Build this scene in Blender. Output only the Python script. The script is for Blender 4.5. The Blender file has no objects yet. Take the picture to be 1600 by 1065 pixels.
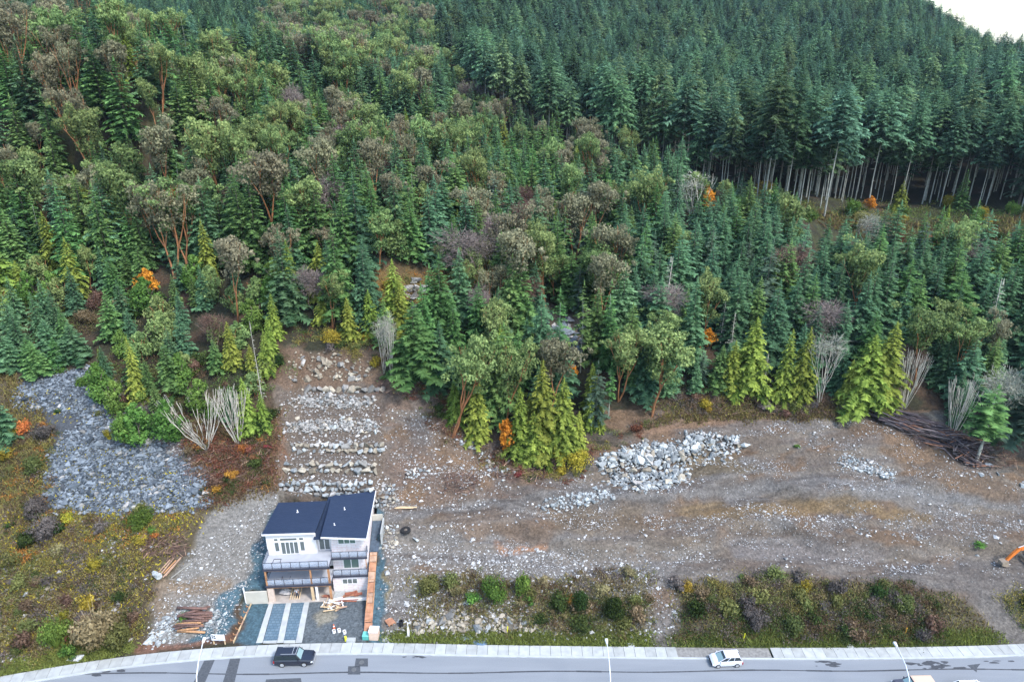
import bpy, math, random
import numpy as np
from mathutils import Vector, Matrix, Euler
R = math.radians
SC = bpy.context.scene
# ------------------------------------------------------------------ camera, sky, sun, exposure
CAM_H, PITCH, FPX = 72.0, R(22.5), 1067.0
cam_d = bpy.data.cameras.new('camera'); cam = bpy.data.objects.new('camera', cam_d)
SC.collection.objects.link(cam); SC.camera = cam
cam.location = (0, 0, CAM_H); cam.rotation_euler = (R(90) - PITCH, 0, 0)
cam_d.sensor_width = 36; cam_d.lens = 36 * FPX / 1600; cam_d.clip_start = 0.5; cam_d.clip_end = 9000
SUN_EL, SUN_ROT = R(52), R(130)
w = bpy.data.worlds.new('World'); SC.world = w; w.use_nodes = True
nt = w.node_tree; bg = nt.nodes['Background']
sky = nt.nodes.new('ShaderNodeTexSky'); sky.sky_type = 'NISHITA'; sky.sun_disc = False
sky.sun_elevation = SUN_EL; sky.sun_rotation = SUN_ROT; sky.air_density = 1.3; sky.dust_density = 1.6; sky.ozone_density = 1.5
nt.links.new(sky.outputs[0], bg.inputs[0]); bg.inputs[1].default_value = 0.15
sd = bpy.data.lights.new('sun', 'SUN'); sd.energy = 1.5; sd.angle = R(10); sd.color = (1.0, .96, .9)
so = bpy.data.objects.new('sun', sd); SC.collection.objects.link(so)
sdir = Vector((math.sin(SUN_ROT) * math.cos(SUN_EL), math.cos(SUN_ROT) * math.cos(SUN_EL), math.sin(SUN_EL)))
so.rotation_euler = sdir.to_track_quat('Z', 'Y').to_euler()
so.location = (0, 0, 200)
vs = SC.view_settings; vs.view_transform = 'Standard'; vs.look = 'None'; vs.gamma = 1; vs.use_curve_mapping = False
vs.exposure = 1.55
SC.cycles.max_bounces = 5; SC.cycles.diffuse_bounces = 3; SC.cycles.glossy_bounces = 2
SC.cycles.transmission_bounces = 3; SC.cycles.transparent_max_bounces = 6; SC.cycles.volume_bounces = 0
SC.cycles.use_denoising = True

# ------------------------------------------------------------------ measuring helpers
CSP, SNP = math.cos(PITCH), math.sin(PITCH)
def T(v):                       # drop per metre ahead along the sight line through picture row v
    return math.tan(PITCH + math.atan((v - 532) / FPX))
def ray(u, v, z):               # world point at height z on the sight line through (u, v)
    Y = (CAM_H - z) / T(v); Z = Y * CSP + (CAM_H - z) * SNP
    return ((u - 800) / FPX * Z, Y, z)
def rayY(u, v, Y):
    z = CAM_H - Y * T(v); Z = Y * CSP + (CAM_H - z) * SNP
    return ((u - 800) / FPX * Z, Y, z)
def proj(X, Y, z):
    d = CAM_H - z; Z = Y * CSP + d * SNP
    return 800 + FPX * X / Z, 532 + FPX * (d * CSP - Y * SNP) / Z

# ------------------------------------------------------------------ numpy noise
def _hash(ix, iy, s):
    n = (ix * 374761393 + iy * 668265263 + s * 982451653) & 0x7fffffff
    n = ((n ^ (n >> 13)) * 1274126177) & 0x7fffffff
    return ((n ^ (n >> 16)) & 0xffff) / 65535.0
def vnoise(x, y, s=0):
    x = np.asarray(x, float); y = np.asarray(y, float)
    ix = np.floor(x).astype(np.int64); iy = np.floor(y).astype(np.int64)
    fx = x - ix; fy = y - iy; fx = fx * fx * (3 - 2 * fx); fy = fy * fy * (3 - 2 * fy)
    a = _hash(ix, iy, s); b = _hash(ix + 1, iy, s); c = _hash(ix, iy + 1, s); d = _hash(ix + 1, iy + 1, s)
    return (a * (1 - fx) + b * fx) * (1 - fy) + (c * (1 - fx) + d * fx) * fy
def fbm(x, y, s=0, o=4):
    t = 0; a = .5; n = 0
    for k in range(o):
        t = t + a * vnoise(np.asarray(x) * 2 ** k, np.asarray(y) * 2 ** k, s + k); n += a; a *= .5
    return t / n
def sstep(a, b, x):
    t = np.clip((np.asarray(x, float) - a) / (b - a), 0, 1); return t * t * (3 - 2 * t)

# ------------------------------------------------------------------ kerb line (road side of the pavement), z = 0
_k = [ray(u, v, 0) for u, v in ((57, 1063), (169, 1043.5), (338, 1026.5), (537, 1019.5), (800, 1025), (1070, 1028), (1263, 1029), (1465, 1027.6), (1600, 1023.6))]
KX = np.array([-300., -120.] + [p[0] for p in _k] + [110., 300.])
KY = np.array([8., 48.] + [p[1] for p in _k] + [70., 92.])
_kc = np.polyfit
def kerb(x):
    x = np.asarray(x, float)
    # smooth the broken line by averaging over a window
    return sum(np.interp(x + d, KX, KY) for d in (-7, -4.5, -2, 0, 2, 4.5, 7)) / 7
WALK = 1.75                     # width of the pavement behind the kerb

# ------------------------------------------------------------------ terrain: thin plate spline through measured points
CT = []
def col(u, rows):
    for r in rows:
        v, z = r
        p = ray(u, v, z); CT.append(p)
def colY(u, rows):
    for v, Y in rows: CT.append(rayY(u, v, Y))
L = [(1000, .5), (950, 2.2), (900, 5), (850, 7.5), (800, 10), (750, 12.7), (700, 15.8), (650, 19), (600, 22.3), (570, 24), (500, 28), (400, 36), (300, 45), (200, 56), (120, 68)]
col(-250, [(1040, -.3)] + L[1:]); col(0, [(1040, .1), (1000, 1.5)] + L[1:]); col(200, L)
colY(-250, [(88, 215)]); colY(0, [(88, 212)]); colY(200, [(90, 215)])
for u in (-250, 0, 200): colY(u, [(122, 252), (112, 320), (55, 440), (0, 620)])
col(400, [(1000, .2), (950, 1.5), (900, 3.6), (850, 6.3), (800, 9), (750, 12), (700, 15), (650, 18.5), (600, 22), (550, 26), (500, 29.5), (400, 37), (300, 44)])
colY(400, [(200, 190), (130, 232), (135, 262), (115, 330), (50, 440), (5, 600)])
col(620, [(1000, .2), (950, 1.5), (900, 4), (850, 6), (800, 8), (750, 10.3), (700, 13.5), (650, 17), (600, 21), (550, 25), (500, 28.5), (450, 32.5), (400, 37), (350, 40)])
colY(620, [(250, 205), (150, 300), (80, 420), (0, 600)])
col(800, [(1000, .1), (960, 1.3), (920, 3.6), (885, 4.6), (850, 5.6), (780, 8.7), (755, 9.3), (720, 10.6), (650, 15), (550, 22), (450, 29), (350, 35)])
colY(800, [(250, 222), (150, 367), (50, 506), (0, 614)])
col(1000, [(1003, .1), (960, 1.6), (915, 4), (880, 4.8), (850, 5.8), (785, 9), (755, 9.6), (715, 11.3), (665, 14), (600, 18.5), (500, 25), (400, 30)])
colY(1000, [(300, 195), (200, 307), (120, 440), (50, 570), (0, 686)])
col(1200, [(1007, .1), (960, 1.8), (915, 4.3), (880, 4.9), (850, 6), (785, 9), (760, 9.8), (700, 13), (645, 16), (600, 18.8), (500, 25.5), (400, 30.5)])
colY(1200, [(340, 165), (250, 255), (150, 385), (80, 500), (30, 620), (0, 720)])
col(1400, [(1007, .1), (960, 1.8), (920, 4), (880, 4.7), (850, 6), (790, 9), (765, 10), (710, 13.5), (665, 16.5), (640, 17), (600, 20), (500, 26), (400, 30.6)])
colY(1400, [(370, 165), (300, 205), (200, 300), (120, 420), (60, 560)])
col(1600, [(1000, .1), (960, 1.5), (900, 4), (860, 5.4), (800, 8), (745, 11), (700, 14), (650, 17), (600, 20), (500, 26), (420, 30)])
colY(1600, [(370, 158), (300, 195), (200, 285), (155, 400), (150, 480)])
col(1850, [(1000, .1), (900, 4), (800, 8), (745, 11), (650, 17), (500, 26)])
colY(1850, [(370, 158), (250, 225), (180, 300), (150, 400)])
# far crest and the bluer ridge behind it
for u, v, Y in ((1340, 30, 640), (1440, 60, 600), (1440, 90, 760), (1600, 175, 560), (1440, 30, 1000), (1520, 95, 1000), (1600, 175, 1000), (1340, 0, 1010), (1200, -30, 1000),
                (1850, 240, 1000), (1850, 190, 560), (800, -40, 1000), (400, -40, 1000), (0, -20, 1000), (-250, 10, 1000), (1340, 10, 1300), (1440, 60, 1300), (1600, 215, 1300),
                (1850, 260, 1300), (400, -20, 1300), (800, -10, 1300), (-250, 40, 1300)):
    CT.append(rayY(u, v, Y))
# flat valley side
for a in (-1.2, -.8, -.4, 0, .4, .8, 1.2):
    CT.append((a * 62, 62., 0.)); CT.append((a * 52, 52., -.4))
CT = np.array(CT)
def warp(X, Y):
    X = np.asarray(X, float); Y = np.maximum(np.asarray(Y, float), 50.)
    return np.clip(X / Y, -1.5, 1.5), np.log(Y / 100.) * 1.15
def _solve():
    a, b = warp(CT[:, 0], CT[:, 1]); n = len(a)
    d2 = (a[:, None] - a) ** 2 + (b[:, None] - b) ** 2
    K = .5 * d2 * np.log(d2 + 1e-12) + np.eye(n) * 4e-5
    P = np.stack([np.ones(n), a, b], 1)
    A = np.zeros((n + 3, n + 3)); A[:n, :n] = K; A[:n, n:] = P; A[n:, :n] = P.T
    return a, b, np.linalg.solve(A, np.concatenate([CT[:, 2], np.zeros(3)]))
_A, _B, _W = _solve()
def tps(X, Y):
    a, b = warp(X, Y); sh = a.shape; a = a.ravel(); b = b.ravel(); out = np.empty(len(a))
    n = len(_A)
    for i in range(0, len(a), 20000):
        aa = a[i:i + 20000]; bb = b[i:i + 20000]
        d2 = (aa[:, None] - _A) ** 2 + (bb[:, None] - _B) ** 2
        out[i:i + 20000] = (.5 * d2 * np.log(d2 + 1e-12)) @ _W[:n] + _W[n] + _W[n + 1] * aa + _W[n + 2] * bb
    return out.reshape(sh)
# house frame
HO = Vector((-34.6, 78.0, 0)); HR = R(3.5)
def hl(x, y, z=0):              # house frame -> world
    return Vector((HO.x + x * math.cos(HR) - y * math.sin(HR), HO.y + x * math.sin(HR) + y * math.cos(HR), z))
def hinv(X, Y):
    dx = np.asarray(X, float) - HO.x; dy = np.asarray(Y, float) - HO.y
    return dx * math.cos(HR) + dy * math.sin(HR), -dx * math.sin(HR) + dy * math.cos(HR)
TERR_Y = [88.3, 88.6, 89.3, 91.3, 92.0, 94.2, 94.9, 97.0, 99.3, 100.8, 102.6, 104.0, 104.6, 105.4, 108.2]
TERR_Z = [9.3, 9.7, 11.3, 11.5, 13.3, 13.5, 14.9, 15.2, 17.4, 17.6, 19.5, 19.7, 20.7, 21.2, 26.9]
PAD = .95
def ground_z(X, Y, rough=True):
    X = np.asarray(X, float); Y = np.asarray(Y, float)
    z = tps(X, Y)
    kb = kerb(X) + WALK
    dist = Y - kb
    z = np.maximum(z, .1 + .02 * np.clip(dist, 0, 50))
    # stepped terraces behind the house
    tw = sstep(-36.6, -35.4, X) * (1 - sstep(-22.0, -20.6, X)) * sstep(87.8, 88.6, Y) * (1 - sstep(107, 109.5, Y))
    z = z * (1 - tw) + np.interp(Y, TERR_Y, TERR_Z) * tw
    if rough:
        site = (1 - sstep(108, 125, Y)) * sstep(1, 4, dist)
        bn = sstep(8, 12, dist) * (1 - sstep(30, 36, dist)) * sstep(-20, -14, X)
        dd = dist + (vnoise(X * .08, X * 0, 21) - .5) * 7 + (vnoise(X * .3, X * 0, 22) - .5) * 1.4
        z = z + bn * 1.6 * (np.interp(dd, [7, 13, 14.4, 19.5, 21.5, 27, 29], [0, -.5, .55, -.5, .65, -.45, 0]))
        z = z + site * ((fbm(X * .35, Y * .5, 5, 4) - .5) * .9 + (vnoise(X * 1.6, Y * 1.6, 9) - .5) * .12) * (1 - tw * .75)
        z = z + sstep(110, 160, Y) * (fbm(X * .06, Y * .06, 15, 4) - .5) * 4.5
    # house pad and driveway apron
    lx, ly = hinv(X, Y)
    pm = sstep(-3.6, -3.0, lx) * (1 - sstep(14.0, 14.4, lx)) * (1 - sstep(-2.9, -2.6, ly))
    pm = np.maximum(pm, sstep(-.5, -.1, lx) * (1 - sstep(14.0, 14.4, lx)) * (1 - sstep(9.3, 9.9, ly)) * sstep(-4, -3, ly))
    padz = np.minimum(.10 + .132 * np.clip(dist, 0, 50), PAD - .03)
    z = z * (1 - pm) + padz * pm
    # ease down to the back of the pavement, then the level road bed
    s = sstep(0, 3.2, dist)
    z = z * s + (.10 + np.clip(dist, 0, 4) * .02) * (1 - s)
    s = sstep(-.25, -.02, dist)
    z = z * s + (-.12) * (1 - s)
    back = np.clip((kb - 13) - Y, 0, 4000)
    return z - np.minimum(back * .12, 60)
def gz(x, y):
    return float(ground_z(np.array([x]), np.array([y]))[0])
_G = {}
def hit(u, v):                  # ground point seen at (u, v)
    t = T(v)
    Ys = np.concatenate([np.arange(56, 130, .25), np.arange(130, 1200, 2.)])
    Z = Ys * CSP + Ys * t * SNP
    X = (u - 800) / FPX * Z
    zz = CAM_H - Ys * t
    g = ground_z(X, Ys)
    i = int(np.argmax(g >= zz))
    if not (g >= zz).any(): i = len(Ys) - 1
    if i > 0 and g[i] > zz[i]:
        a, b = g[i - 1] - zz[i - 1], g[i] - zz[i]; f = -a / (b - a + 1e-9)
        return (float(X[i - 1] + f * (X[i] - X[i - 1])), float(Ys[i - 1] + f * (Ys[i] - Ys[i - 1])), float(g[i - 1] + f * (g[i] - g[i - 1])))
    return float(X[i]), float(Ys[i]), float(g[i])
def pip(px, py, poly):
    px = np.asarray(px, float); py = np.asarray(py, float); c = np.zeros(px.shape, bool); n = len(poly)
    for i in range(n):
        x1, y1 = poly[i]; x2, y2 = poly[i - 1]
        if y1 == y2: continue
        c ^= ((y1 > py) != (y2 > py)) & (px < (x2 - x1) * (py - y1) / (y2 - y1) + x1)
    return c
def sdist(px, py, poly):        # signed distance in picture pixels, positive inside
    px = np.asarray(px, float); py = np.asarray(py, float); d = np.full(px.shape, 1e9); n = len(poly)
    for i in range(n):
        x1, y1 = poly[i]; x2, y2 = poly[i - 1]; dx, dy = x2 - x1, y2 - y1
        t = np.clip(((px - x1) * dx + (py - y1) * dy) / (dx * dx + dy * dy + 1e-9), 0, 1)
        d = np.minimum(d, np.hypot(px - x1 - t * dx, py - y1 - t * dy))
    return np.where(pip(px, py, poly), d, -d)

# ------------------------------------------------------------------ objects
def tag(o, label=None, cat=None, group=None, kind=None):
    if label: o['label'] = label
    if cat: o['category'] = cat
    if group: o['group'] = group
    if kind: o['kind'] = kind
    return o
def link(o, parent=None):
    SC.collection.objects.link(o)
    if parent is not None: o.parent = parent
    return o
def empty(name, loc=(0, 0, 0), rz=0, label=None, cat=None, group=None, kind=None):
    o = bpy.data.objects.new(name, None); o.empty_display_size = .3
    o.location = loc; o.rotation_euler = (0, 0, rz); link(o)
    return tag(o, label, cat, group, kind)
def np_mesh(name, V, F, mat=None, tone=None, colr=None, smooth=False):
    V = np.asarray(V, np.float32); F = np.asarray(F, np.int32); k = F.shape[1]
    me = bpy.data.meshes.new(name)
    me.vertices.add(len(V)); me.vertices.foreach_set('co', V.ravel())
    me.loops.add(F.size); me.loops.foreach_set('vertex_index', F.ravel())
    me.polygons.add(len(F)); me.polygons.foreach_set('loop_start', np.arange(0, F.size, k, dtype=np.int32))
    try: me.polygons.foreach_set('loop_total', np.full(len(F), k, np.int32))
    except Exception: pass
    me.polygons.foreach_set('use_smooth', np.full(len(F), smooth))
    me.update(calc_edges=True); me.validate()
    if tone is not None:
        at = me.attributes.new('tone', 'FLOAT', 'FACE' if len(tone) == len(F) else 'POINT'); at.data.foreach_set('value', np.asarray(tone, np.float32))
    if colr is not None:
        dom = 'FACE' if len(colr) == len(F) else 'POINT'
        at = me.attributes.new('soil', 'FLOAT_VECTOR', dom); at.data.foreach_set('vector', np.asarray(colr, np.float32).ravel())
    if mat: me.materials.append(mat)
    return me
def obj(name, me, parent=None, loc=None, label=None, cat=None, group=None, kind=None):
    o = bpy.data.objects.new(name, me); link(o, parent)
    if loc is not None: o.location = loc
    return tag(o, label, cat, group, kind)
class MB:
    def __init__(s): s.v = []; s.f = []; s.m = []; s.mi = 0
    def add(s, vs, fs):
        n = len(s.v); s.v += [tuple(p) for p in vs]; s.f += [tuple(i + n for i in f) for f in fs]; s.m += [s.mi] * len(fs)
        return s
    def box(s, a, b, M=None):
        x0, y0, z0 = a; x1, y1, z1 = b
        vs = [(x0, y0, z0), (x1, y0, z0), (x1, y1, z0), (x0, y1, z0), (x0, y0, z1), (x1, y0, z1), (x1, y1, z1), (x0, y1, z1)]
        if M is not None: vs = [M @ Vector(p) for p in vs]
        return s.add(vs, [(0, 3, 2, 1), (4, 5, 6, 7), (0, 1, 5, 4), (1, 2, 6, 5), (2, 3, 7, 6), (3, 0, 4, 7)])
    def hexa(s, P):             # eight corners: four below, four above, same order
        return s.add(P, [(0, 3, 2, 1), (4, 5, 6, 7), (0, 1, 5, 4), (1, 2, 6, 5), (2, 3, 7, 6), (3, 0, 4, 7)])
    def tube(s, pts, rad, n=6, caps=True):
        pts = [Vector(p) for p in pts]; rings = []
        if not hasattr(rad, '__len__'): rad = [rad] * len(pts)
        for i, p in enumerate(pts):
            d = (pts[min(i + 1, len(pts) - 1)] - pts[max(i - 1, 0)]).normalized()
            x = d.cross(Vector((0, 0, 1)))
            if x.length < .01: x = Vector((1, 0, 0))
            x.normalize(); y = d.cross(x)
            rings.append([p + (x * math.cos(2 * math.pi * k / n) + y * math.sin(2 * math.pi * k / n)) * rad[i] for k in range(n)])
        vs = [q for r in rings for q in r]; fs = []
        for i in range(len(rings) - 1):
            for k in range(n): a = i * n + k; b = i * n + (k + 1) % n; fs.append((a, b, b + n, a + n))
        if caps:
            fs.append(tuple(range(n))[::-1]); fs.append(tuple((len(rings) - 1) * n + k for k in range(n)))
        return s.add(vs, fs)
    def prism(s, poly, z0, z1, M=None):
        n = len(poly); vs = [(x, y, z0) for x, y in poly] + [(x, y, z1) for x, y in poly]
        if M is not None: vs = [M @ Vector(p) for p in vs]
        return s.add(vs, [tuple(range(n))[::-1], tuple(range(n, 2 * n))] + [(i, (i + 1) % n, n + (i + 1) % n, n + i) for i in range(n)])
    def build(s, name, mat, parent=None, smooth=False, **kw):
        me = bpy.data.meshes.new(name); me.from_pydata(s.v, [], s.f)
        for m in (mat if isinstance(mat, (list, tuple)) else [mat]): me.materials.append(m)
        if s.mi: me.polygons.foreach_set('material_index', s.m)
        if smooth: me.polygons.foreach_set('use_smooth', [True] * len(s.f))
        me.update()
        return obj(name, me, parent, **kw)

# ------------------------------------------------------------------ materials
def newmat(name):
    m = bpy.data.materials.new(name); m.use_nodes = True; t = m.node_tree
    return m, t, t.nodes['Principled BSDF']
def simple(name, colr, rough=.7, metal=0, noise=.12, scale=3., bump=0):
    m, t, p = newmat(name); p.inputs['Roughness'].default_value = rough; p.inputs['Metallic'].default_value = metal
    p.inputs['Specular IOR Level'].default_value = .3
    tc = t.nodes.new('ShaderNodeTexCoord'); n = t.nodes.new('ShaderNodeTexNoise'); n.inputs['Scale'].default_value = scale; n.inputs['Detail'].default_value = 6
    t.links.new(tc.outputs['Object'], n.inputs['Vector'])
    mx = t.nodes.new('ShaderNodeMix'); mx.data_type = 'RGBA'
    c = np.array(colr) * .85; mx.inputs[6].default_value = (*(c * (1 - noise)), 1); mx.inputs[7].default_value = (*np.minimum(c * (1 + noise), .95), 1)
    mr = t.nodes.new('ShaderNodeMapRange'); mr.inputs[1].default_value = .3; mr.inputs[2].default_value = .7
    t.links.new(n.outputs[0], mr.inputs[0]); t.links.new(mr.outputs[0], mx.inputs[0]); t.links.new(mx.outputs[2], p.inputs['Base Color'])
    if bump:
        b = t.nodes.new('ShaderNodeBump'); b.inputs['Strength'].default_value = bump; b.inputs['Distance'].default_value = .05
        t.links.new(n.outputs[0], b.inputs['Height']); t.links.new(b.outputs[0], p.inputs['Normal'])
    return m
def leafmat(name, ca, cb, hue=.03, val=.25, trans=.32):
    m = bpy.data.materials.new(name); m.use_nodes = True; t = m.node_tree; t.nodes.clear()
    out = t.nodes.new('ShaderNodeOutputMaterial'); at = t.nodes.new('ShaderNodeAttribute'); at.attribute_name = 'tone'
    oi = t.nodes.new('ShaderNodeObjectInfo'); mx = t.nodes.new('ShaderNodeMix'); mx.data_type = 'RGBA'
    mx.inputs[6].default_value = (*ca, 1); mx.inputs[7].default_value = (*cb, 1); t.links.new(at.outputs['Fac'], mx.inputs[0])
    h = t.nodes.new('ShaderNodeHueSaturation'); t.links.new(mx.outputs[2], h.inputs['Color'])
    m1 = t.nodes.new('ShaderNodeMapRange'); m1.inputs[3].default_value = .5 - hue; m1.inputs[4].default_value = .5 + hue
    t.links.new(oi.outputs['Random'], m1.inputs[0]); t.links.new(m1.outputs[0], h.inputs['Hue'])
    wn = t.nodes.new('ShaderNodeTexWhiteNoise'); wn.noise_dimensions = '1D'; t.links.new(oi.outputs['Random'], wn.inputs['W'])
    m2 = t.nodes.new('ShaderNodeMapRange'); m2.inputs[3].default_value = 1 - val; m2.inputs[4].default_value = 1 + val
    t.links.new(wn.outputs['Value'], m2.inputs[0]); t.links.new(m2.outputs[0], h.inputs['Value'])
    d = t.nodes.new('ShaderNodeBsdfDiffuse'); t.links.new(h.outputs[0], d.inputs[0])
    tr = t.nodes.new('ShaderNodeBsdfTranslucent'); t.links.new(h.outputs[0], tr.inputs[0])
    ms = t.nodes.new('ShaderNodeMixShader'); ms.inputs[0].default_value = trans
    t.links.new(d.outputs[0], ms.inputs[1]); t.links.new(tr.outputs[0], ms.inputs[2]); t.links.new(ms.outputs[0], out.inputs[0])
    return m
def soilmat(name, rough=.9, nscale=2.2, bump=.5, amt=.35, fine=14.):
    m, t, p = newmat(name); p.inputs['Roughness'].default_value = rough; p.inputs['Specular IOR Level'].default_value = .2
    at = t.nodes.new('ShaderNodeAttribute'); at.attribute_name = 'soil'
    g = t.nodes.new('ShaderNodeNewGeometry')
    n = t.nodes.new('ShaderNodeTexNoise'); n.inputs['Scale'].default_value = nscale; n.inputs['Detail'].default_value = 9; n.inputs['Roughness'].default_value = .7
    t.links.new(g.outputs['Position'], n.inputs['Vector'])
    v = t.nodes.new('ShaderNodeTexVoronoi'); v.inputs['Scale'].default_value = fine * .35; t.links.new(g.outputs['Position'], v.inputs['Vector'])
    mr = t.nodes.new('ShaderNodeMapRange'); mr.inputs[1].default_value = .3; mr.inputs[2].default_value = .7; mr.inputs[3].default_value = 1 - amt; mr.inputs[4].default_value = 1 + amt
    t.links.new(n.outputs[0], mr.inputs[0])
    sx = t.nodes.new('ShaderNodeSeparateColor'); t.links.new(v.outputs['Color'], sx.inputs[0])
    m3 = t.nodes.new('ShaderNodeMapRange'); m3.inputs[3].default_value = .75; m3.inputs[4].default_value = 1.3; t.links.new(sx.outputs[0], m3.inputs[0])
    mu = t.nodes.new('ShaderNodeMath'); mu.operation = 'MULTIPLY'; t.links.new(mr.outputs[0], mu.inputs[0]); t.links.new(m3.outputs[0], mu.inputs[1])
    vm = t.nodes.new('ShaderNodeVectorMath'); vm.operation = 'SCALE'; t.links.new(at.outputs['Vector'], vm.inputs[0]); t.links.new(mu.outputs[0], vm.inputs['Scale'])
    t.links.new(vm.outputs[0], p.inputs['Base Color'])
    b = t.nodes.new('ShaderNodeBump'); b.inputs['Strength'].default_value = bump; b.inputs['Distance'].default_value = .12
    t.links.new(mr.outputs[0], b.inputs['Height']); t.links.new(b.outputs[0], p.inputs['Normal'])
    return m
rng = np.random.default_rng(7); random.seed(7)
# ------------------------------------------------------------------ ground sheet
DIRT = [(425, 600), (470, 545), (580, 560), (600, 592), (640, 600), (680, 640), (720, 700), (800, 750), (900, 745), (930, 700), (1000, 680), (1100, 655), (1200, 640), (1290, 640), (1370, 650), (1480, 700), (1600, 760), (1950, 840), (1950, 1004), (600, 1000), (595, 790), (430, 780)]
def mixc(C, m, c): return C * (1 - m[:, None]) + np.array(c)[None] * m[:, None]
def soil_colour(X, Y, Z):
    u, v = proj(X, np.maximum(Y, 20), Z)
    n1 = fbm(X * .25, Y * .3, 31, 4); n2 = fbm(X * .9, Y * .9, 41, 3); n3 = fbm(X * .12, Y * .5, 51, 4)
    uw = u + (fbm(X * .35, Y * .35, 61, 3) - .5) * 46; vw = v + (fbm(X * .35, Y * .35, 71, 3) - .5) * 30
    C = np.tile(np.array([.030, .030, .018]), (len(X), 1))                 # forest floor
    C = mixc(C, sstep(.5, .7, n1), (.062, .042, .028))
    near = (Y < 140)
    def zone(poly, c, soft=14, amt=1., warp_=True):
        nonlocal C
        d = sdist(uw if warp_ else u, vw if warp_ else v, poly)
        m = sstep(-soft, soft, d) * amt * near
        C = mixc(C, m, c)
    zone([(1250, 330), (1700, 330), (1700, 440), (1480, 430), (1300, 360)], (.065, .06, .032), 12)
    C = mixc(C, ((Y > 140) & (Y < 190)) * sstep(.45, .6, n2) * .7, (.05, .06, .022))
    zone([(580, 420), (720, 430), (720, 520), (600, 510)], (.15, .10, .035), 20)
    zone([(840, 470), (930, 480), (930, 570), (850, 560)], (.12, .10, .075), 16)
    zone([(450, 545), (590, 540), (610, 600), (430, 605)], (.13, .10, .075), 6)
    zone(DIRT, (.138, .112, .092), 8)
    zone([(600, 590), (700, 650), (860, 770), (760, 800), (610, 790)], (.125, .088, .068), 14, .8)      # browner soil
    zone([(640, 590), (690, 590), (900, 740), (880, 775), (800, 765), (700, 700)], (.085, .058, .047), 8, .8)
    zone([(990, 650), (1130, 640), (1260, 640), (1260, 655), (1100, 668), (1000, 690)], (.19, .12, .08), 6, .8)
    zone([(1100, 595), (1370, 620), (1360, 655), (1100, 650)], (.13, .09, .05), 10, .6)
    zone([(600, 830), (1000, 850), (1060, 920), (1080, 1000), (610, 1000)], (.185, .18, .175), 18, .65)  # grey gravel
    zone([(1080, 690), (1600, 760), (1600, 880), (1250, 840), (1080, 790)], (.140, .126, .114), 16, .55)
    m = sstep(.47, .60, n3) * (v > 640) * (u > 600) * sstep(4, 8, Y - kerb(X)) * near
    C = mixc(C, m * .42, (.195, .19, .185))
    st = fbm(X * .07, Y * .75, 87, 4); on = (v > 640) * (u > 600) * sstep(4, 8, Y - kerb(X)) * near
    C = mixc(C, sstep(.56, .66, st) * on * .6, (.085, .066, .055)); C = mixc(C, sstep(.44, .36, st) * on * .35, (.20, .165, .125))  # dark and pale streaks painted in place of shading on the ledges
    m = sstep(.55, .68, fbm(X * .16, Y * .45, 83, 4)) * (v > 640) * (u > 560) * sstep(4, 8, Y - kerb(X)) * near
    C = mixc(C, m * .8, (.140, .092, .058))
    zone([(600, 798), (780, 778), (900, 765), (1080, 765), (1180, 752), (1290, 745), (1290, 758), (1180, 772), (1080, 782), (900, 786), (760, 800), (600, 812)], (.165, .157, .152), 5, .9)   # track
    zone([(1290, 745), (1600, 775), (1700, 800), (1700, 812), (1600, 800), (1290, 762)], (.18, .178, .18), 5, .8)
    zone([(1130, 842), (1280, 838), (1400, 862), (1360, 880), (1150, 872)], (.165, .148, .14), 6, .9, False)
    zone([(1380, 880), (1560, 880), (1720, 900), (1720, 1000), (1560, 1000), (1530, 930), (1400, 905)], (.118, .108, .102), 9, .85)
    zone([(1510, 930), (1600, 930), (1640, 1006), (1560, 1008)], (.15, .138, .125), 6, .8)
    zone([(765, 852), (860, 848), (860, 860), (770, 864)], (.27, .14, .075), 5, .8)
    zone([(690, 800), (870, 800), (860, 850), (700, 830)], (.17, .12, .085), 9, .7)
    for path in ([(605, 805), (760, 792), (900, 778), (1080, 775), (1180, 764), (1290, 750), (1450, 775), (1640, 800)], [(600, 812), (700, 806), (860, 800), (960, 830), (1100, 858), (1300, 850), (1480, 885), (1640, 910)],
                 [(1030, 990), (1045, 930), (1075, 880), (1160, 858), (1290, 862), (1420, 892), (1560, 905)], [(655, 615), (700, 690), (760, 760), (840, 790)], [(400, 780), (375, 850), (350, 910), (300, 990)]):
        W_ = np.array([hit(*q)[:2] for q in path]); d = np.full(len(X), 1e9)
        for a, b in zip(W_[:-1], W_[1:]):
            ab = b - a; t = np.clip(((X - a[0]) * ab[0] + (Y - a[1]) * ab[1]) / (ab @ ab), 0, 1); d = np.minimum(d, np.hypot(X - a[0] - t * ab[0], Y - a[1] - t * ab[1]))
        wob = (fbm(X * .5, Y * .5, 17, 2) - .5) * .6; brk = sstep(.35, .55, fbm(X * .15, Y * .3, 19, 2))
        C = mixc(C, np.exp(-((d - .95 + wob) / .28) ** 2) * brk * .6 * near, (.085, .075, .068)); C = mixc(C, np.exp(-((d - 1.6 + wob) / .35) ** 2) * brk * .4 * near, (.21, .195, .18))
    zone([(1050, 792), (1180, 784), (1300, 772), (1460, 800), (1450, 812), (1300, 800), (1100, 812)], (.150, .105, .055), 5, .75)
    zone([(1230, 822), (1330, 838), (1400, 860), (1330, 850), (1230, 832)], (.07, .055, .045), 4, .8)
    zone([(850, 800), (1000, 795), (1010, 830), (870, 830)], (.15, .115, .08), 8, .7)
    zone([(1020, 700), (1150, 712), (1180, 740), (1080, 745)], (.145, .11, .06), 6, .6)
    zone([(1420, 690), (1560, 745), (1600, 790), (1500, 770), (1400, 720)], (.125, .085, .055), 8, .7)
    zone([(660, 640), (700, 640), (790, 745), (760, 765), (690, 720)], (.16, .105, .065), 6, .6)
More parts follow.
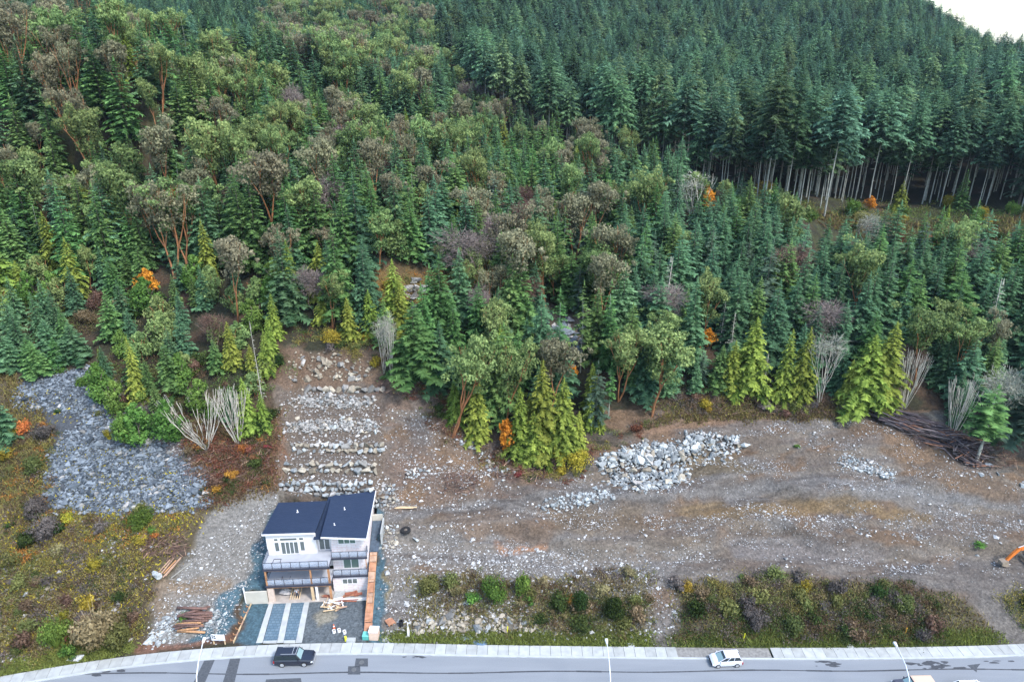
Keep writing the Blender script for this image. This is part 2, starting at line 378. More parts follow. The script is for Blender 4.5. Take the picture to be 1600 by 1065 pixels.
    zone([(1350, 622), (1400, 628), (1540, 705), (1530, 725), (1440, 700), (1360, 650)], (.035, .026, .026), 5, .9)
    zone([(430, 545), (600, 545), (605, 603), (425, 603)], (.115, .075, .05), 5, .8)
    # shrubby slopes
    zone([(650, 895), (1010, 915), (1030, 1000), (640, 995)], (.115, .115, .075), 8, .45)
    zone([(1050, 910), (1300, 915), (1500, 930), (1560, 1010), (1060, 1015)], (.062, .055, .034), 8, .9)
    zone([(605, 988), (1010, 985), (1020, 1014), (605, 1004)], (.08, .10, .04), 6, .8)
    zone([(1060, 990), (1530, 985), (1560, 1014), (1065, 1018)], (.08, .10, .04), 6, .8)
    # left side
    zone([(-400, 560), (150, 560), (440, 640), (440, 770), (300, 860), (230, 990), (230, 1020), (-400, 1080)], (.070, .056, .034), 10)
    zone([(-400, 760), (320, 800), (240, 860), (-400, 930)], (.11, .085, .045), 12, .6)
    zone([(300, 660), (440, 640), (440, 760), (320, 790), (290, 720)], (.13, .062, .04), 14, .8)
    zone([(30, 590), (140, 570), (210, 660), (320, 745), (330, 790), (200, 805), (60, 790), (90, 690), (30, 650)], (.060, .068, .080), 8, .95)
    zone([(150, 560), (180, 600), (310, 700), (350, 745), (290, 745), (200, 680), (130, 600)], (.13, .115, .12), 8, .8)
    zone([(390, 770), (440, 765), (440, 800), (405, 880), (390, 930), (330, 960), (350, 1003), (225, 1013), (240, 950), (270, 890), (320, 810)], (.20, .19, .175), 7)
    zone([(250, 905), (370, 895), (360, 925), (270, 935), (225, 1012), (250, 1010), (240, 960)], (.20, .145, .095), 9, .8)
    zone([(210, 1007), (360, 998), (360, 1008), (210, 1018)], (.15, .075, .05), 3, .8)
    zone([(0, 1035), (130, 1005), (200, 1005), (210, 1018), (0, 1060)], (.12, .15, .035), 5, .8)
    # drain rock beside the house, teal-ish shadow painted into its colour; then the apron
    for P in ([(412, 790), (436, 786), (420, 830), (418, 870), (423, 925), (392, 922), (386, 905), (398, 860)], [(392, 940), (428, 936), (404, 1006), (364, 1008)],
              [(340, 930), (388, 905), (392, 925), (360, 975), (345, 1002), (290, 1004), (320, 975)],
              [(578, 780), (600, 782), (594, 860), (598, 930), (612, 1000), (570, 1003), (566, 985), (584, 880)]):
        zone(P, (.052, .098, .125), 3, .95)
    zone([(482, 935), (568, 930), (572, 1002), (462, 1005)], (.115, .135, .15), 3, 1., False)
    zone([(500, 945), (520, 940), (522, 965), (495, 975), (484, 965)], (.30, .27, .20), 5, .7)
    zone([(598, 885), (606, 935), (602, 940), (596, 900)], (.26, .21, .09), 3, .6)
    # verge outside the frame, valley side
    C = mixc(C, 1 - sstep(-14, -10, Y - kerb(X)), (.06, .09, .03))
    C = np.where((near & (C.sum(1) > .3) & (C[:, 2] > C[:, 0] * .45))[:, None], C * .78, C)
    return np.clip(C * .86, .01, .9)
def spaced(segs):
    out = []
    for a, b, s in segs: out += list(np.arange(a, b, s))
    return np.array(out + [segs[-1][1]])
gx = spaced([(-4000, -900, 350), (-900, -300, 50), (-300, -110, 6), (-110, 110, .42), (110, 300, 6), (300, 900, 25), (900, 4001, 350)])
gy = spaced([(-4000, -500, 400), (-500, 0, 60), (0, 50, 6), (50, 60, 1.5), (60, 110, .26), (110, 150, .8), (150, 300, 4), (300, 1300, 16), (1300, 1320, 20)])
# beyond the crest the ground runs on as a plateau to the horizon
gy = np.concatenate([gy, [1500, 2000, 3000, 5000]])
XX, YY = np.meshgrid(gx, gy)
ZZ = ground_z(XX, np.minimum(YY, 1300))
GV = np.stack([XX.ravel(), YY.ravel(), ZZ.ravel()], 1)
nx, ny = len(gx), len(gy)
ii = (np.arange(ny - 1)[:, None] * nx + np.arange(nx - 1)[None]).ravel()
GF = np.stack([ii, ii + 1, ii + nx + 1, ii + nx], 1)
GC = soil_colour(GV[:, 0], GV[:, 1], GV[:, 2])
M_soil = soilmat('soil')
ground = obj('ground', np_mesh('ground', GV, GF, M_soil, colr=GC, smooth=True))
tag(ground, kind='structure')

# ------------------------------------------------------------------ road, kerb, pavement
def roadmat():
    m, t, p = newmat('asphalt'); p.inputs['Roughness'].default_value = .75
    g = t.nodes.new('ShaderNodeNewGeometry')
    mp = t.nodes.new('ShaderNodeMapping'); mp.inputs['Scale'].default_value = (.12, .9, 1); t.links.new(g.outputs['Position'], mp.inputs[0])
    n = t.nodes.new('ShaderNodeTexNoise'); n.inputs['Scale'].default_value = .8; n.inputs['Detail'].default_value = 5; t.links.new(mp.outputs[0], n.inputs[0])
    f = t.nodes.new('ShaderNodeTexNoise'); f.inputs['Scale'].default_value = 9; f.inputs['Detail'].default_value = 8; t.links.new(g.outputs['Position'], f.inputs[0])
    ad = t.nodes.new('ShaderNodeMath'); ad.operation = 'ADD'; t.links.new(n.outputs[0], ad.inputs[0]); t.links.new(f.outputs[0], ad.inputs[1])
    mr = t.nodes.new('ShaderNodeMapRange'); mr.inputs[1].default_value = .7; mr.inputs[2].default_value = 1.3
    t.links.new(ad.outputs[0], mr.inputs[0])
    mx = t.nodes.new('ShaderNodeMix'); mx.data_type = 'RGBA'; mx.inputs[6].default_value = (.165, .182, .205, 1); mx.inputs[7].default_value = (.210, .228, .250, 1)
    t.links.new(mr.outputs[0], mx.inputs[0]); t.links.new(mx.outputs[2], p.inputs['Base Color']); return m
M_asph = roadmat(); M_patch = simple('fresh_asphalt', (.075, .083, .095), .8, noise=.25, scale=4); M_crack = simple('sealed_crack', (.06, .065, .075), .7, noise=.3)
M_conc = simple('concrete', (.40, .42, .42), .85, noise=.14, scale=1.2, bump=.15); M_kerb = simple('kerb_concrete', (.44, .47, .49), .8, noise=.1, scale=1.)
M_conc_old = simple('weathered_concrete', (.27, .26, .23), .9, noise=.2, scale=1.5)
rx = np.arange(-290, 291, 2.)
def strip(xs, off0, off1, z):
    k = kerb(xs); V = []
    a = np.stack([xs, k + off0, np.full(len(xs), z)], 1); b = np.stack([xs, k + off1, np.full(len(xs), z)], 1)
    V = np.concatenate([a, b]); n = len(xs); i = np.arange(n - 1)
    return V, np.stack([i, i + 1, i + 1 + n, i + n], 1)
def across(x):                  # unit vector square to the kerb, away from the road
    s = float(kerb(x + .5) - kerb(x - .5)); n = Vector((-s, 1, 0)); return n.normalized()
V, F = strip(rx, -9.5, -.14, 0); road = obj('road', np_mesh('road', V, F, M_asph)); tag(road, kind='structure')
def strip_box(name, xs, o0, o1, z0, z1, mat, parent=None):
    mb = MB()
    for k in range(len(xs) - 1):
        P = []
        for z in (z0, z1):
            for x, o in ((xs[k], o0), (xs[k + 1], o0), (xs[k + 1], o1), (xs[k], o1)):
                b = Vector((x, float(kerb(x)), 0)) + across(x) * o; P.append((b.x, b.y, z))
        n = len(mb.v); mb.v += P
        fs = [(4, 5, 6, 7), (0, 1, 5, 4), (2, 3, 7, 6)]
        if k == 0: fs.append((3, 0, 4, 7))
        if k == len(xs) - 2: fs.append((1, 2, 6, 5))
        mb.f += [tuple(i + n for i in f) for f in fs]; mb.m += [0] * len(fs)
    return mb.build(name, mat, parent)
walk = empty('pavement', (0, 0, 0)); tag(walk, kind='structure')
o = strip_box('kerb', list(np.arange(-250, 251, 2.)), -.14, .12, -.1, .13, M_kerb, walk)
# slabs one by one where the photograph shows them; the gap is the asphalt crossing
xs = [-75.0]
while xs[-1] < 76: xs.append(xs[-1] + 1.38)
XA, XB = ray(1062, 1024, 0)[0], ray(1193, 1024, 0)[0]
slab_m = [M_conc, simple('concrete_pale', (.43, .45, .45), .85, noise=.12, scale=1.2), simple('concrete_dull', (.36, .375, .37), .85, noise=.14, scale=1.)]
for a, b in zip(xs[:-1], xs[1:]):
    if XA - 1.2 < a < XB: continue
    s = strip_box('slab', [a + .02, b - .02], .135, WALK, 0, .13 + random.uniform(-.006, .006), random.choice(slab_m), walk)
strip_box('asphalt_crossing', [XA - .3, (XA + XB) / 2, XB + 1], .135, WALK, -.05, .09, simple('gritty_asphalt', (.23, .225, .215), .9, noise=.25), walk)
strip_box('slab', list(np.arange(-200, -75.4, 4.)), .135, WALK, 0, .13, M_conc, walk)
strip_box('slab', list(np.arange(77.4, 200, 4.)), .135, WALK, 0, .13, M_conc, walk)
# dark patches, manholes and sealed joints lying on the asphalt
def flat_poly(name, pts, mat, z=.006, label=None, sub=None):
    P = [ray(u, v, 0) for u, v in pts]
    mb = MB(); mb.add([(p[0], p[1], z) for p in P], [tuple(range(len(P)))[::-1]])
    o = mb.build(name, mat, road)
    if label: o['label'] = label
    return o
for pts in ([(320, 1029), (337, 1026.5), (316, 1075), (296, 1078)], [(360, 1026), (376, 1025), (364, 1075), (345, 1075)], [(416, 1060), (470, 1058), (474, 1080), (410, 1080)],
            [(556, 1027.3), (575, 1027.3), (575, 1040), (554, 1040)], [(544, 1039.5), (563, 1039.5), (563, 1052.5), (543.5, 1052.5)],
            [(1511, 1038), (1532, 1035.5), (1527, 1042), (1526, 1049), (1519, 1044)]):
    flat_poly('asphalt_patch', pts, M_patch)
for (u, v) in ((565, 1033.5), (553, 1045)):
    c = ray(u, v, 0); mb = MB(); mb.prism([(c[0] + .33 * math.cos(a), c[1] + .33 * math.sin(a)) for a in np.linspace(0, 6.28, 14)[:-1]], .0, .018)
    mb.build('manhole_cover', simple('cast_iron', (.12, .125, .13), .6), road)
pts = []
for u in range(-60, 1701, 40): pts.append((u, 1051 + 1.2 * math.sin(u * .02) - .009 * (u - 400) * (u > 400) * .6))
mb = MB()
for (u0, v0), (u1, v1) in zip(pts[:-1], pts[1:]):
    a = ray(u0, v0, 0); b = ray(u1, v1, 0); wd = .07 + .05 * random.random()
    mb.add([(a[0], a[1] - wd, .005), (b[0], b[1] - wd, .005), (b[0], b[1] + wd, .005), (a[0], a[1] + wd, .005)], [(0, 1, 2, 3)])
mb.build('sealed_joint', M_crack, road)
for cx, cy, n in ((1450, 1036, 14), (1472, 1040, 12), (1560, 1031, 8), (1100, 1036, 0), (660, 1024, 8), (1285, 1034, 4), (1295, 1039, 3), (160, 1048, 8)):
    for k in range(n):
        u = cx + random.gauss(0, 14); v = cy + random.gauss(0, 2.2); p = ray(u, v, 0); r0 = random.uniform(.1, .45)
        if v < 1032 + (u - 1450) * -.0 and cx > 1400 and v < 1031: continue
        mb = MB(); mb.add([(p[0] + r0 * 2.2 * math.cos(a) * random.uniform(.5, 1.2), p[1] + r0 * .6 * math.sin(a) * random.uniform(.5, 1.2), .0055 + k * .0004) for a in np.linspace(0, 6.28, 9)[:-1]], [tuple(range(8))])
        mb.build('dark_stain', M_crack, road)
# ------------------------------------------------------------------ tree prototypes
def tri_mesh(name, tris, tone, mat):
    tris = np.asarray(tris, np.float32).reshape(-1, 3); n = len(tris) // 3
    return np_mesh(name, tris, np.arange(n * 3).reshape(n, 3), mat, tone=tone)
def conifer(name, H, Rb, seed, mat, bare=.05, whorls=30, nb=8, droop=.28, width=.27, up=.1, power=.8, thin=0., dens=13):
    r = np.random.default_rng(seed); T_, N_ = [], []
    z0 = H * bare
    hs = z0 + (H - z0) * (np.linspace(0, 1, whorls, endpoint=False) ** .92)
    for i, h in enumerate(hs):
        t = (h - z0) / (H - z0); Lb = Rb * (1 - t) ** power * (.82 + .36 * r.random())
        if t < .12 and bare > .2: Lb *= .55 + 3 * t
        for k in range(nb):
            if r.random() < thin: continue
            a = 2 * math.pi * (k + r.random() * .9) / nb + i * 1.1; L = max(Lb * (.55 + .7 * r.random()), .18)
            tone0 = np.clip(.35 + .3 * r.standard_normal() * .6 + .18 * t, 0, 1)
            d = np.array([math.cos(a), math.sin(a), 0]); s = np.array([-d[1], d[0], 0])
            hh = h + r.uniform(-.5, .5) * (H / whorls)
            ns = max(2, int(round(dens * L / Rb)) + 1)
            rise = up * (1 + t * 2.2)
            def P(q): return np.array([0, 0, hh]) + d * L * q + np.array([0, 0, L * (rise * q - droop * q * q)])
            for j in range(ns):
                q = (j + .2 + .5 * r.random()) / ns; p = P(q); wdt = width * L * (1.15 - q * .75) + .10
                for sg in (-1, 1):
                    base = p; tip = P(min(q + .24, 1.12)) + s * sg * wdt * (.7 + .8 * r.random()) + np.array([0, 0, (.06 - .2 * r.random()) * L])
                    w1 = P(min(q + .20, 1.12)) + s * sg * wdt * .16 + np.array([0, 0, .03 * L])
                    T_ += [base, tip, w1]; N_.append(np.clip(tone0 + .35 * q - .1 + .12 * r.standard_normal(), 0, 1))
            T_ += [P(.72) + s * .09 * L, P(1.15), P(.72) - s * .09 * L]; N_.append(np.clip(tone0 + .35, 0, 1))
    for k in range(5):          # leader
        a = k * 1.257; T_ += [[.14 * math.cos(a), .14 * math.sin(a), H - .9], [0, 0, H + .15], [.14 * math.cos(a + 1.3), .14 * math.sin(a + 1.3), H - .9]]; N_.append(.7)
    return tri_mesh(name, T_, N_, mat)
def trunk_mesh(name, H, r0, mat, lean=0, seed=0, stubs=0):
    mb = MB(); rr = random.Random(seed)
    pts = [(lean * t * t + .1 * math.sin(5 * t + seed) * (H / 15), .08 * math.cos(4 * t + seed) * (H / 15), H * t - (.6 if t == 0 else 0)) for t in (0, .25, .5, .75, 1)]
    mb.tube(pts, [r0, r0 * .85, r0 * .62, r0 * .38, .03], 6)
    for k in range(stubs):
        t = rr.uniform(.25, .8); a = rr.uniform(0, 6.28); h = H * t
        mb.tube([(0, 0, h), (math.cos(a) * H * .05, math.sin(a) * H * .05, h - .1)], [.05, .02], 3, False)
    me = bpy.data.meshes.new(name); me.from_pydata(mb.v, [], mb.f); me.materials.append(mat); return me
def leafball(T_, N_, r, c, rad, n, size, tone, flat=.9):
    v = r.standard_normal((n, 3)); v /= np.linalg.norm(v, axis=1)[:, None]
    v[:, 2] = np.abs(v[:, 2]) * np.where(r.random(n) < .74, 1, -.8)
    rr = rad * (.45 + .68 * r.random(n) ** .7); el = 1 + .3 * r.standard_normal(3).clip(-1, 1.2); p = c + v * rr[:, None] * np.array([1, 1, flat]) * el
    nr = v + .7 * r.standard_normal((n, 3)); nr /= np.linalg.norm(nr, axis=1)[:, None]
    a = np.cross(nr, r.standard_normal((n, 3))); a /= np.linalg.norm(a, axis=1)[:, None]; b = np.cross(nr, a)
    s = size * (.6 + .8 * r.random(n))[:, None]
    T_.append(np.stack([p + a * s, p - a * s * .6 + b * s * .8, p - a * s * .6 - b * s * .8], 1).reshape(-1, 3))
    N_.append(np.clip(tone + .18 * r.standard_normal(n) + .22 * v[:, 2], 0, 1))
def branching(mb, p, d, L, rad, depth, r, tips, spread=.6, upb=.25, split=2, wig=.15):
    q = p + d * L; m = p + d * L * .5 + Vector((r.uniform(-1, 1), r.uniform(-1, 1), 0)) * L * wig * .5
    mb.tube([p, m, q], [rad, rad * .85, rad * .68], 5 if rad > .06 else 3, False)
    if depth == 0: tips.append(q); return
    n = split + (1 if r.random() < .35 else 0); ph = r.uniform(0, 6.28)
    for k in range(n):
        a = ph + 2 * math.pi * k / n + r.uniform(-.4, .4)
        x = d.cross(Vector((0, 0, 1)));
        if x.length < .1: x = Vector((1, 0, 0))
        x.normalize(); y = d.cross(x)
        nd = (d + (x * math.cos(a) + y * math.sin(a)) * spread * r.uniform(.6, 1.2) + Vector((0, 0, upb))).normalized()
        branching(mb, q, nd, L * r.uniform(.62, .85), rad * .66, depth - 1, r, tips, spread, upb, split, wig)
def arbutus(name, H, seed, mat, barkm, crown=.5, nball=18, size=.17, spread=.36, leaves=150, stems=1, ballr=.085):
    r = random.Random(seed); g = np.random.default_rng(seed); mb = MB(); tips = []
    for k in range(stems):
        a = r.uniform(0, 6.28); ln = .28 if stems > 1 else .16
        d = Vector((math.cos(a) * ln, math.sin(a) * ln, 1)).normalized()
        branching(mb, Vector((0, 0, -.4)), d, H * .36, H * .013, 3, r, tips, spread, .34, 2, .12)
    r.shuffle(tips); tips = tips[:max(nball, 6)]
    zc = max(t.z for t in tips); sc = (H * .93) / max(zc, .1)
    T_, N_ = [], []
    for t in tips:
        c = np.array([t.x, t.y, t.z * sc]); rad = H * ballr * r.uniform(.6, 1.3); c[2] -= H * .14 * r.random() ** 2
        leafball(T_, N_, g, c, rad, int(leaves * (rad / (H * ballr)) ** 2), size, .42 + .2 * r.uniform(-1, 1))
        c2 = c * np.array([.55, .55, 1]) - np.array([g.normal() * .3, g.normal() * .3, H * g.uniform(.08, .26)])
        leafball(T_, N_, g, c2, rad * .9, int(leaves * .7), size, .3 + .25 * r.uniform(-1, 1))
        c3 = c + np.array([g.normal(), g.normal(), .5 * g.normal()]) * rad * 1.1; leafball(T_, N_, g, c3, rad * .5, int(leaves * .35), size, .45 + .3 * r.uniform(-1, 1))
    mb.v = [(x, y, z * (1 + (sc - 1) * min(max(z, 0) / zc, 1))) if z > 0 else (x, y, z) for x, y, z in mb.v]
    NW = .74; T_ = [t_ * np.array([NW, NW, 1]) for t_ in T_]; mb.v = [(x * NW, y * NW, z) for x, y, z in mb.v]
    me = bpy.data.meshes.new(name + '_wood'); me.from_pydata(mb.v, [], mb.f); me.materials.append(barkm)
    return tri_mesh(name, np.concatenate(T_), np.concatenate(N_), mat), me
def oval(name, H, Wd, seed, mat, n=2600, size=.22, base=.05, lumps=16):
    g = np.random.default_rng(seed); T_, N_ = [], []
    for k in range(lumps):
        t = (k + .5) / lumps; h = H * (base + (1 - base) * t * .93); rr = Wd * .5 * math.sin(math.pi * min(.25 + t * .78, 1)) ** .7
        a = g.uniform(0, 6.28); o = rr * g.uniform(.25, .6); c = np.array([math.cos(a) * o, math.sin(a) * o, h])
        leafball(T_, N_, g, c, max(rr * .62, .35), n // lumps, size, .45 + .2 * g.uniform(-1, 1), 1.1)
    return tri_mesh(name, np.concatenate(T_), np.concatenate(N_), mat)
def bare(name, H, seed, mat, stems=6, fan=.32, twig=3, thick=.006, curl=.25, sp=.4):
    r = random.Random(seed); mb = MB(); tips = []
    for k in range(stems):
        a = 2 * math.pi * k / stems + r.uniform(-.4, .4); f = fan * r.uniform(.3, 1.2)
        d = Vector((math.cos(a) * f, math.sin(a) * f, 1)).normalized()
        branching(mb, Vector((math.cos(a) * .15, math.sin(a) * .15, -.3)), d, H * .34, H * thick, twig, r, tips, sp, .3, 2, curl)
    zm = max(v[2] for v in mb.v); k = H / zm
    me = bpy.data.meshes.new(name); me.from_pydata([(x * k, y * k, z * k) for x, y, z in mb.v], [], mb.f); me.materials.append(mat); return me
def twigcrown(name, H, Wd, seed, mat, n=1500, mid=.72):
    g = np.random.default_rng(seed); T_, N_ = [], []
    for k in range(7):
        a = g.uniform(0, 6.28); o = Wd * .28 * g.random() ** .5; c = np.array([math.cos(a) * o, math.sin(a) * o, H * (mid + .16 * g.uniform(-1, 1))])
        v = g.standard_normal((n // 7, 3)); v /= np.linalg.norm(v, axis=1)[:, None]; v[:, 2] = np.abs(v[:, 2]) * np.where(g.random(len(v)) < .75, 1, -.7)
        rad = Wd * .3 * (.3 + .75 * g.random(len(v)))[:, None]; p = c + v * rad * (1 + .35 * g.standard_normal(3).clip(-1, 1)); L = (.22 + .42 * g.random(len(v)))[:, None]
        s = np.cross(v, g.standard_normal(v.shape)); s /= np.linalg.norm(s, axis=1)[:, None]
        dd = v + .5 * g.standard_normal(v.shape)
        T_.append(np.stack([p - s * .032, p + s * .032, p + dd * L], 1).reshape(-1, 3)); N_.append(np.clip(.5 + .25 * g.standard_normal(len(v)), 0, 1))
    return tri_mesh(name, np.concatenate(T_), np.concatenate(N_), mat)
B_fir = simple('fir_bark', (.14, .12, .10), .9, noise=.3); B_pale = simple('pale_bark', (.34, .35, .31), .9, noise=.3, scale=1.5)
B_arb = simple('arbutus_bark', (.30, .135, .06), .6, noise=.35, scale=1.2); B_grey = simple('alder_bark', (.50, .47, .41), .85, noise=.3, scale=2)
B_dark = simple('twig_brown', (.16, .12, .10), .9, noise=.3)
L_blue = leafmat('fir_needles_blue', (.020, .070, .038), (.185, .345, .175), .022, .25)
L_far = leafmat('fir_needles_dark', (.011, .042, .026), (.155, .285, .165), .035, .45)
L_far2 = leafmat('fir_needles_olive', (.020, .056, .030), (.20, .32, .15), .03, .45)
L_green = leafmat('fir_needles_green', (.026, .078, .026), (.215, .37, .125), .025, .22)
L_grey = leafmat('fir_needles_grey', (.035, .075, .050), (.15, .22, .155), .02, .2)
L_ced = leafmat('cedar_sprays', (.038, .080, .016), (.35, .43, .09), .022, .2)
L_arb = leafmat('arbutus_leaves', (.046, .088, .034), (.32, .415, .155), .02, .2)
L_arbb = leafmat('arbutus_brown_leaves', (.075, .078, .048), (.335, .32, .20), .02, .2)
L_young = leafmat('young_leaves', (.035, .090, .018), (.19, .32, .08), .02, .18)
L_mauve = leafmat('mauve_twigs', (.12, .095, .09), (.30, .25, .235), .015, .2, .05)
L_red = leafmat('brown_twigs', (.075, .045, .038), (.19, .125, .10), .015, .2, .05)
L_org = leafmat('maple_leaves', (.35, .13, .02), (.75, .33, .05), .01, .12)
L_lichen = leafmat('pale_twigs', (.20, .20, .16), (.40, .41, .34), .01, .15, .05)
PR = {}
for i in range(4):
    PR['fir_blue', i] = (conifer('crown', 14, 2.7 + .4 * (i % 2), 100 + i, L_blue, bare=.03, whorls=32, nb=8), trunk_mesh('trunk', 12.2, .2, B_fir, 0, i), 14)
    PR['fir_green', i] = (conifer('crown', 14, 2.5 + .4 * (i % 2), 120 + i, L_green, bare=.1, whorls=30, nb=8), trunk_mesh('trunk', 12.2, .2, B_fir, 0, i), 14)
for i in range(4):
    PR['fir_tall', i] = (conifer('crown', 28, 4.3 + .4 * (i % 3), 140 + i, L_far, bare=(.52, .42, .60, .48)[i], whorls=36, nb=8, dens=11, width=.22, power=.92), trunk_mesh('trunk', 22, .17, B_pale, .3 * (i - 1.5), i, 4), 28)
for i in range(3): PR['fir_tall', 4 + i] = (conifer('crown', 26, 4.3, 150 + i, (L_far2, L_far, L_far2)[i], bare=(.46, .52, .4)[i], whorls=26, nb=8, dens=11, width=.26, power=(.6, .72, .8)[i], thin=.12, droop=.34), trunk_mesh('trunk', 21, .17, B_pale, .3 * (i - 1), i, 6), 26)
for i in range(3):
    PR['cedar', i] = (conifer('crown', 12, 1.95 + .25 * i, 160 + i, L_ced, bare=.02, whorls=44, nb=8, droop=.5, up=.12, width=.2, dens=15, power=.72), trunk_mesh('trunk', 9.8, .18, B_fir, 0, i), 12)
for i in range(2):
    PR['fir_grey', i] = (conifer('crown', 16, 2.5, 170 + i, L_grey, bare=.12, whorls=20, nb=6, thin=.15, droop=.4), trunk_mesh('trunk', 13.5, .2, B_fir, 0, i), 16)
    PR['fir_scraggy', i] = (conifer('crown', 17, 1.9, 175 + i, L_green, bare=.38, whorls=17, nb=5, thin=.2), trunk_mesh('trunk', 14.2, .15, B_pale, .2, i, 5), 17)
for i in range(4):
    c, wd = arbutus('crown', 12, 200 + i, L_arb, B_arb, nball=16 + 2 * i, stems=1 + i % 2); PR['arb_green', i] = (c, wd, 12)
    c, wd = arbutus('crown', 12, 220 + i, L_arbb, B_arb, nball=14 + 2 * i, stems=1 + (i + 1) % 2, leaves=125); PR['arb_brown', i] = (c, wd, 12)
for i in range(3):
    PR['round', i] = (oval('crown', 7, 4.2, 240 + i, L_young), bare('trunk', 5.5, 240 + i, B_fir, 3, .2, 1, .012), 7)
    PR['olive', i] = (oval('crown', 7, 4.4, 250 + i, L_arb, size=.24), bare('trunk', 5.5, 250 + i, B_arb, 3, .2, 1, .012), 7)
    PR['mauve', i] = (twigcrown('crown', 9, 5.2, 260 + i, L_mauve if i < 2 else L_red, 3400, .70), bare('trunk', 7.6, 260 + i, B_dark, 2, .2, 3, .012, .3, .5), 9)
    PR['alder', i] = (twigcrown('crown', 10, 3.6, 270 + i, L_lichen, 650, .74), bare('trunk', 9.3, 270 + i, B_grey, 6, .16, 3, .0055, .12, .25), 10)
PR['fan', 0] = (None, bare('stem', 8, 281, B_grey, 15, .62, 2, .006, .12, .14), 8); PR['fan', 1] = (None, bare('stem', 8, 282, B_grey, 14, .3, 2, .0065, .1, .12), 8)
PR['orange', 0] = (oval('crown', 4, 2.6, 290, L_org, 900, .2, .3, 9), bare('trunk', 3.2, 290, B_dark, 3, .3, 2, .01), 4)
PR['lichen', 0] = (twigcrown('crown', 9, 7.5, 295, L_lichen, 2400, .72), bare('trunk', 8, 295, B_grey, 4, .5, 4, .01, .3, .55), 9)
PR['snag', 0] = (conifer('crown', 11, 1.3, 299, L_lichen, bare=.15, whorls=20, nb=5, thin=.1, width=.1, droop=.15, dens=3), trunk_mesh('trunk', 11, .15, B_grey, .2, 3, 8), 11)
NV = {}
for (k, i) in PR: NV[k] = max(NV.get(k, 0), i + 1)
SPN = {'fir_blue': 'fir_tree', 'fir_green': 'fir_tree', 'fir_tall': 'fir_tree', 'fir_grey': 'fir_tree', 'fir_scraggy': 'fir_tree', 'cedar': 'cedar_tree', 'arb_green': 'arbutus_tree', 'arb_brown': 'arbutus_tree',
       'round': 'broadleaf_tree', 'olive': 'broadleaf_tree', 'mauve': 'bare_tree', 'alder': 'alder_tree', 'fan': 'alder_tree', 'orange': 'maple_tree', 'lichen': 'alder_tree', 'snag': 'dead_tree'}
SPC = {'fir_tree': 'fir tree', 'cedar_tree': 'cedar tree', 'arbutus_tree': 'arbutus tree', 'broadleaf_tree': 'tree', 'bare_tree': 'bare tree', 'alder_tree': 'bare tree', 'maple_tree': 'maple', 'dead_tree': 'dead tree'}
def plant_tree(sp, X, Y, h, wid=1., label=None, group=None, z=None, lean=None, variant=None):
    i = random.randrange(NV[sp]) if variant is None else variant
    c, t, H = PR[sp, i]; s = h / H
    z = gz(X, Y) if z is None else z
    e = empty(SPN[sp], (X, Y, z), random.uniform(0, 6.28), label, SPC[SPN[sp]], group)
    if lean: e.rotation_euler = (lean[0], lean[1], e.rotation_euler[2])
    e.scale = (s * wid, s * wid, s)
    obj('trunk', t, e) if sp != 'fan' else obj('stem', t, e)
    if c: obj('crown', c, e)
    return e
PLACED = []
def at_tree(sp, u, vb, vt, label, wid=1., variant=None, lean=None, group=None):
    X, Y, z = hit(u, vb); h = CAM_H - z - Y * T(vt)
    PLACED.append((X, Y, max(1.5, h * .12)))
    return plant_tree(sp, X, Y, max(h, 1.5), wid, label, group, z - .1, lean, variant)
# ------------------------------------------------------------------ trees placed one by one
A = at_tree
A('cedar', 812, 712, 603, 'bright yellow-green cedar, lowest front one of the clump jutting over the dirt', 1.15, 0)
A('cedar', 846, 705, 560, 'tallest bright yellow-green cedar of the clump jutting over the dirt', 1.05, 1)
A('cedar', 878, 700, 588, 'bright cedar just right of the tallest one in the jutting clump', 1.1, 2)
A('cedar', 903, 695, 640, 'short bright cedar at the right end of the jutting clump', 1.3, 0)
A('cedar', 834, 716, 640, 'small bright cedar at the very foot of the jutting clump', 1.4, 1)
A('cedar', 746, 682, 585, 'yellow-green cedar directly behind the leaning arbutus trunk', 1.1, 1)
A('cedar', 712, 655, 590, 'yellow-green cedar left of the leaning arbutus at the dirt edge', 1.1, 2)
A('fir_green', 652, 597, 468, 'broad bright green fir beside the white-stemmed alder above the slope', 1.7, 0)
A('fir_blue', 690, 600, 500, 'dark green fir just right of the broad bright green fir', 1.2, 1)
A('cedar', 365, 570, 500, 'yellow-green cedar left of the thin bare trunk above the red brush', 1.2, 0)
A('cedar', 396, 585, 536, 'small yellow-green cedar between two taller ones above the red brush', 1.2, 1)
A('cedar', 420, 580, 513, 'yellow-green cedar beside the thin bare trunk left of the rock face', 1.0, 2)
A('cedar', 390, 672, 588, 'tall cedar behind the right fan of bare white stems', 1.2, 0)
A('cedar', 414, 668, 610, 'cedar at the left edge of the terraces, behind the bare stems', 1.0, 1)
A('cedar', 124, 470, 368, 'narrow bright yellow-green conifer standing alone-looking on the left hillside', 1.05, 1)
A('cedar', 8, 478, 368, 'yellow-green conifer cut by the left edge of the photo', 1.5, 2)
A('cedar', 40, 470, 405, 'lower yellow-green conifer beside the one cut by the left edge', 1.5, 0)
A('cedar', 1222, 622, 512, 'left one of two slender yellow-green cedars at the right treeline', 1.0, 0)
A('cedar', 1248, 624, 508, 'right one of two slender yellow-green cedars at the right treeline', .95, 1)
A('cedar', 1168, 610, 493, 'broad yellow-green cedar with orange leaves to its left at the treeline', 1.25, 2)
A('cedar', 1140, 612, 530, 'shorter cedar pressed against the broad cedar at the treeline', 1.3, 1)
A('cedar', 1346, 632, 520, 'left half of the large bright lime pair at the right treeline', 1.5, 2)
A('cedar', 1374, 628, 500, 'taller right half of the large bright lime pair at the right treeline', 1.35, 1)
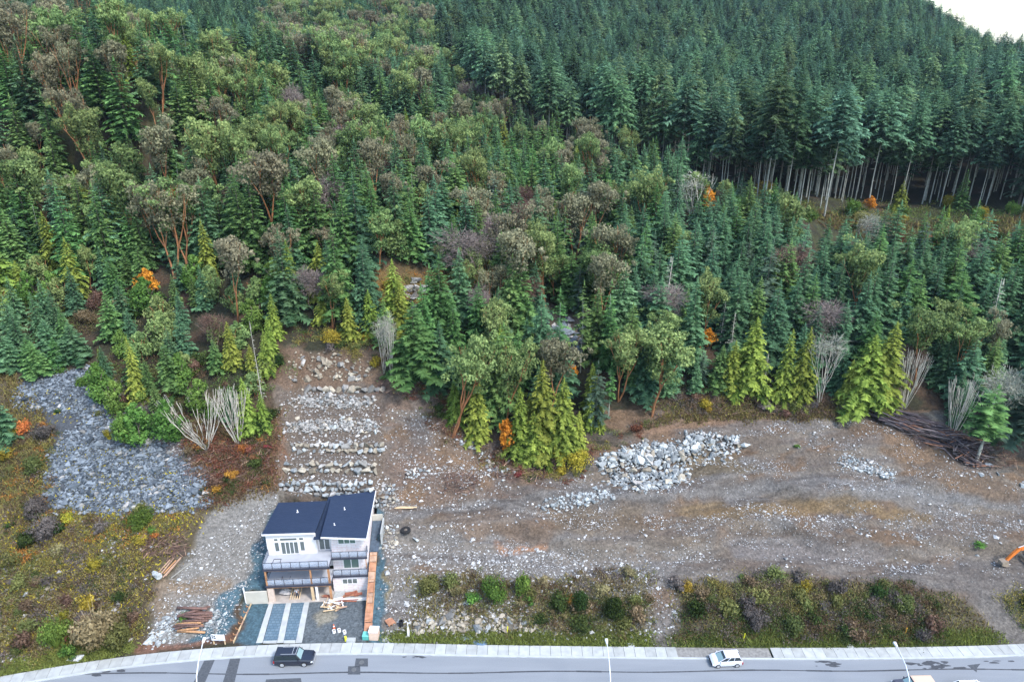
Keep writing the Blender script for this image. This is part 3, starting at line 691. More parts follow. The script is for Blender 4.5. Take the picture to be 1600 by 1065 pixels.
A('cedar', 1320, 632, 560, 'small pale cedar tucked left of the large bright lime pair', 1.2, 0)
A('cedar', 547, 528, 462, 'drooping yellow tree at the lip of the rock face', 1.3, 0)
A('cedar', 505, 500, 450, 'yellow-green cedar behind the rock face', 1.2, 2)
A('cedar', 580, 520, 450, 'slim yellow-green cedar between the rock face and the alder stems', 1.2, 1)
A('cedar', 920, 668, 605, 'thin yellow-green cedar standing under the grey-green fir', .9, 1)
A('cedar', 937, 670, 628, 'small yellow-green cedar near the left end of the white rock pile', 1.1, 0)
A('cedar', 1403, 330, 281, 'bright yellow-green tree in front of the tall bare trunks', 1.3, 2)
A('cedar', 1478, 345, 318, 'small yellow-green tree among the trunk feet at upper right', 1.3, 0)
A('cedar', 270, 300, 265, 'yellow-green conifer in the middle of the left hillside', 1.2, 0)
A('cedar', 150, 292, 225, 'yellow-green conifer right of the orange-trunked arbutus at left', 1.2, 1)
A('arb_green', 706, 682, 522, 'tall arbutus leaning over the dirt edge on a long orange trunk', 1.15, 1, (0, .12))
A('arb_green', 966, 625, 503, 'arbutus with a forked orange trunk above the white rock pile', 1.25, 3)
A('arb_green', 1018, 650, 507, 'broad pale arbutus right of the forked one above the rock pile', 1.5, 0)
A('arb_green', 775, 556, 466, 'round-topped arbutus behind the tall leaning one', 1.25, 2)
A('arb_green', 1040, 560, 478, 'pale olive arbutus behind the two above the rock pile', 1.3, 1)
A('arb_brown', 371, 508, 365, 'large arbutus with long bare orange trunk left of centre', 1.15, 1)
A('arb_brown', 443, 450, 350, 'tall brownish arbutus right of the one with the bare orange trunk', 1.1, 0)
A('arb_brown', 520, 420, 345, 'brown-tinged arbutus below the pale domed one', 1.2, 2)
A('arb_green', 495, 400, 268, 'pale domed arbutus standing out on the mid hillside', 1.3, 0)
A('arb_brown', 758, 452, 358, 'mauve-topped arbutus on a straight pale trunk near the centre', 1.0, 3)
A('arb_brown', 781, 455, 374, 'mauve-topped arbutus leaning beside its straight neighbour near the centre', .85, 1)
A('arb_green', 928, 500, 385, 'massive olive arbutus beside the grey rocky gap', 1.5, 2)
A('arb_green', 868, 470, 390, 'olive arbutus left of the massive one', 1.2, 3)
A('arb_green', 567, 262, 194, 'arbutus with a green cap and forked orange limbs, upper middle', 1.3, 1)
A('arb_brown', 604, 275, 197, 'thin brown arbutus right of the green-capped one, upper middle', .9, 3)
A('arb_brown', 635, 270, 176, 'brown arbutus with an orange leaf patch beside it, upper middle', 1.0, 0)
A('arb_green', 702, 262, 190, 'olive arbutus on tall stems between two gaps, upper middle', 1.2, 2)
A('arb_green', 752, 262, 176, 'narrow olive-brown arbutus rising above its neighbours, upper middle', 1.0, 1)
A('arb_brown', 738, 300, 224, 'slim bare-trunked arbutus with small brown top', .7, 3)
A('arb_green', 800, 275, 226, 'small bright olive arbutus leaning left, upper middle', .9, 1)
A('arb_brown', 893, 330, 258, 'domed mauve-brown arbutus right of centre', 1.3, 0)
A('arb_green', 968, 365, 290, 'olive arbutus right of the domed mauve-brown one', 1.3, 2)
A('arb_green', 1078, 440, 356, 'olive arbutus among blue-green young firs', 1.3, 3)
A('arb_green', 1430, 605, 480, 'large round-headed arbutus right of the bright lime pair', 1.35, 2)
A('arb_green', 1484, 600, 490, 'round-headed arbutus on a pale leaning trunk, right treeline', 1.0, 1)
A('arb_brown', 1530, 585, 480, 'thin greyish arbutus right of the two round-headed ones', 1.0, 3)
A('arb_brown', 66, 262, 188, 'orange-trunked arbutus near the left edge', 1.3, 1)
A('arb_brown', 78, 370, 275, 'wide-forking arbutus with orange limbs, left side', 1.5, 3)
A('arb_brown', 120, 372, 270, 'mauve-grey arbutus touching the wide-forking one, left side', 1.3, 2)
A('arb_brown', 385, 265, 214, 'round mauve arbutus with a visible stem, mid left hillside', 1.2, 0)
A('arb_brown', 424, 335, 255, 'purple-brown arbutus with long orange leaning stem', 1.0, 1, (0, -.15))
A('arb_green', 315, 305, 245, 'olive-brown arbutus on several stems, mid left hillside', 1.3, 2)
A('arb_green', 415, 130, 75, 'big light green domed arbutus near the top of the left hill', 1.6, 0)
A('arb_green', 302, 112, 62, 'light green domed arbutus below the ridge top', 1.5, 3)
A('arb_brown', 277, 82, 32, 'rusty arbutus with visible limbs on the ridge top', 1.5, 1)
A('arb_brown', 560, 200, 150, 'dark purple round arbutus upper middle', 1.4, 0)
A('arb_green', 680, 420, 380, 'small arbutus on the mossy rock clearing', 1.1, 1)
for u, vt, k in ((20, 52, 0), (48, 38, 1), (78, 27, 0), (105, 24, 2), (132, 30, 0), (160, 38, 3), (188, 42, 1), (214, 58, 0), (235, 36, 2), (322, 45, 0)):
    A('arb_green' if k != 1 else 'arb_brown', u, 92, vt, 'domed %s arbutus in the row along the rounded left ridge top' % ('olive-green' if k != 1 else 'rust-brown'), 1.5, k, None, 'arbutus trees along the left ridge top')
A('round', 162, 625, 563, 'lime-green rounded tree at the top edge of the dark rock slope', 1.0, 0)
A('round', 186, 645, 590, 'second lime-green rounded tree, just below the first at the rock slope', 1.0, 1)
A('round', 267, 688, 622, 'rounded green tree at the lower tip of the left grove, beside the bare fan', 1.1, 2)
A('round', 288, 610, 548, 'rounded green tree behind the left fan of bare stems', .9, 0)
A('round', 315, 640, 588, 'rounded green tree directly above the left fan of bare stems', 1.2, 1)
A('round', 222, 690, 625, 'green tree in the front row of the left grove', 1.1, 1)
A('round', 198, 690, 640, 'pale green small tree at the left grove foot over the rocks', 1.0, 2)
A('cedar', 218, 620, 525, 'slim conifer with a yellow top inside the left grove', .9, 0)
A('fir_green', 62, 588, 530, 'bright green young fir overhanging the grey rocks at left', 1.7, 0)
A('fir_green', 52, 575, 525, 'young fir tight behind the bright one overhanging the grey rocks', 1.5, 1)
A('fir_green', 92, 570, 525, 'rightmost young fir on the bench above the grey rocks', 1.7, 2)
A('fir_blue', 14, 575, 515, 'broad dark green young fir at the left edge bench', 1.8, 3)
A('fir_blue', 120, 560, 500, 'blue-green young fir near the gravel notch at left', 1.8, 1)
A('fir_blue', 80, 550, 495, 'blue-green young fir at the back of the left bench', 1.8, 2)
A('fir_blue', 5, 690, 600, 'dark fir cut by the left edge below the grey rocks', 1.4, 0)
A('fan', 322, 697, 615, 'left fan of bare white stems above the red brush', 1.3, 0)
A('fan', 372, 690, 606, 'right, more upright fan of bare white stems above the red brush', 1.1, 1)
A('alder', 613, 594, 482, 'cluster of bare white alder stems beside the broad green fir', .6, 0)
A('alder', 600, 580, 490, 'thin grey alder left of the white-stemmed cluster', .8, 1)
A('snag', 412, 640, 500, 'long thin bare white trunk left of the terraces', .35, 0)
A('fan', 1412, 636, 545, 'bare white multi-stem alder under the round-headed arbutus', .75, 1)
A('fan', 1487, 680, 590, 'bare white stems beside the lichen-covered alder at right', .8, 1)
A('alder', 1280, 628, 520, 'grey bare alder left of the bright lime pair', 1.2, 2)
A('alder', 1080, 362, 262, 'large bare pale tree with orange leaves on its right side', 1.5, 0)
A('orange', 1100, 345, 290, 'orange leaves hanging beside the large bare pale tree', 1.0, 0)
A('lichen', 1358, 400, 340, 'pale branching crown poking out above the young firs', 1.0, 0)
A('lichen', 1548, 668, 580, 'lichen-covered pale alder at the right end of the log pile', 1.1, 0)
A('snag', 1140, 560, 487, 'silver dead conifer top at the right treeline', .9, 0)
A('snag', 1125, 540, 465, 'grey-brown dead conifer behind the silver one', 1.0, 0)
A('snag', 1302, 470, 405, 'dead mauve conifer between green firs, right middle', 1.3, 0)
A('fir_grey', 1092, 290, 190, 'ash-grey tall fir at the corner of the tall forest', 1.2, 0)
A('fir_grey', 930, 665, 560, 'grey-green fir right of the jutting cedar clump', 1.2, 1)
A('fir_grey', 1590, 690, 520, 'soft green fir cut by the right edge near the logs', 1.6, 0)
A('fir_scraggy', 1525, 722, 598, 'green fir on a bare pale trunk at the right end of the logs', 2.3, 1)
A('fir_scraggy', 788, 640, 500, 'dark fir on a thin grey trunk between arbutus and cedars', 1.6, 1)
A('fir_scraggy', 905, 480, 400, 'thin-crowned fir with a bare trunk near the rocky gap', 1.2, 0)
A('fir_scraggy', 1010, 470, 375, 'thin-crowned fir with tall bare trunk, right of centre', 1.1, 1)
A('fir_green', 1497, 330, 262, 'lone fir with a long white trunk in front of the forest edge', 1.0, 2)
A('fir_green', 1400, 520, 402, 'large soft green fir, left one of a pair in the right middle', 1.6, 0)
A('fir_green', 1480, 530, 420, 'large soft green fir, right one of a pair in the right middle', 1.8, 1)
A('fir_blue', 1340, 450, 360, 'wide blue-green fir above the dead mauve conifer', 1.6, 2)
A('fir_blue', 1590, 440, 300, 'large dark fir cut by the right edge above the clearing', 1.2, 2)
for u, vb, vt, wd, lab in ((1105, 543, 512, 1., 'orange maple tucked left of the broad yellow-green cedar'), (235, 465, 420, 1., 'orange-yellow maple inside the left grove'), (1358, 330, 306, 1.1, 'round orange maple in front of the tall bare trunks'),
                       (1334, 530, 512, 1.2, 'orange leaves showing above the bright lime pair'), (658, 220, 208, 1.2, 'tiny orange maple top among arbutus, upper middle'), (1496, 420, 406, 1.3, 'tiny orange maple among young firs at right'),
                       (793, 708, 655, .8, 'orange-brown sapling left of the jutting cedar clump'), (1210, 530, 517, 1.2, 'small orange tuft above the two slender cedars'), (893, 590, 568, 1.3, 'orange leaves above the grey-green fir'),
                       (405, 395, 374, 1.4, 'orange-yellow maple top behind the large bare-trunked arbutus'), (275, 320, 296, 1., 'orange maple by the yellow-green conifer on the left hillside')):
    A('orange', u, vb, vt, lab, wd, 0)

# ------------------------------------------------------------------ the rest of the forest
LINE = np.array([(-900, 560), (0, 585), (60, 570), (135, 555), (165, 600), (200, 650), (270, 672), (330, 668), (400, 660), (425, 600), (440, 545), (500, 522), (560, 528), (600, 560), (640, 590), (690, 625), (725, 675), (790, 705), (850, 708),
                 (925, 668), (1000, 650), (1100, 612), (1200, 618), (1290, 625), (1370, 620), (1420, 625), (1500, 670), (1560, 700), (1600, 715), (1900, 790), (2600, 900)])
HOLES = [[(598, 425), (725, 430), (715, 500), (640, 520), (600, 490)], [(440, 505), (590, 528), (600, 600), (430, 600)], [(845, 490), (915, 500), (925, 572), (860, 560)], [(120, 505), (185, 495), (200, 525), (130, 545)],
         [(1290, 330), (1700, 345), (1800, 420), (1560, 415), (1420, 385), (1310, 350)], [(1300, 318), (1600, 330), (1600, 345), (1290, 335)]]
def jitter_grid(x0, x1, y0, y1, s):
    xs = np.arange(x0, x1, s); ys = np.arange(y0, y1, s * .87)
    X, Y = np.meshgrid(xs, ys); X = X + (np.arange(len(ys)) % 2)[:, None] * s * .5
    return (X + rng.uniform(-.46, .46, X.shape) * s).ravel(), (Y + rng.uniform(-.46, .46, X.shape) * s).ravel()
cand = []
for y0, y1, s in ((84, 130, 4.3), (130, 200, 5.1), (200, 420, 6.8), (420, 760, 7.6), (760, 1120, 8.5)):
    X, Y = jitter_grid(-1.12 * y1 - 8, 1.12 * y1 + 8, y0, y1, s); k = np.abs(X) < Y * 1.08 + 8
    cand.append(np.stack([X[k], Y[k]], 1))
cand = np.concatenate(cand); cz = ground_z(cand[:, 0], cand[:, 1])
cu, cv = proj(cand[:, 0], cand[:, 1], cz)
keep = cv < np.interp(cu, LINE[:, 0], LINE[:, 1]) - 2
for h in HOLES: keep &= ~((cand[:, 1] < 200) & pip(cu, cv, h))
pl = np.array(PLACED)
d = np.sqrt(((cand[:, None, :] - pl[None, :, :2]) ** 2).sum(2)) if len(cand) < 60000 else None
keep &= (d > pl[None, :, 2]).all(1)
cand = cand[keep]; cz = cz[keep]; cu = cu[keep]; cv = cv[keep]
mixn = fbm(cand[:, 0] * .035, cand[:, 1] * .035, 77, 3); rn = rng.random(len(cand)); rh = rng.random(len(cand))
TALL = np.array([(700, 130), (760, 200), (850, 235), (960, 275), (1080, 300), (1180, 318), (1300, 340), (1700, 352), (2600, 380)])
def region(u, v, Y, X):
    tall = u > 690 and v < np.interp(u, TALL[:, 0], TALL[:, 1]) and Y > 150
    if Y > 900 or (u > 1300 and Y > 640): return 'far'
    if tall: return 'tall'
    if u < 420 and Y > 226: return 'ridgeback'
    if u < 700 - (v - 100) * .1 and Y > (226 if u < 420 else 215): return 'backhill'
    if u < 150 and v > 478: return 'bench'
    if u < 435 and v > 440: return 'grove'
    if u < 470: return 'lefthill'
    if u < 960 - max(0, (350 - v)) * .2: return 'middle'
    if v < 425 and 1240 < u: return 'clearing'
    return 'young'
MIX = {'ridgeback': [('fir_tall', .7), ('fir_blue', 1)], 'far': [('fir_blue', 1)], 'tall': [('fir_tall', .97), ('fir_grey', 1)],
       'backhill': [('fir_blue', .6), ('fir_green', .74), ('fir_tall', .84), ('mauve', .86), ('arb_brown', .92), ('arb_green', 1)],
       'bench': [('fir_blue', .6), ('fir_green', .85), ('olive', 1)],
       'grove': [('olive', .25), ('round', .42), ('fir_green', .66), ('fir_blue', .84), ('arb_green', .93), ('cedar', .97), ('mauve', 1)],
       'lefthill': [('fir_green', .46), ('fir_blue', .63), ('arb_green', .79), ('arb_brown', .88), ('mauve', .92), ('cedar', .95), ('fir_scraggy', 1)],
       'middle': [('fir_green', .38), ('fir_blue', .62), ('arb_green', .72), ('arb_brown', .80), ('mauve', .85), ('fir_grey', .89), ('fir_scraggy', .95), ('cedar', .97), ('olive', 1)],
       'clearing': [('round', .3), ('olive', .5), ('fir_green', .75), ('mauve', 1)],
       'young': [('fir_blue', .74), ('fir_green', .88), ('fir_grey', .92), ('arb_green', .96), ('mauve', .98), ('snag', 1)]}
HT = {'ridgeback': (16, 21), 'far': (17, 33), 'tall': (18, 33), 'backhill': (17, 23), 'bench': (7, 10), 'grove': (6, 10), 'lefthill': (11, 19), 'middle': (10, 18), 'clearing': (3, 5), 'young': (11, 17)}
ADJ = {'fir_blue': 'blue-green fir', 'fir_green': 'mid-green fir', 'fir_tall': 'tall dark fir', 'fir_grey': 'greyish sparse fir', 'fir_scraggy': 'thin sparse-topped fir', 'cedar': 'yellow-green cedar', 'arb_green': 'olive-leaved arbutus',
       'arb_brown': 'brown-tinged arbutus', 'round': 'light green rounded tree', 'olive': 'olive bushy tree', 'mauve': 'leafless mauve-grey tree', 'snag': 'dead grey conifer'}
def where(reg, u, v, Y):
    if reg == 'tall': return ('along the front of the forest edge' if v > np.interp(u, TALL[:, 0], TALL[:, 1]) - 18 and u > 1090 else 'in the second rows behind the forest edge' if v > np.interp(u, TALL[:, 0], TALL[:, 1]) - 45 and u > 1090 else 'in the tall forest above the middle of the photo' if u < 1100 else 'in the tall forest at upper right') if Y < 240 else 'deep in the upper right forest'
    if reg == 'ridgeback': return 'on the dark slope behind the left ridge top'
    if reg == 'backhill': return ('on the dim slope %s' % ('beside the purple round arbutus' if u < 600 else 'left of the tall upper forest'))
    if reg == 'bench': return 'on the bench above the grey rocks at far left'
    if reg == 'grove': return 'in the grove above the bare white fans' if u > 270 else 'in the grove right of the grey rock slope' if v > 540 else 'at the back of the left grove'
    if reg == 'lefthill': return 'high on the left hill under the ridge' if v < 180 else ('on the left hillside near the photo edge' if u < 160 else 'on the left hillside below the ridge' if u < 330 else 'on the right flank of the left hill') if v < 330 else ('above the left bench' if u < 200 else 'above the left grove')
    if reg == 'middle': return ('in the hollow behind the left hill' if v < 230 else 'left of the mossy rock clearing' if u < 600 and v > 380 else 'above the mossy rock clearing' if u < 740 and v < 430 else 'between the rock face and the cedars' if v > 500 and u < 800 else
                                'behind the jutting cedar clump' if v > 500 else 'above the jutting cedar clump' if v > 380 else 'on the slope in the middle of the photo' if u < 720 else 'right of the middle below the tall forest')
    if reg == 'clearing': return 'in the brushy clearing below the tall trunks'
    return ('just behind the right treeline' if v > 540 else 'in the young stand behind the lime pair' if v > 460 and u > 1270 else 'in the young stand above the white rock pile' if v > 430 and u < 1150 else 'in the middle of the young right stand' if v > 420 else 'at the top of the young stand below the clearing')
FILL = []
LM = [(706, 600, 'the leaning orange-trunked arbutus'), (850, 640, 'the jutting yellow cedar clump'), (652, 540, 'the broad bright green fir'), (613, 540, 'the white alder stems'), (1360, 570, 'the bright lime cedar pair'), (1235, 565, 'the two slender cedars'),
      (1168, 550, 'the broad treeline cedar'), (1430, 540, 'the round-headed arbutus'), (1548, 620, 'the lichen-covered alder'), (1590, 600, 'the soft fir at the right edge'), (1092, 240, 'the ash-grey tall fir'), (1080, 310, 'the large bare pale tree'),
      (1358, 318, 'the round orange maple'), (1403, 305, 'the yellow-green tree under the trunks'), (1497, 300, 'the lone white-trunked fir'), (1302, 440, 'the dead mauve conifer'), (1340, 410, 'the wide blue-green fir'), (1400, 460, 'the left large soft fir'),
      (1480, 470, 'the right large soft fir'), (975, 565, 'the fork-trunked arbutus'), (1035, 575, 'the broad pale arbutus'), (928, 440, 'the massive olive arbutus'), (785, 505, 'the round-topped arbutus'), (765, 405, 'the two mauve-topped arbutus'),
      (893, 290, 'the domed mauve arbutus'), (567, 225, 'the green-capped arbutus'), (752, 215, 'the narrow tall arbutus'), (800, 250, 'the small bright arbutus'), (658, 214, 'the tiny orange maple top'), (495, 330, 'the pale domed arbutus'),
      (371, 430, 'the bare-trunked large arbutus'), (443, 400, 'the tall brownish arbutus'), (124, 420, 'the narrow yellow-green conifer'), (20, 430, 'the edge-cut yellow conifer'), (78, 320, 'the wide-forking arbutus'), (66, 225, 'the orange-trunked arbutus'),
      (415, 100, 'the big light green dome'), (300, 85, 'the lower light green dome'), (424, 295, 'the purple-brown leaning arbutus'), (315, 275, 'the many-stemmed arbutus'), (385, 240, 'the round mauve arbutus'), (270, 282, 'the hillside yellow conifer'),
      (235, 440, 'the orange-yellow grove maple'), (218, 570, 'the yellow-topped grove conifer'), (162, 595, 'the lime-green rounded tree'), (267, 655, 'the rounded tree by the fan'), (322, 655, 'the left bare fan'), (372, 650, 'the right bare fan'),
      (62, 560, 'the bright young bench fir'), (660, 465, 'the mossy rock clearing'), (885, 530, 'the grey rocky gap'), (510, 570, 'the brown rock face'), (1480, 380, 'the brushy clearing'), (130, 35, 'the domed row on the ridge')]
LM2 = [(224, 818, 'the round bright green bush'), (155, 1003, 'the large straw-coloured bush'), (90, 1010, 'the bright green pavement bush'), (76, 840, 'the big mauve bush'), (40, 675, 'the rust-orange bush'), (769, 935, 'the tall bright green bush'), (817, 930, 'the narrow green shrub'),
       (955, 965, 'the dark middle-scrub bush'), (1072, 922, 'the yellow left-end bush'), (948, 1000, 'the middle street lamp'), (1400, 1005, 'the right street lamp'), (1135, 1020, 'the silver car'), (1161, 985, 'the yellow stake'), (1563, 870, 'the excavator bucket'), (263, 885, 'the thin planks'),
       (322, 655, 'the left bare fan'), (372, 650, 'the right bare fan'), (1440, 670, 'the long log pile'), (1050, 720, 'the white rock heap'), (660, 465, 'the mossy rock clearing'), (510, 570, 'the brown rock face'), (1358, 318, 'the round orange maple'), (1500, 340, 'the lone white-trunked fir'), (62, 560, 'the bright young bench fir'),
       (900, 725, 'the wide yellow-green bush'), (706, 640, 'the leaning orange-trunked arbutus'), (1235, 600, 'the two slender cedars'), (1360, 610, 'the bright lime cedar pair'), (190, 740, 'the middle of the dark rock slope'), (218, 600, 'the yellow-topped grove conifer'), (640, 975, 'the white marker post')]
def relation(u, v, lms):
    name, bu, bv = min(((n, a, b) for a, b, n in lms), key=lambda q: math.hypot(q[1] - u, (q[2] - v) * 1.3))
    dx, dy = u - bu, v - bv; d = math.hypot(dx, dy); a = math.degrees(math.atan2(-dy, dx)) % 360
    sec = ('right of', 'up right of', 'above', 'up left of', 'left of', 'down left of', 'below', 'down right of')[int((a + 22.5) // 45) % 8]
    far = 'close ' if d < 32 else 'just ' if d < 65 else '' if d < 105 else 'well ' if d < 160 else 'far '
    return far + sec + ' ' + name
for i in range(len(cand)):
    X, Y = cand[i]; reg = region(cu[i], cv[i], Y, X)
    if reg == 'clearing' and rn[i] > .3: continue
    r_ = (rn[i] * 7.31 + mixn[i] * 3) % 1.0
    sp = next(s for s, q in MIX[reg] if r_ <= q)
    if reg in ('middle', 'grove') and cv[i] > np.interp(cu[i], LINE[:, 0], LINE[:, 1]) - 75 and cu[i] > 330 and rh[i] * 97 % 1 < .3: sp = 'cedar'
    h = HT[reg][0] + (HT[reg][1] - HT[reg][0]) * rh[i]; u_ = cu[i]
    if sp == 'cedar': h *= .8
    if sp[:3] == 'arb': h *= 1.08
    if sp in ('mauve', 'round', 'olive'): h *= .75
    if sp == 'snag': h *= .9
    if cv[i] > np.interp(cu[i], LINE[:, 0], LINE[:, 1]) - 22: h *= .72
    if reg == 'young' and Y < 112: h *= .8
    if reg in ('young', 'clearing') and u_ > 1060 and cv[i] < np.interp(u_, TALL[:, 0], TALL[:, 1]) + 48: h *= .5
    if reg == 'tall' and cv[i] > np.interp(u_, TALL[:, 0], TALL[:, 1]) - 25: h *= 1.06
    wd = {'fir_blue': 1.08, 'fir_green': 1.05, 'fir_tall': 1.05, 'arb_green': 1.1, 'arb_brown': 1.1, 'cedar': 1.1, 'fir_grey': 1.15}.get(sp, 1.15) * (.85 + .3 * rng.random())
    if reg == 'young': wd *= 1.05
    if reg == 'far': wd *= 1.15
    inview = -60 < cu[i] < 1660 and (CAM_H - cz[i] - h) < Y * T(1065)
    FILL.append((sp, X, Y, cz[i] - .15, h, wd, reg, cu[i], cv[i], h / Y * (1 if inview else .01), inview))
order = sorted(range(len(FILL)), key=lambda i: -FILL[i][9])
single = set(); cnt = {}
for o in list(SC.objects):
    if o.get('category'): s_ = o.name.split('.')[0]; cnt[s_] = cnt.get(s_, 0) + 1
for i in order:
    f = FILL[i]; nm = SPN[f[0]]
    if not f[10] or f[6] == 'far' or f[2] > 420: continue
    if cnt.get(nm, 0) < 300: cnt[nm] = cnt.get(nm, 0) + 1; single.add(i)
GNP = []
for i, f in enumerate(FILL):
    sp, X, Y, z, h, wd, reg, u, v, _, _ = f
    k = random.randrange(NV[sp])
    if i in single:
        uu, vv = proj(X, Y, z + h * .6); sz = 'short ' if h < HT[reg][0] + .2 * (HT[reg][1] - HT[reg][0]) else 'high ' if h > HT[reg][0] + .8 * (HT[reg][1] - HT[reg][0]) else ''
        wh = where(reg, u, v, Y); lab = sz + ADJ[sp] + ' ' + relation(uu, vv, LM)
        plant_tree(sp, X, Y, h, wd, lab, sz + ADJ[sp] + (' trees ' if 'arbutus' in ADJ[sp] else 's ') + relation(uu, vv, LM), z, None, k)
    else:
        if sp == 'snag': sp, k = 'fir_blue', 0
        GNP.append((X, Y, z, sp, k, h, wd))
print('TREES single', len(single), 'mass', len(GNP), cnt)
# one object for the rest: every crown and trunk instanced on its own point
keys = sorted({(g[3], g[4]) for g in GNP})
kid = {k: i for i, k in enumerate(keys)}
src_crown = {}; src_trunk = {}
def rep(me, name):              # a real tree of the forest that shows this mesh
    for o in SC.objects:
        if o.type == 'MESH' and o.data is me: return o
    return None
def forest(name, pts, label):
    me = bpy.data.meshes.new(name); me.from_pydata([p[:3] for p in pts], [], [])
    def at(n, t, vals, f='value'):
        a = me.attributes.new(n, t, 'POINT'); a.data.foreach_set(f, np.asarray(vals, np.float32 if t != 'INT' else np.int32).ravel())
    at('pick', 'INT', [kid[p[3], p[4]] for p in pts]); at('rot', 'FLOAT_VECTOR', [(0, 0, random.uniform(0, 6.28)) for p in pts], 'vector')
    at('size', 'FLOAT_VECTOR', [(p[5] / PR[p[3], p[4]][2] * p[6],) * 2 + (p[5] / PR[p[3], p[4]][2],) for p in pts], 'vector')
    o = obj(name, me, label=label, cat='forest', kind='stuff')
    md = o.modifiers.new('instances', 'NODES'); ng = bpy.data.node_groups.new(name, 'GeometryNodeTree'); md.node_group = ng
    ng.interface.new_socket('Geometry', in_out='INPUT', socket_type='NodeSocketGeometry'); ng.interface.new_socket('Geometry', in_out='OUTPUT', socket_type='NodeSocketGeometry')
    N = ng.nodes; gi = N.new('NodeGroupInput'); go = N.new('NodeGroupOutput')
    ap = N.new('GeometryNodeInputNamedAttribute'); ap.data_type = 'INT'; ap.inputs[0].default_value = 'pick'
    ar = N.new('GeometryNodeInputNamedAttribute'); ar.data_type = 'FLOAT_VECTOR'; ar.inputs[0].default_value = 'rot'
    asz = N.new('GeometryNodeInputNamedAttribute'); asz.data_type = 'FLOAT_VECTOR'; asz.inputs[0].default_value = 'size'
    outj = N.new('GeometryNodeJoinGeometry'); ng.links.new(outj.outputs[0], go.inputs[0])
    for part in (0, 1):
        jn = N.new('GeometryNodeJoinGeometry'); ios = []
        for k in keys:
            ob = rep(PR[k][part], k)
            if ob is None:
                e = plant_tree(k[0], pts[0][0], pts[0][1] - 6, 6, 1, ADJ[k[0]] + ' deep in the upper right forest', ADJ[k[0]] + 's deep in the upper right forest', None, None, k[1]); ob = rep(PR[k][part], k)
            oi = N.new('GeometryNodeObjectInfo'); oi.transform_space = 'ORIGINAL'; oi.inputs['Object'].default_value = ob; oi.inputs['As Instance'].default_value = True; ios.append(oi)
        for oi in reversed(ios): ng.links.new(oi.outputs['Geometry'], jn.inputs[0])
        ip = N.new('GeometryNodeInstanceOnPoints'); ip.inputs['Pick Instance'].default_value = True
        ng.links.new(gi.outputs[0], ip.inputs['Points']); ng.links.new(jn.outputs[0], ip.inputs['Instance']); ng.links.new(ap.outputs[0], ip.inputs['Instance Index'])
        ng.links.new(ar.outputs[0], ip.inputs['Rotation']); ng.links.new(asz.outputs[0], ip.inputs['Scale']); ng.links.new(ip.outputs[0], outj.inputs[0])
    return o
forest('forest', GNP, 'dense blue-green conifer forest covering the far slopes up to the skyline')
# ------------------------------------------------------------------ house
M_wall = simple('white_sheathing', (.74, .73, .74), .8, noise=.06, scale=2)
def wrapmat():                   # white boards with pinkish tape lines
    m, t, p = newmat('house_wrap'); p.inputs['Roughness'].default_value = .8
    tc = t.nodes.new('ShaderNodeTexCoord'); sx = t.nodes.new('ShaderNodeSeparateXYZ'); t.links.new(tc.outputs['Object'], sx.inputs[0])
    n = t.nodes.new('ShaderNodeTexNoise'); n.inputs['Scale'].default_value = 2.3; n.inputs['Detail'].default_value = 5; t.links.new(tc.outputs['Object'], n.inputs[0])
    b = t.nodes.new('ShaderNodeTexBrick'); b.inputs['Scale'].default_value = 1; b.inputs['Brick Width'].default_value = 1.3; b.inputs['Row Height'].default_value = .32; b.inputs['Mortar Size'].default_value = .022
    b.inputs['Color1'].default_value = (.66, .62, .63, 1); b.inputs['Color2'].default_value = (.60, .56, .58, 1); b.inputs['Mortar'].default_value = (.52, .33, .30, 1)
    cm = t.nodes.new('ShaderNodeCombineXYZ'); t.links.new(sx.outputs[0], cm.inputs[0]); t.links.new(sx.outputs[2], cm.inputs[1]); t.links.new(cm.outputs[0], b.inputs['Vector'])
    mx = t.nodes.new('ShaderNodeMix'); mx.data_type = 'RGBA'; mr = t.nodes.new('ShaderNodeMapRange'); mr.inputs[1].default_value = .45; mr.inputs[2].default_value = .7; t.links.new(n.outputs[0], mr.inputs[0])
    mx.inputs[7].default_value = (.68, .67, .69, 1); t.links.new(b.outputs[0], mx.inputs[6]); t.links.new(mr.outputs[0], mx.inputs[0]); t.links.new(mx.outputs[2], p.inputs['Base Color']); return m
M_wrap = wrapmat()
def roofmat():
    m, t, p = newmat('shingles'); p.inputs['Roughness'].default_value = .55; p.inputs['Specular IOR Level'].default_value = .35
    tc = t.nodes.new('ShaderNodeTexCoord'); b = t.nodes.new('ShaderNodeTexBrick'); b.inputs['Scale'].default_value = 1; b.inputs['Brick Width'].default_value = .5; b.inputs['Row Height'].default_value = .22; b.inputs['Mortar Size'].default_value = .02
    b.inputs['Color1'].default_value = (.018, .032, .068, 1); b.inputs['Color2'].default_value = (.026, .042, .082, 1); b.inputs['Mortar'].default_value = (.012, .022, .05, 1)
    t.links.new(tc.outputs['Object'], b.inputs['Vector']); t.links.new(b.outputs[0], p.inputs['Base Color'])
    bp = t.nodes.new('ShaderNodeBump'); bp.inputs['Strength'].default_value = .3; bp.inputs['Distance'].default_value = .02; t.links.new(b.outputs[1], bp.inputs['Height']); bp.invert = True; t.links.new(bp.outputs[0], p.inputs['Normal']); return m
M_roof = roofmat()
M_trimw = simple('white_trim', (.80, .80, .82), .6, noise=.03); M_fascia = simple('dark_fascia', (.045, .05, .075), .5, noise=.1)
M_deck = simple('deck_membrane', (.40, .42, .47), .6, noise=.08, scale=1); M_wood = simple('raw_lumber', (.42, .22, .11), .8, noise=.3, scale=2.5); M_ply = simple('orange_plywood', (.40, .195, .115), .75, noise=.3, scale=1.4)
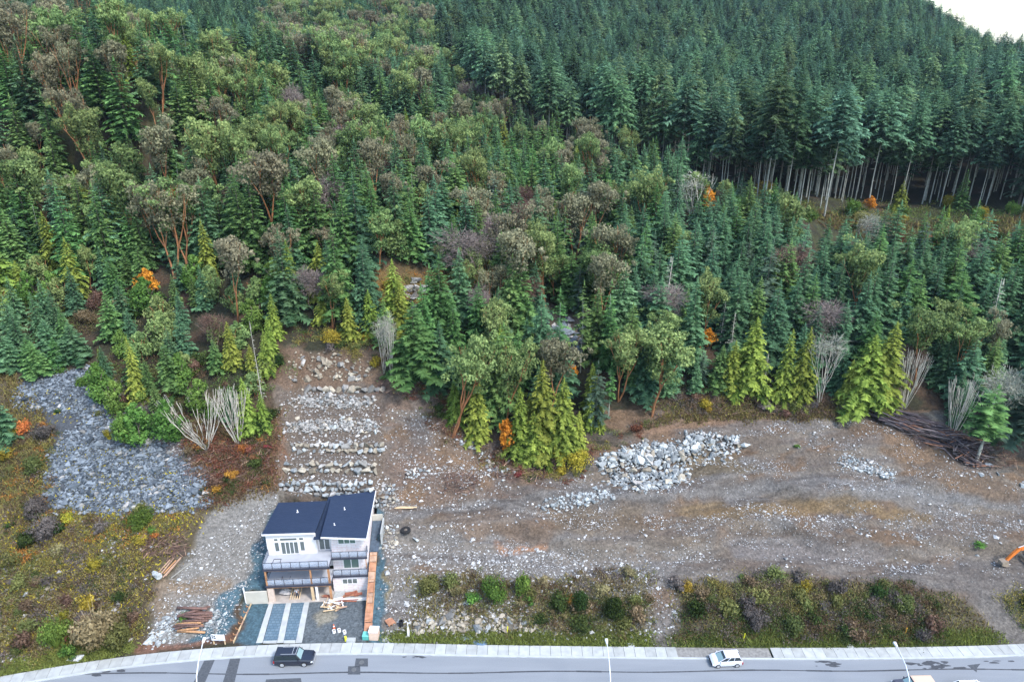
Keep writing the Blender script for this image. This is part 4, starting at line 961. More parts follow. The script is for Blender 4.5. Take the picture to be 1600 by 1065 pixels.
M_ply2 = simple('worn_plywood', (.40, .26, .185), .8, noise=.3, scale=1.6); M_pine = simple('fresh_pine', (.62, .46, .28), .8, noise=.2, scale=3)
M_slab = simple('garage_slab', (.42, .38, .35), .85, noise=.2, scale=1.2); M_wing = simple('cast_concrete_wall', (.52, .50, .44), .85, noise=.1, scale=1.)
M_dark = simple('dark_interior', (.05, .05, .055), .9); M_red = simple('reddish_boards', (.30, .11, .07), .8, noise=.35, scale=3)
def glassmat(name, c, rough=.08, alpha=1.):
    m, t, p = newmat(name); p.inputs['Base Color'].default_value = (*c, 1); p.inputs['Roughness'].default_value = rough; p.inputs['Specular IOR Level'].default_value = .6
    p.inputs['Alpha'].default_value = alpha; return m
M_glass = glassmat('window_glass', (.10, .12, .12)); M_rail = glassmat('rail_glass', (.36, .42, .52), .1, .38); M_greeng = glassmat('green_tinted_glass', (.10, .16, .14))
M_metal = simple('dark_metal', (.03, .035, .06), .4, .3)
house = empty('house', HO, HR, 'unfinished white three-storey house with dark blue sloping roofs', 'house')
def HB(name, boxes, mat, parent=house, label=None):
    mb = MB()
    for a, b in boxes: mb.box(a, b)
    return mb.build(name, mat, parent, label=label)
Z0, Z1, Z2 = PAD, 3.9, 6.8
HB('wall', [((0, 0, Z2), (6.9, .25, 10.35)), ((0, 0, Z1), (6.9, .25, Z2 - .002))], M_wall, label='plain white upper left wall')
HB('wall', [((6.9, .7, Z1), (8.9, .95, 9.5)), ((6.75, .25, Z2), (6.9, .7, 9.6))], M_wall)
HB('wall', [((8.9, 0, Z1), (13.9, .25, 9.62)), ((13.65, .25, Z0 - .6), (13.9, 10, 9.6)), ((8.9, .25, Z2), (9.1, .7, 9.6))], M_wrap, label='wrapped and taped right wall')
HB('wall', [((0, 7.8, Z0), (6.9, 8, 9.6)), ((6.9, 9.9, Z0), (13.65, 10.1, 9.5)), ((6.9, 8, Z0), (7.1, 9.9, 9.5))], M_wall)
HB('wall', [((9.1, -1.35, Z0 + .06), (13.9, -1.15, Z1 - .2)), ((13.7, -1.15, Z0), (13.9, 0, Z1 - .2)), ((8.9, -1.35, Z0 + .06), (9.1, 3.5, Z1 - .2))], M_wrap, label='low white wall under the right balconies')
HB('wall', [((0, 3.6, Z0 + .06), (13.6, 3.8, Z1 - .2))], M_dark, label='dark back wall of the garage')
def slab_q(name, P, th, mat, parent=house, label=None):
    mb = MB(); mb.hexa([(x, y, z - th) for x, y, z in P] + list(P)); return mb.build(name, mat, parent, label=label)
slab_q('roof', [(-.3, -.35, 10.72), (6.98, -.35, 10.66), (7.02, 8.2, 9.85), (-.28, 8.2, 9.85)], .24, M_roof, label='lower sloping left roof')
mb = MB(); mb.hexa([(0, .25, Z0 - .6), (.25, .25, Z0 - .6), (.25, 8, Z0 - .6), (0, 8, Z0 - .6), (0, .25, 10.38), (.25, .25, 10.38), (.25, 8, 9.58), (0, 8, 9.58)]); mb.build('wall', M_wall, house, label='left side wall')
r2 = slab_q('roof', [(6.7, -.5, 9.72), (14.15, -.5, 9.72), (14.1, 10.7, 9.80), (7.05, 10.7, 9.80)], .2, M_roof, label='flat linking roof between the two slopes')
r3 = slab_q('roof', [(8.0, -1.45, 10.75), (14.25, -1.6, 10.3), (14.1, 10.05, 10.12), (7.75, 8.1, 10.65)], .22, M_roof, label='higher right roof')
mb = MB()
mb.hexa([(-.34, -.40, 10.42), (7.0, -.40, 10.36), (7.0, -.352, 10.36), (-.34, -.352, 10.42), (-.34, -.40, 10.70), (7.0, -.40, 10.64), (7.0, -.352, 10.64), (-.34, -.352, 10.70)])
mb.hexa([(8.0, -1.52, 10.48), (14.3, -1.67, 10.02), (14.3, -1.605, 10.02), (8.0, -1.455, 10.48), (8.0, -1.52, 10.73), (14.3, -1.67, 10.28), (14.3, -1.605, 10.28), (8.0, -1.455, 10.73)])
mb.hexa([(14.255, -1.6, 10.0), (14.34, -1.6, 10.0), (14.19, 10.1, 9.85), (14.105, 10.1, 9.85), (14.255, -1.6, 10.31), (14.34, -1.6, 10.31), (14.19, 10.1, 10.14), (14.105, 10.1, 10.14)])
mb.build('fascia', M_trimw, house)
HB('wall', [((8.3, .3, 9.83), (13.8, .5, 10.05)), ((8.2, .5, 9.83), (8.4, 7.8, 10.42))], M_trimw, label='strip between the two right roofs')
for x, y, z in ((3.3, 5.2, 10.12), (10.2, 5.0, 10.42), (9.4, 1.2, 10.52)):
    mb = MB(); mb.tube([(x, y, z - .2), (x, y, z + .45)], .07, 8); mb.tube([(x, y, z - .1), (x, y, z + .08)], .16, 8); mb.build('roof_vent', M_trimw, house)
# decks
mb = MB(); mb.box((.02, -3, Z2 - .12), (9.0, 0, Z2)); mb.box((6.9, 0, Z2 - .12), (8.9, .7, Z2)); mb.build('deck', M_deck, house, label='upper left deck')
HB('deck', [((.02, -3, Z1 - .12), (9.0, -.002, Z1))], M_deck, label='lower left deck')
HB('deck', [((9.0, -1.25, Z2 - .12), (14.0, -.002, Z2))], M_deck, label='upper right balcony'); HB('deck', [((9.0, -1.55, Z1 - .12), (14.0, -.002, Z1))], M_deck, label='lower right balcony')
HB('fascia', [((-.02, -3.05, Z2 - .32), (9.05, -3.002, Z2 + .04)), ((-.02, -3.05, Z1 - .32), (9.05, -3.002, Z1 + .04)), ((9.06, -1.3, Z2 - .3), (14.05, -1.252, Z2 + .04)), ((9.06, -1.6, Z1 - .3), (14.05, -1.552, Z1 + .04)),
              ((-.03, -3.0, Z2 - .3), (.018, 0, Z2 + .03)), ((-.03, -3.0, Z1 - .3), (.018, 0, Z1 + .03)), ((9.002, -3.0, Z2 - .3), (9.05, -1.3, Z2 + .03)), ((9.002, -3.0, Z1 - .3), (9.05, -1.6, Z1 + .03))], M_fascia)
HB('beam', [((.1, -2.95, Z2 - .45), (8.9, -2.8, Z2 - .13)), ((.1, -2.95, Z1 - .5), (8.9, -2.75, Z1 - .13))], M_wood)
for x, za, zb, m_, w_ in ((.1, Z1, Z2 - .45, M_wood, .22), (6.25, Z1, Z2 - .45, M_wood, .2), (8.7, Z1, Z2 - .45, M_wood, .28), (8.65, Z0, Z1 - .5, M_wood, .3), (6.1, Z0, Z1 - .5, M_pine, .35), (6.75, Z0, Z1 - .5, M_trimw, .3)):
    HB('post', [((x, -2.95, za), (x + w_, -2.75, zb))], m_)
HB('post', [((.1, -2.95, Z0), (.95, -2.6, Z1 - .5))], simple('peach_sheathing', (.62, .50, .42), .8), label='wide pale column at the garage corner')
HB('post', [((13.75, -1.2, Z1), (13.85, -1.1, Z2 - .12))], M_wood)
# railings: posts, rail, glass
def railing(x0, x1, y, z, n, sides=()):
    mb = MB(); mb.box((x0, y - .025, z + 1.0), (x1, y + .025, z + 1.05)); mb.box((x0, y - .02, z + .06), (x1, y + .02, z + .1))
    xs_ = np.linspace(x0, x1, n + 1)
    for x in xs_: mb.box((x - .03, y - .03, z), (x + .03, y + .03, z + 1.0))
    for (sx_, ya, yb) in sides:
        mb.box((sx_ - .025, ya, z + 1.0), (sx_ + .025, yb, z + 1.05)); mb.box((sx_ - .03, yb - .06, z), (sx_ + .03, yb, z + 1.0))
    rl = mb.build('railing', M_metal, house)
    for a, b in zip(xs_[:-1], xs_[1:]): HB('glass_panel', [((a + .05, y - .006, z + .12), (b - .05, y + .006, z + .98))], M_rail, rl)
    for (sx_, ya, yb) in sides: HB('glass_panel', [((sx_ - .006, ya + .04, z + .12), (sx_ + .006, yb - .08, z + .98))], M_rail, rl)
railing(.05, 8.9, -2.93, Z2, 7, ((.05, -2.9, -.05),)); railing(.05, 8.9, -2.93, Z1, 7, ((.05, -2.9, -.05),))
railing(9.1, 13.95, -1.18, Z2, 4, ((13.95, -1.15, -.05),)); railing(9.1, 13.95, -1.48, Z1, 4, ((13.95, -1.45, -.05),))
HB('railing', [((1.0, -1.75, Z2 + .02), (1.06, -1.0, Z2 + .07)), ((2.0, -1.75, Z2 + .02), (2.06, -1.0, Z2 + .07)), ((1.0, -1.8, Z2 + .02), (2.06, -1.74, Z2 + .07)), ((1.0, -1.0, Z2 + .02), (2.06, -.94, Z2 + .07)),
               ((1.9, -2.0, Z1 + .02), (1.96, -1.2, Z1 + .07)), ((3.0, -2.0, Z1 + .02), (3.06, -1.2, Z1 + .07)), ((1.9, -2.06, Z1 + .02), (3.06, -2.0, Z1 + .07))], M_metal, label='railing frame lying loose on the decks')
# windows
def win(name, x0, x1, z0, z1, y, n=1, glass=M_glass, fr=.09):
    W_ = HB(name, [((x0 - fr, y - .07, z0 - fr), (x1 + fr, y - .002, z0)), ((x0 - fr, y - .07, z1), (x1 + fr, y - .002, z1 + fr)), ((x0 - fr, y - .07, z0), (x0, y - .002, z1)), ((x1, y - .07, z0), (x1 + fr, y - .002, z1))] +
            [((x0 + (x1 - x0) * k / n - .05, y - .06, z0), (x0 + (x1 - x0) * k / n + .05, y - .004, z1)) for k in range(1, n)], M_trimw)
    for k in range(n):
        a = x0 + (x1 - x0) * k / n + (.05 if k else 0); b = x0 + (x1 - x0) * (k + 1) / n - (.05 if k < n - 1 else 0)
        HB('pane', [((a, y - .03, z0), (b, y - .005, z1))], glass, W_)
    return W_
win('window', 1.12, 1.62, 9.25, 9.62, 0); win('window', 1.95, 4.25, 9.25, 9.62, 0); win('window', 4.6, 5.15, 9.25, 9.62, 0)
win('window', 1.12, 1.66, 7.45, 8.95, 0); win('window', 4.65, 5.2, 7.4, 8.95, 0); win('door', 2.0, 4.3, 6.95, 8.95, 0, 4)
win('door', 7.15, 8.55, 6.9, 9.0, .7, 2); win('window', 10.0, 12.35, 8.35, 9.35, 0, 3, M_greeng); win('door', 10.4, 12.5, Z1 + .1, 6.2, 0, 2, M_greeng, .12)
win('window', 10.3, 12.3, 2.35, 3.15, -1.35, 3); win('window', 1.6, 5.6, 4.2, 6.1, 0, 4)
HB('vent_box', [((9.3, -.05, 9.2), (9.42, -.002, 9.35))], M_wood)
# floor slabs and things standing on them
HB('floor_slab', [((-.05, -3.25, Z0 - .1), (8.95, 3.6, Z0 + .03))], M_slab)
HB('floor_slab', [((9.0, -3.1, Z0 - .1), (13.9, -1.15, Z0 + .045))], simple('porch_slab', (.36, .38, .38), .85, noise=.2))
HB('lip', [((9.05, -3.3, Z0 - .1), (13.9, -3.11, Z0 + .30))], M_trimw)
HB('foundation', [((9.0, -3.4, Z0 - .25), (13.9, -3.31, Z0 + .02))], M_wing)
def resting(name, mb, mat, label, cat, group=None, kind=None, parent=None):
    o = mb.build(name, mat); tag(o, label, cat, group, kind); return o
def hbox(a, b, M=None):
    mb = MB(); mb.box(a, b); mb.v = [tuple(hl(*p)) for p in mb.v]; return mb
def plank_pile(name, label, cat, cx, cy, z, n, L, spread, ang, mats, dz=.05, wd=(.1, .25), jit=.3, group=None):
    e = empty(name, (cx, cy, z), 0, label, cat, group)
    for k in range(n):
        l = L * random.uniform(.6, 1.1); w_ = random.uniform(*wd); a = ang + random.gauss(0, jit)
        M = Matrix.Translation((random.gauss(0, spread[0]), random.gauss(0, spread[1]), .03 + k * dz * .5)) @ Matrix.Rotation(a, 4, 'Z') @ Matrix.Rotation(random.gauss(0, .04), 4, 'Y')
        mb = MB(); mb.box((-l / 2, -w_ / 2, -.02), (l / 2, w_ / 2, .03), M); mb.build('plank', random.choice(mats), e)
    return e
p = hl(11.6, -2.2, Z0 + .05)
plank_pile('board_stack', 'reddish boards and scraps heaped on the right porch slab', 'boards', p.x, p.y, p.z, 9, 1.9, (.5, .2), HR, [M_red, M_red, M_ply], .08, (.25, .5), .25)
p = hl(7.9, -2.4, Z0 + .04)
plank_pile('board_stack', 'short reddish boards stacked between the porch posts', 'boards', p.x, p.y, p.z, 6, 1.1, (.1, .12), HR, [M_red, M_ply2], .1, (.25, .4), .1)
p = hl(3.6, -1.8, Z0 + .04)
e = empty('stud_bundle', p, HR, 'pale studs leaning up inside the garage mouth', 'studs')
for k in range(5):
    mb = MB(); mb.tube([(-.7 + k * .32, -.9, .05), (-.3 + k * .32, 1.6, 1.6)], .06, 4); mb.build('stud', M_pine, e)
p = hl(2.1, -1.4, Z0 + .03)
g = np.random.default_rng(5)
def blob(rx_, ry_, rz_, seed, n=10, m=7):
    g_ = np.random.default_rng(seed); V = []; F = []
    for j in range(m + 1):
        th = math.pi * j / m
        for i in range(n):
            a = 2 * math.pi * i / n; k = 1 + .18 * g_.standard_normal()
            V.append((rx_ * math.sin(th) * math.cos(a) * k, ry_ * math.sin(th) * math.sin(a) * k, rz_ * (math.cos(th) + 1) * .5 * (1 + .05 * g_.standard_normal())))
    for j in range(m):
        for i in range(n): F.append((j * n + i, (j + 1) * n + i, (j + 1) * n + (i + 1) % n, j * n + (i + 1) % n))
    return V, F
V, F = blob(.9, .6, .8, 3); mb = MB(); mb.add([(p.x + x, p.y + y, p.z + z) for x, y, z in V], F)
resting('tarp_heap', mb, simple('pale_tarp', (.55, .52, .50), .7, noise=.25), 'crumpled pale tarp over material in the garage', 'tarp')
# wing wall and post
wall_o = hbox((-3.0, -3.1, Z0 - .4), (0, -2.85, Z0 + 2.05)).build('retaining_wall', M_wing); tag(wall_o, 'cream concrete wing wall joined to the left corner of the house', 'wall')
mb = hbox((-3.1, -3.15, Z0 - .2), (-2.98, -2.95, Z0 + 2.9)); pst = mb.build('wall_end', M_trimw, wall_o)
# concrete wall and landing right of the house
def quadwall(name, pts, z0, z1, th, mat, label, cat='wall'):
    mb = MB()
    for (x0, y0), (x1, y1) in zip(pts[:-1], pts[1:]):
        d = Vector((x1 - x0, y1 - y0, 0)).normalized(); n = Vector((-d.y, d.x, 0)) * th
        mb.hexa([(x0, y0, z0), (x1, y1, z0), (x1 + n.x, y1 + n.y, z0), (x0 + n.x, y0 + n.y, z0), (x0, y0, z1), (x1, y1, z1), (x1 + n.x, y1 + n.y, z1), (x0 + n.x, y0 + n.y, z1)])
    o = mb.build(name, mat); return tag(o, label, cat)
_rt = np.linspace(0, 1, 21); _rz = []
for t in _rt:
    q = hl(14.5, -8.9 + 10 * t); _rz.append(max(.42 + 3.9 * t, gz(q.x, q.y) + .22, gz(q.x + .5, q.y) + .2, gz(q.x - .4, q.y) + .2))
zz = lambda t: float(np.interp(t, _rt, np.maximum.accumulate(_rz)))
a = hl(13.95, 5.9); b = hl(15.5, 5.9); c = hl(15.55, 2.2)
quadwall('retaining_wall', [(a.x, a.y), (b.x, b.y)], 3.2, 8.6, .25, M_wing, 'tall pale concrete wall behind the right side landing')
quadwall('retaining_wall', [(b.x + .02, b.y), (c.x, c.y)], 2.6, 8.1, .22, M_conc, 'narrow concrete side wall holding back the stacked rocks')
mb = MB(); q = [hl(13.95, 1.2, zz(1)), hl(15.3, 1.2, zz(1)), hl(15.3, 5.85, zz(1) + 1.9), hl(13.95, 5.85, zz(1) + 1.9)]
mb.hexa([(v_.x, v_.y, v_.z - .8) for v_ in q] + [(v_.x, v_.y, v_.z) for v_ in q]); tag(mb.build('side_landing', simple('dark_landing', (.06, .085, .12), .7, noise=.3)), 'dark landing between the house and the concrete walls', 'landing')
# plywood ramp
rb = [hl(14.05, -8.9), hl(15.1, -8.9), hl(15.15, 1.1), hl(14.1, 1.1)]
ramp = empty('ramp', (rb[0].x, rb[0].y, 0), HR, 'orange plywood ramp climbing the right side of the house', 'ramp')
for k in range(8):
    t0, t1 = k / 8 + .004, (k + 1) / 8 - .004
    mb = MB(); y0, y1 = t0 * 10, t1 * 10; x0 = .05 * random.random(); w_ = 1.08 - .1 * t0
    mb.hexa([(x0, y0, zz(t0) - .05), (x0 + w_, y0, zz(t0) - .05), (x0 + w_, y1, zz(t1) - .05), (x0, y1, zz(t1) - .05), (x0, y0, zz(t0)), (x0 + w_, y0, zz(t0)), (x0 + w_, y1, zz(t1)), (x0, y1, zz(t1))])
    mb.build('plywood_board', M_ply if k in (0, 1, 2, 4, 6) else M_ply2, ramp)
for k in range(10):
    t = (k + .5) / 10; mb = MB(); z_ = zz(t); mb.box((.08, t * 10 - .03, z_ - .02), (1.0, t * 10 + .03, z_ + .05)); mb.build('cleat', M_wood, ramp)
mb = MB()
for x in (.05, .95):
    mb.hexa([(x, 0, .15), (x + .08, 0, .15), (x + .08, 10, zz(1) - .3), (x, 10, zz(1) - .3), (x, 0, .36), (x + .08, 0, .36), (x + .08, 10, zz(1) - .06), (x, 10, zz(1) - .06)])
for t in (.2, .4, .6, .8):
    for x in (.05, .9): mb.box((x, t * 10, -.2), (x + .09, t * 10 + .09, .4 + 3.8 * t))
mb.build('joist', M_wood, ramp)
# driveway
drive = empty('driveway', (0, 0, 0)); tag(drive, kind='structure')
def on_pad(u, v, dz):
    x, y, z = hit(u, v); return (x, y, z + dz)
def slab_px(name, pts, dz, th, mat, parent):
    P = [Vector(on_pad(u, v, 0)) for u, v in pts]; mb = MB(); n = 10; top = []
    for k in range(n + 1):
        a, b = P[0].lerp(P[3], k / n), P[1].lerp(P[2], k / n); top.append(((a.x, a.y, gz(a.x, a.y) + dz), (b.x, b.y, gz(b.x, b.y) + dz)))
    mb.v = [p_ for r_ in top for p_ in r_] + [(x, y, z - th) for r_ in top for x, y, z in r_]; m2 = 2 * (n + 1)
    for k in range(n):
        i = 2 * k; mb.f += [(i, i + 1, i + 3, i + 2), (i, i + 2, i + 2 + m2, i + m2), (i + 1, i + 1 + m2, i + 3 + m2, i + 3)]
    mb.f += [(0, m2, m2 + 1, 1), (m2 - 2, m2 - 1, 2 * m2 - 1, 2 * m2 - 2)]; mb.m = [0] * len(mb.f); return mb.build(name, mat, parent)
def paver():
    m, t, p_ = newmat('blue_pavers'); p_.inputs['Roughness'].default_value = .5
    g_ = t.nodes.new('ShaderNodeNewGeometry'); b = t.nodes.new('ShaderNodeTexBrick'); b.inputs['Scale'].default_value = 1; b.inputs['Brick Width'].default_value = .55; b.inputs['Row Height'].default_value = .4; b.inputs['Mortar Size'].default_value = .03
    b.inputs['Color1'].default_value = (.075, .125, .17, 1); b.inputs['Color2'].default_value = (.11, .165, .21, 1); b.inputs['Mortar'].default_value = (.035, .065, .085, 1)
    t.links.new(g_.outputs['Position'], b.inputs['Vector'])
    n = t.nodes.new('ShaderNodeTexNoise'); n.inputs['Scale'].default_value = 1.1; t.links.new(g_.outputs['Position'], n.inputs[0]); mx = t.nodes.new('ShaderNodeMix'); mx.data_type = 'RGBA'; mx.inputs[7].default_value = (.17, .22, .26, 1)
    mr = t.nodes.new('ShaderNodeMapRange'); mr.inputs[1].default_value = .55; mr.inputs[2].default_value = .75; mr.inputs[4].default_value = .5; t.links.new(n.outputs[0], mr.inputs[0]); t.links.new(mr.outputs[0], mx.inputs[0]); t.links.new(b.outputs[0], mx.inputs[6])
    t.links.new(mx.outputs[2], p_.inputs['Base Color']); return m
M_pav = paver()
slab_px('concrete_strip', [(400, 1003.5), (410, 1003), (428.6, 939), (421.6, 939)], .05, .2, M_conc, drive)
slab_px('concrete_strip', [(432.5, 1003.5), (442.5, 1003), (456.2, 938.5), (447.8, 938.5)], .05, .2, M_conc, drive)
slab_px('concrete_strip', [(461.5, 1003.5), (471.5, 1003), (484, 938), (476.2, 938)], .05, .2, M_conc, drive)
slab_px('concrete_strip', [(411, 1004), (432, 1004), (432.8, 999.5), (411.5, 1000.5)], .046, .2, M_conc, drive)
slab_px('concrete_strip', [(443, 1004), (461, 1004), (461.5, 999), (443.5, 999.5)], .046, .2, M_conc, drive)
slab_px('paver_panel', [(411.3, 1001.5), (432.9, 1000.5), (447.3, 940), (428.9, 940)], .03, .2, M_pav, drive)
slab_px('paver_panel', [(443.4, 1000.5), (462, 1000), (476, 939.5), (456.6, 939.5)], .03, .2, M_pav, drive)
# timber edge form along the left of the driveway
form = empty('timber_form', on_pad(380, 970, 0), 0, 'pegged timber edging left of the driveway', 'formwork'); bx = form.location
for k in range(7):
    t0, t1 = k / 7, (k + .95) / 7; a = Vector(on_pad(364.5 + 28 * t0, 1004 - 61 * t0, .05)) - bx; b = Vector(on_pad(364.5 + 28 * t1, 1004 - 61 * t1, .05)) - bx
    mb = MB(); mb.hexa([(a.x, a.y, a.z - .1), (a.x + .07, a.y, a.z - .1), (b.x + .07, b.y, b.z - .1), (b.x, b.y, b.z - .1), (a.x, a.y, a.z + .25), (a.x + .07, a.y, a.z + .25), (b.x + .07, b.y, b.z + .25), (b.x, b.y, b.z + .25)]); mb.build('board', M_ply2 if k % 2 else M_pine, form)
    c = (a + b) / 2; mb = MB(); mb.box((c.x - .5, c.y - .04, c.z), (c.x - .02, c.y + .04, c.z + .08)); mb.box((c.x - .52, c.y - .05, c.z - .2), (c.x - .42, c.y + .05, c.z + .3)); mb.build('peg', M_wood, form)

# ------------------------------------------------------------------ person in the garage
def skin_body(name, verts, edges, radii, mat, parent, sub=2):
    me = bpy.data.meshes.new(name); me.from_pydata(verts, edges, []); o = obj(name, me, parent)
    sk = o.modifiers.new('skin', 'SKIN'); sk.use_smooth_shade = True
    for i, r_ in enumerate(radii): me.skin_vertices[0].data[i].radius = (r_, r_) if not isinstance(r_, tuple) else r_
    me.skin_vertices[0].data[0].use_root = True
    s_ = o.modifiers.new('sub', 'SUBSURF'); s_.levels = sub; s_.render_levels = sub; me.materials.append(mat); return o
X, Y = ray(465, 932.5, Z0 + .03)[:2]
pr = empty('person', (X, Y, Z0 + .03), R(200), 'worker in a pale shirt and dark trousers in the garage opening', 'person')
M_skin = simple('skin', (.42, .26, .19), .6, noise=.05); M_shirt = simple('pale_shirt', (.50, .52, .56), .8); M_tr = simple('dark_trousers', (.035, .04, .06), .85); M_hair = simple('brown_hair', (.05, .03, .02), .8)
# pelvis, waist, chest, neck, head; arms; legs
V = [(0, 0, .93), (0, .01, 1.12), (0, .01, 1.36), (0, 0, 1.50), (0, .02, 1.58), (0, .03, 1.70), (.19, 0, 1.42), (.27, .03, 1.15), (.25, .22, .98), (.24, .31, .97), (-.19, 0, 1.42), (-.28, -.02, 1.14), (-.27, .08, .90), (-.27, .12, .80),
     (.10, 0, .88), (.13, .04, .50), (.14, -.02, .10), (.14, .12, .04), (-.10, 0, .88), (-.12, .10, .50), (-.12, .05, .10), (-.12, .19, .04)]
E = [(0, 1), (1, 2), (2, 3), (3, 4), (4, 5), (2, 6), (6, 7), (7, 8), (8, 9), (2, 10), (10, 11), (11, 12), (12, 13), (0, 14), (14, 15), (15, 16), (16, 17), (0, 18), (18, 19), (19, 20), (20, 21)]
RR = [(.15, .11), (.13, .10), (.16, .11), .05, .085, .08, .06, .045, .035, .035, .06, .045, .035, .035, .085, .06, .04, .035, .085, .06, .04, .035]
skin_body('body', V, E, RR, M_skin, pr)
skin_body('shirt', [V[i] for i in (1, 2, 6, 7, 10, 11)] + [(0, .0, .96)], [(0, 1), (1, 2), (2, 3), (1, 4), (4, 5), (0, 6)], [(.15, .12), (.185, .13), .075, .06, .075, .06, (.165, .125)], M_shirt, pr)
skin_body('trousers', [V[i] for i in (0, 14, 15, 16, 18, 19, 20)], [(0, 1), (1, 2), (2, 3), (0, 4), (4, 5), (5, 6)], [(.165, .125), .10, .075, .06, .10, .075, .06], M_tr, pr)
skin_body('boots', [(.14, -.04, .08), (.14, .14, .05)], [(0, 1)], [.065, .05], M_tr, pr, 1); skin_body('boots', [(-.12, .03, .08), (-.12, .21, .05)], [(0, 1)], [.065, .05], M_tr, pr, 1)
for sx in (1, -1):
    for k in range(5):
        b = Vector(V[9] if sx == 1 else V[13]); fx = (k - 2) * .018
        skin_body('finger', [tuple(b), tuple(b + Vector((fx, .04, -.01))), tuple(b + Vector((fx * 1.2, .08 - abs(k - 2) * .01, -.035)))], [(0, 1), (1, 2)], [.014, .010, .008], M_skin, pr, 1)
skin_body('hair', [(0, 0, 1.68), (0, .02, 1.75)], [(0, 1)], [.095, .07], M_hair, pr)

# ------------------------------------------------------------------ vehicles
M_tyre = simple('tyre', (.02, .02, .022), .85); M_rim = simple('alloy_rim', (.62, .64, .66), .35, .6, noise=.05); M_carglass = glassmat('car_glass', (.02, .03, .035), .05); M_wshield = glassmat('windscreen', (.20, .30, .32), .08)
M_lampg = simple('headlight_glass', (.75, .78, .8), .2, noise=.03); M_tail = simple('tail_light', (.40, .02, .02), .3, noise=.03); M_black = simple('black_plastic', (.02, .021, .025), .6)
def paint(name, c, rough=.25):
    m, t, p_ = newmat(name); p_.inputs['Base Color'].default_value = (*c, 1); p_.inputs['Roughness'].default_value = rough; p_.inputs['Coat Weight'].default_value = .6; p_.inputs['Coat Roughness'].default_value = .1; return m
def loft(mb, secs):              # secs: list of rings of (x, y, z)
    n = len(secs[0]); base = len(mb.v); mb.v += [p_ for s in secs for p_ in s]
    for i in range(len(secs) - 1):
        for k in range(n - 1): a = base + i * n + k; mb.f.append((a, a + 1, a + 1 + n, a + n)); mb.m.append(mb.mi)
    mb.f.append(tuple(base + k for k in range(n))); mb.f.append(tuple(base + (len(secs) - 1) * n + k for k in range(n))[::-1]); mb.m += [mb.mi] * 2
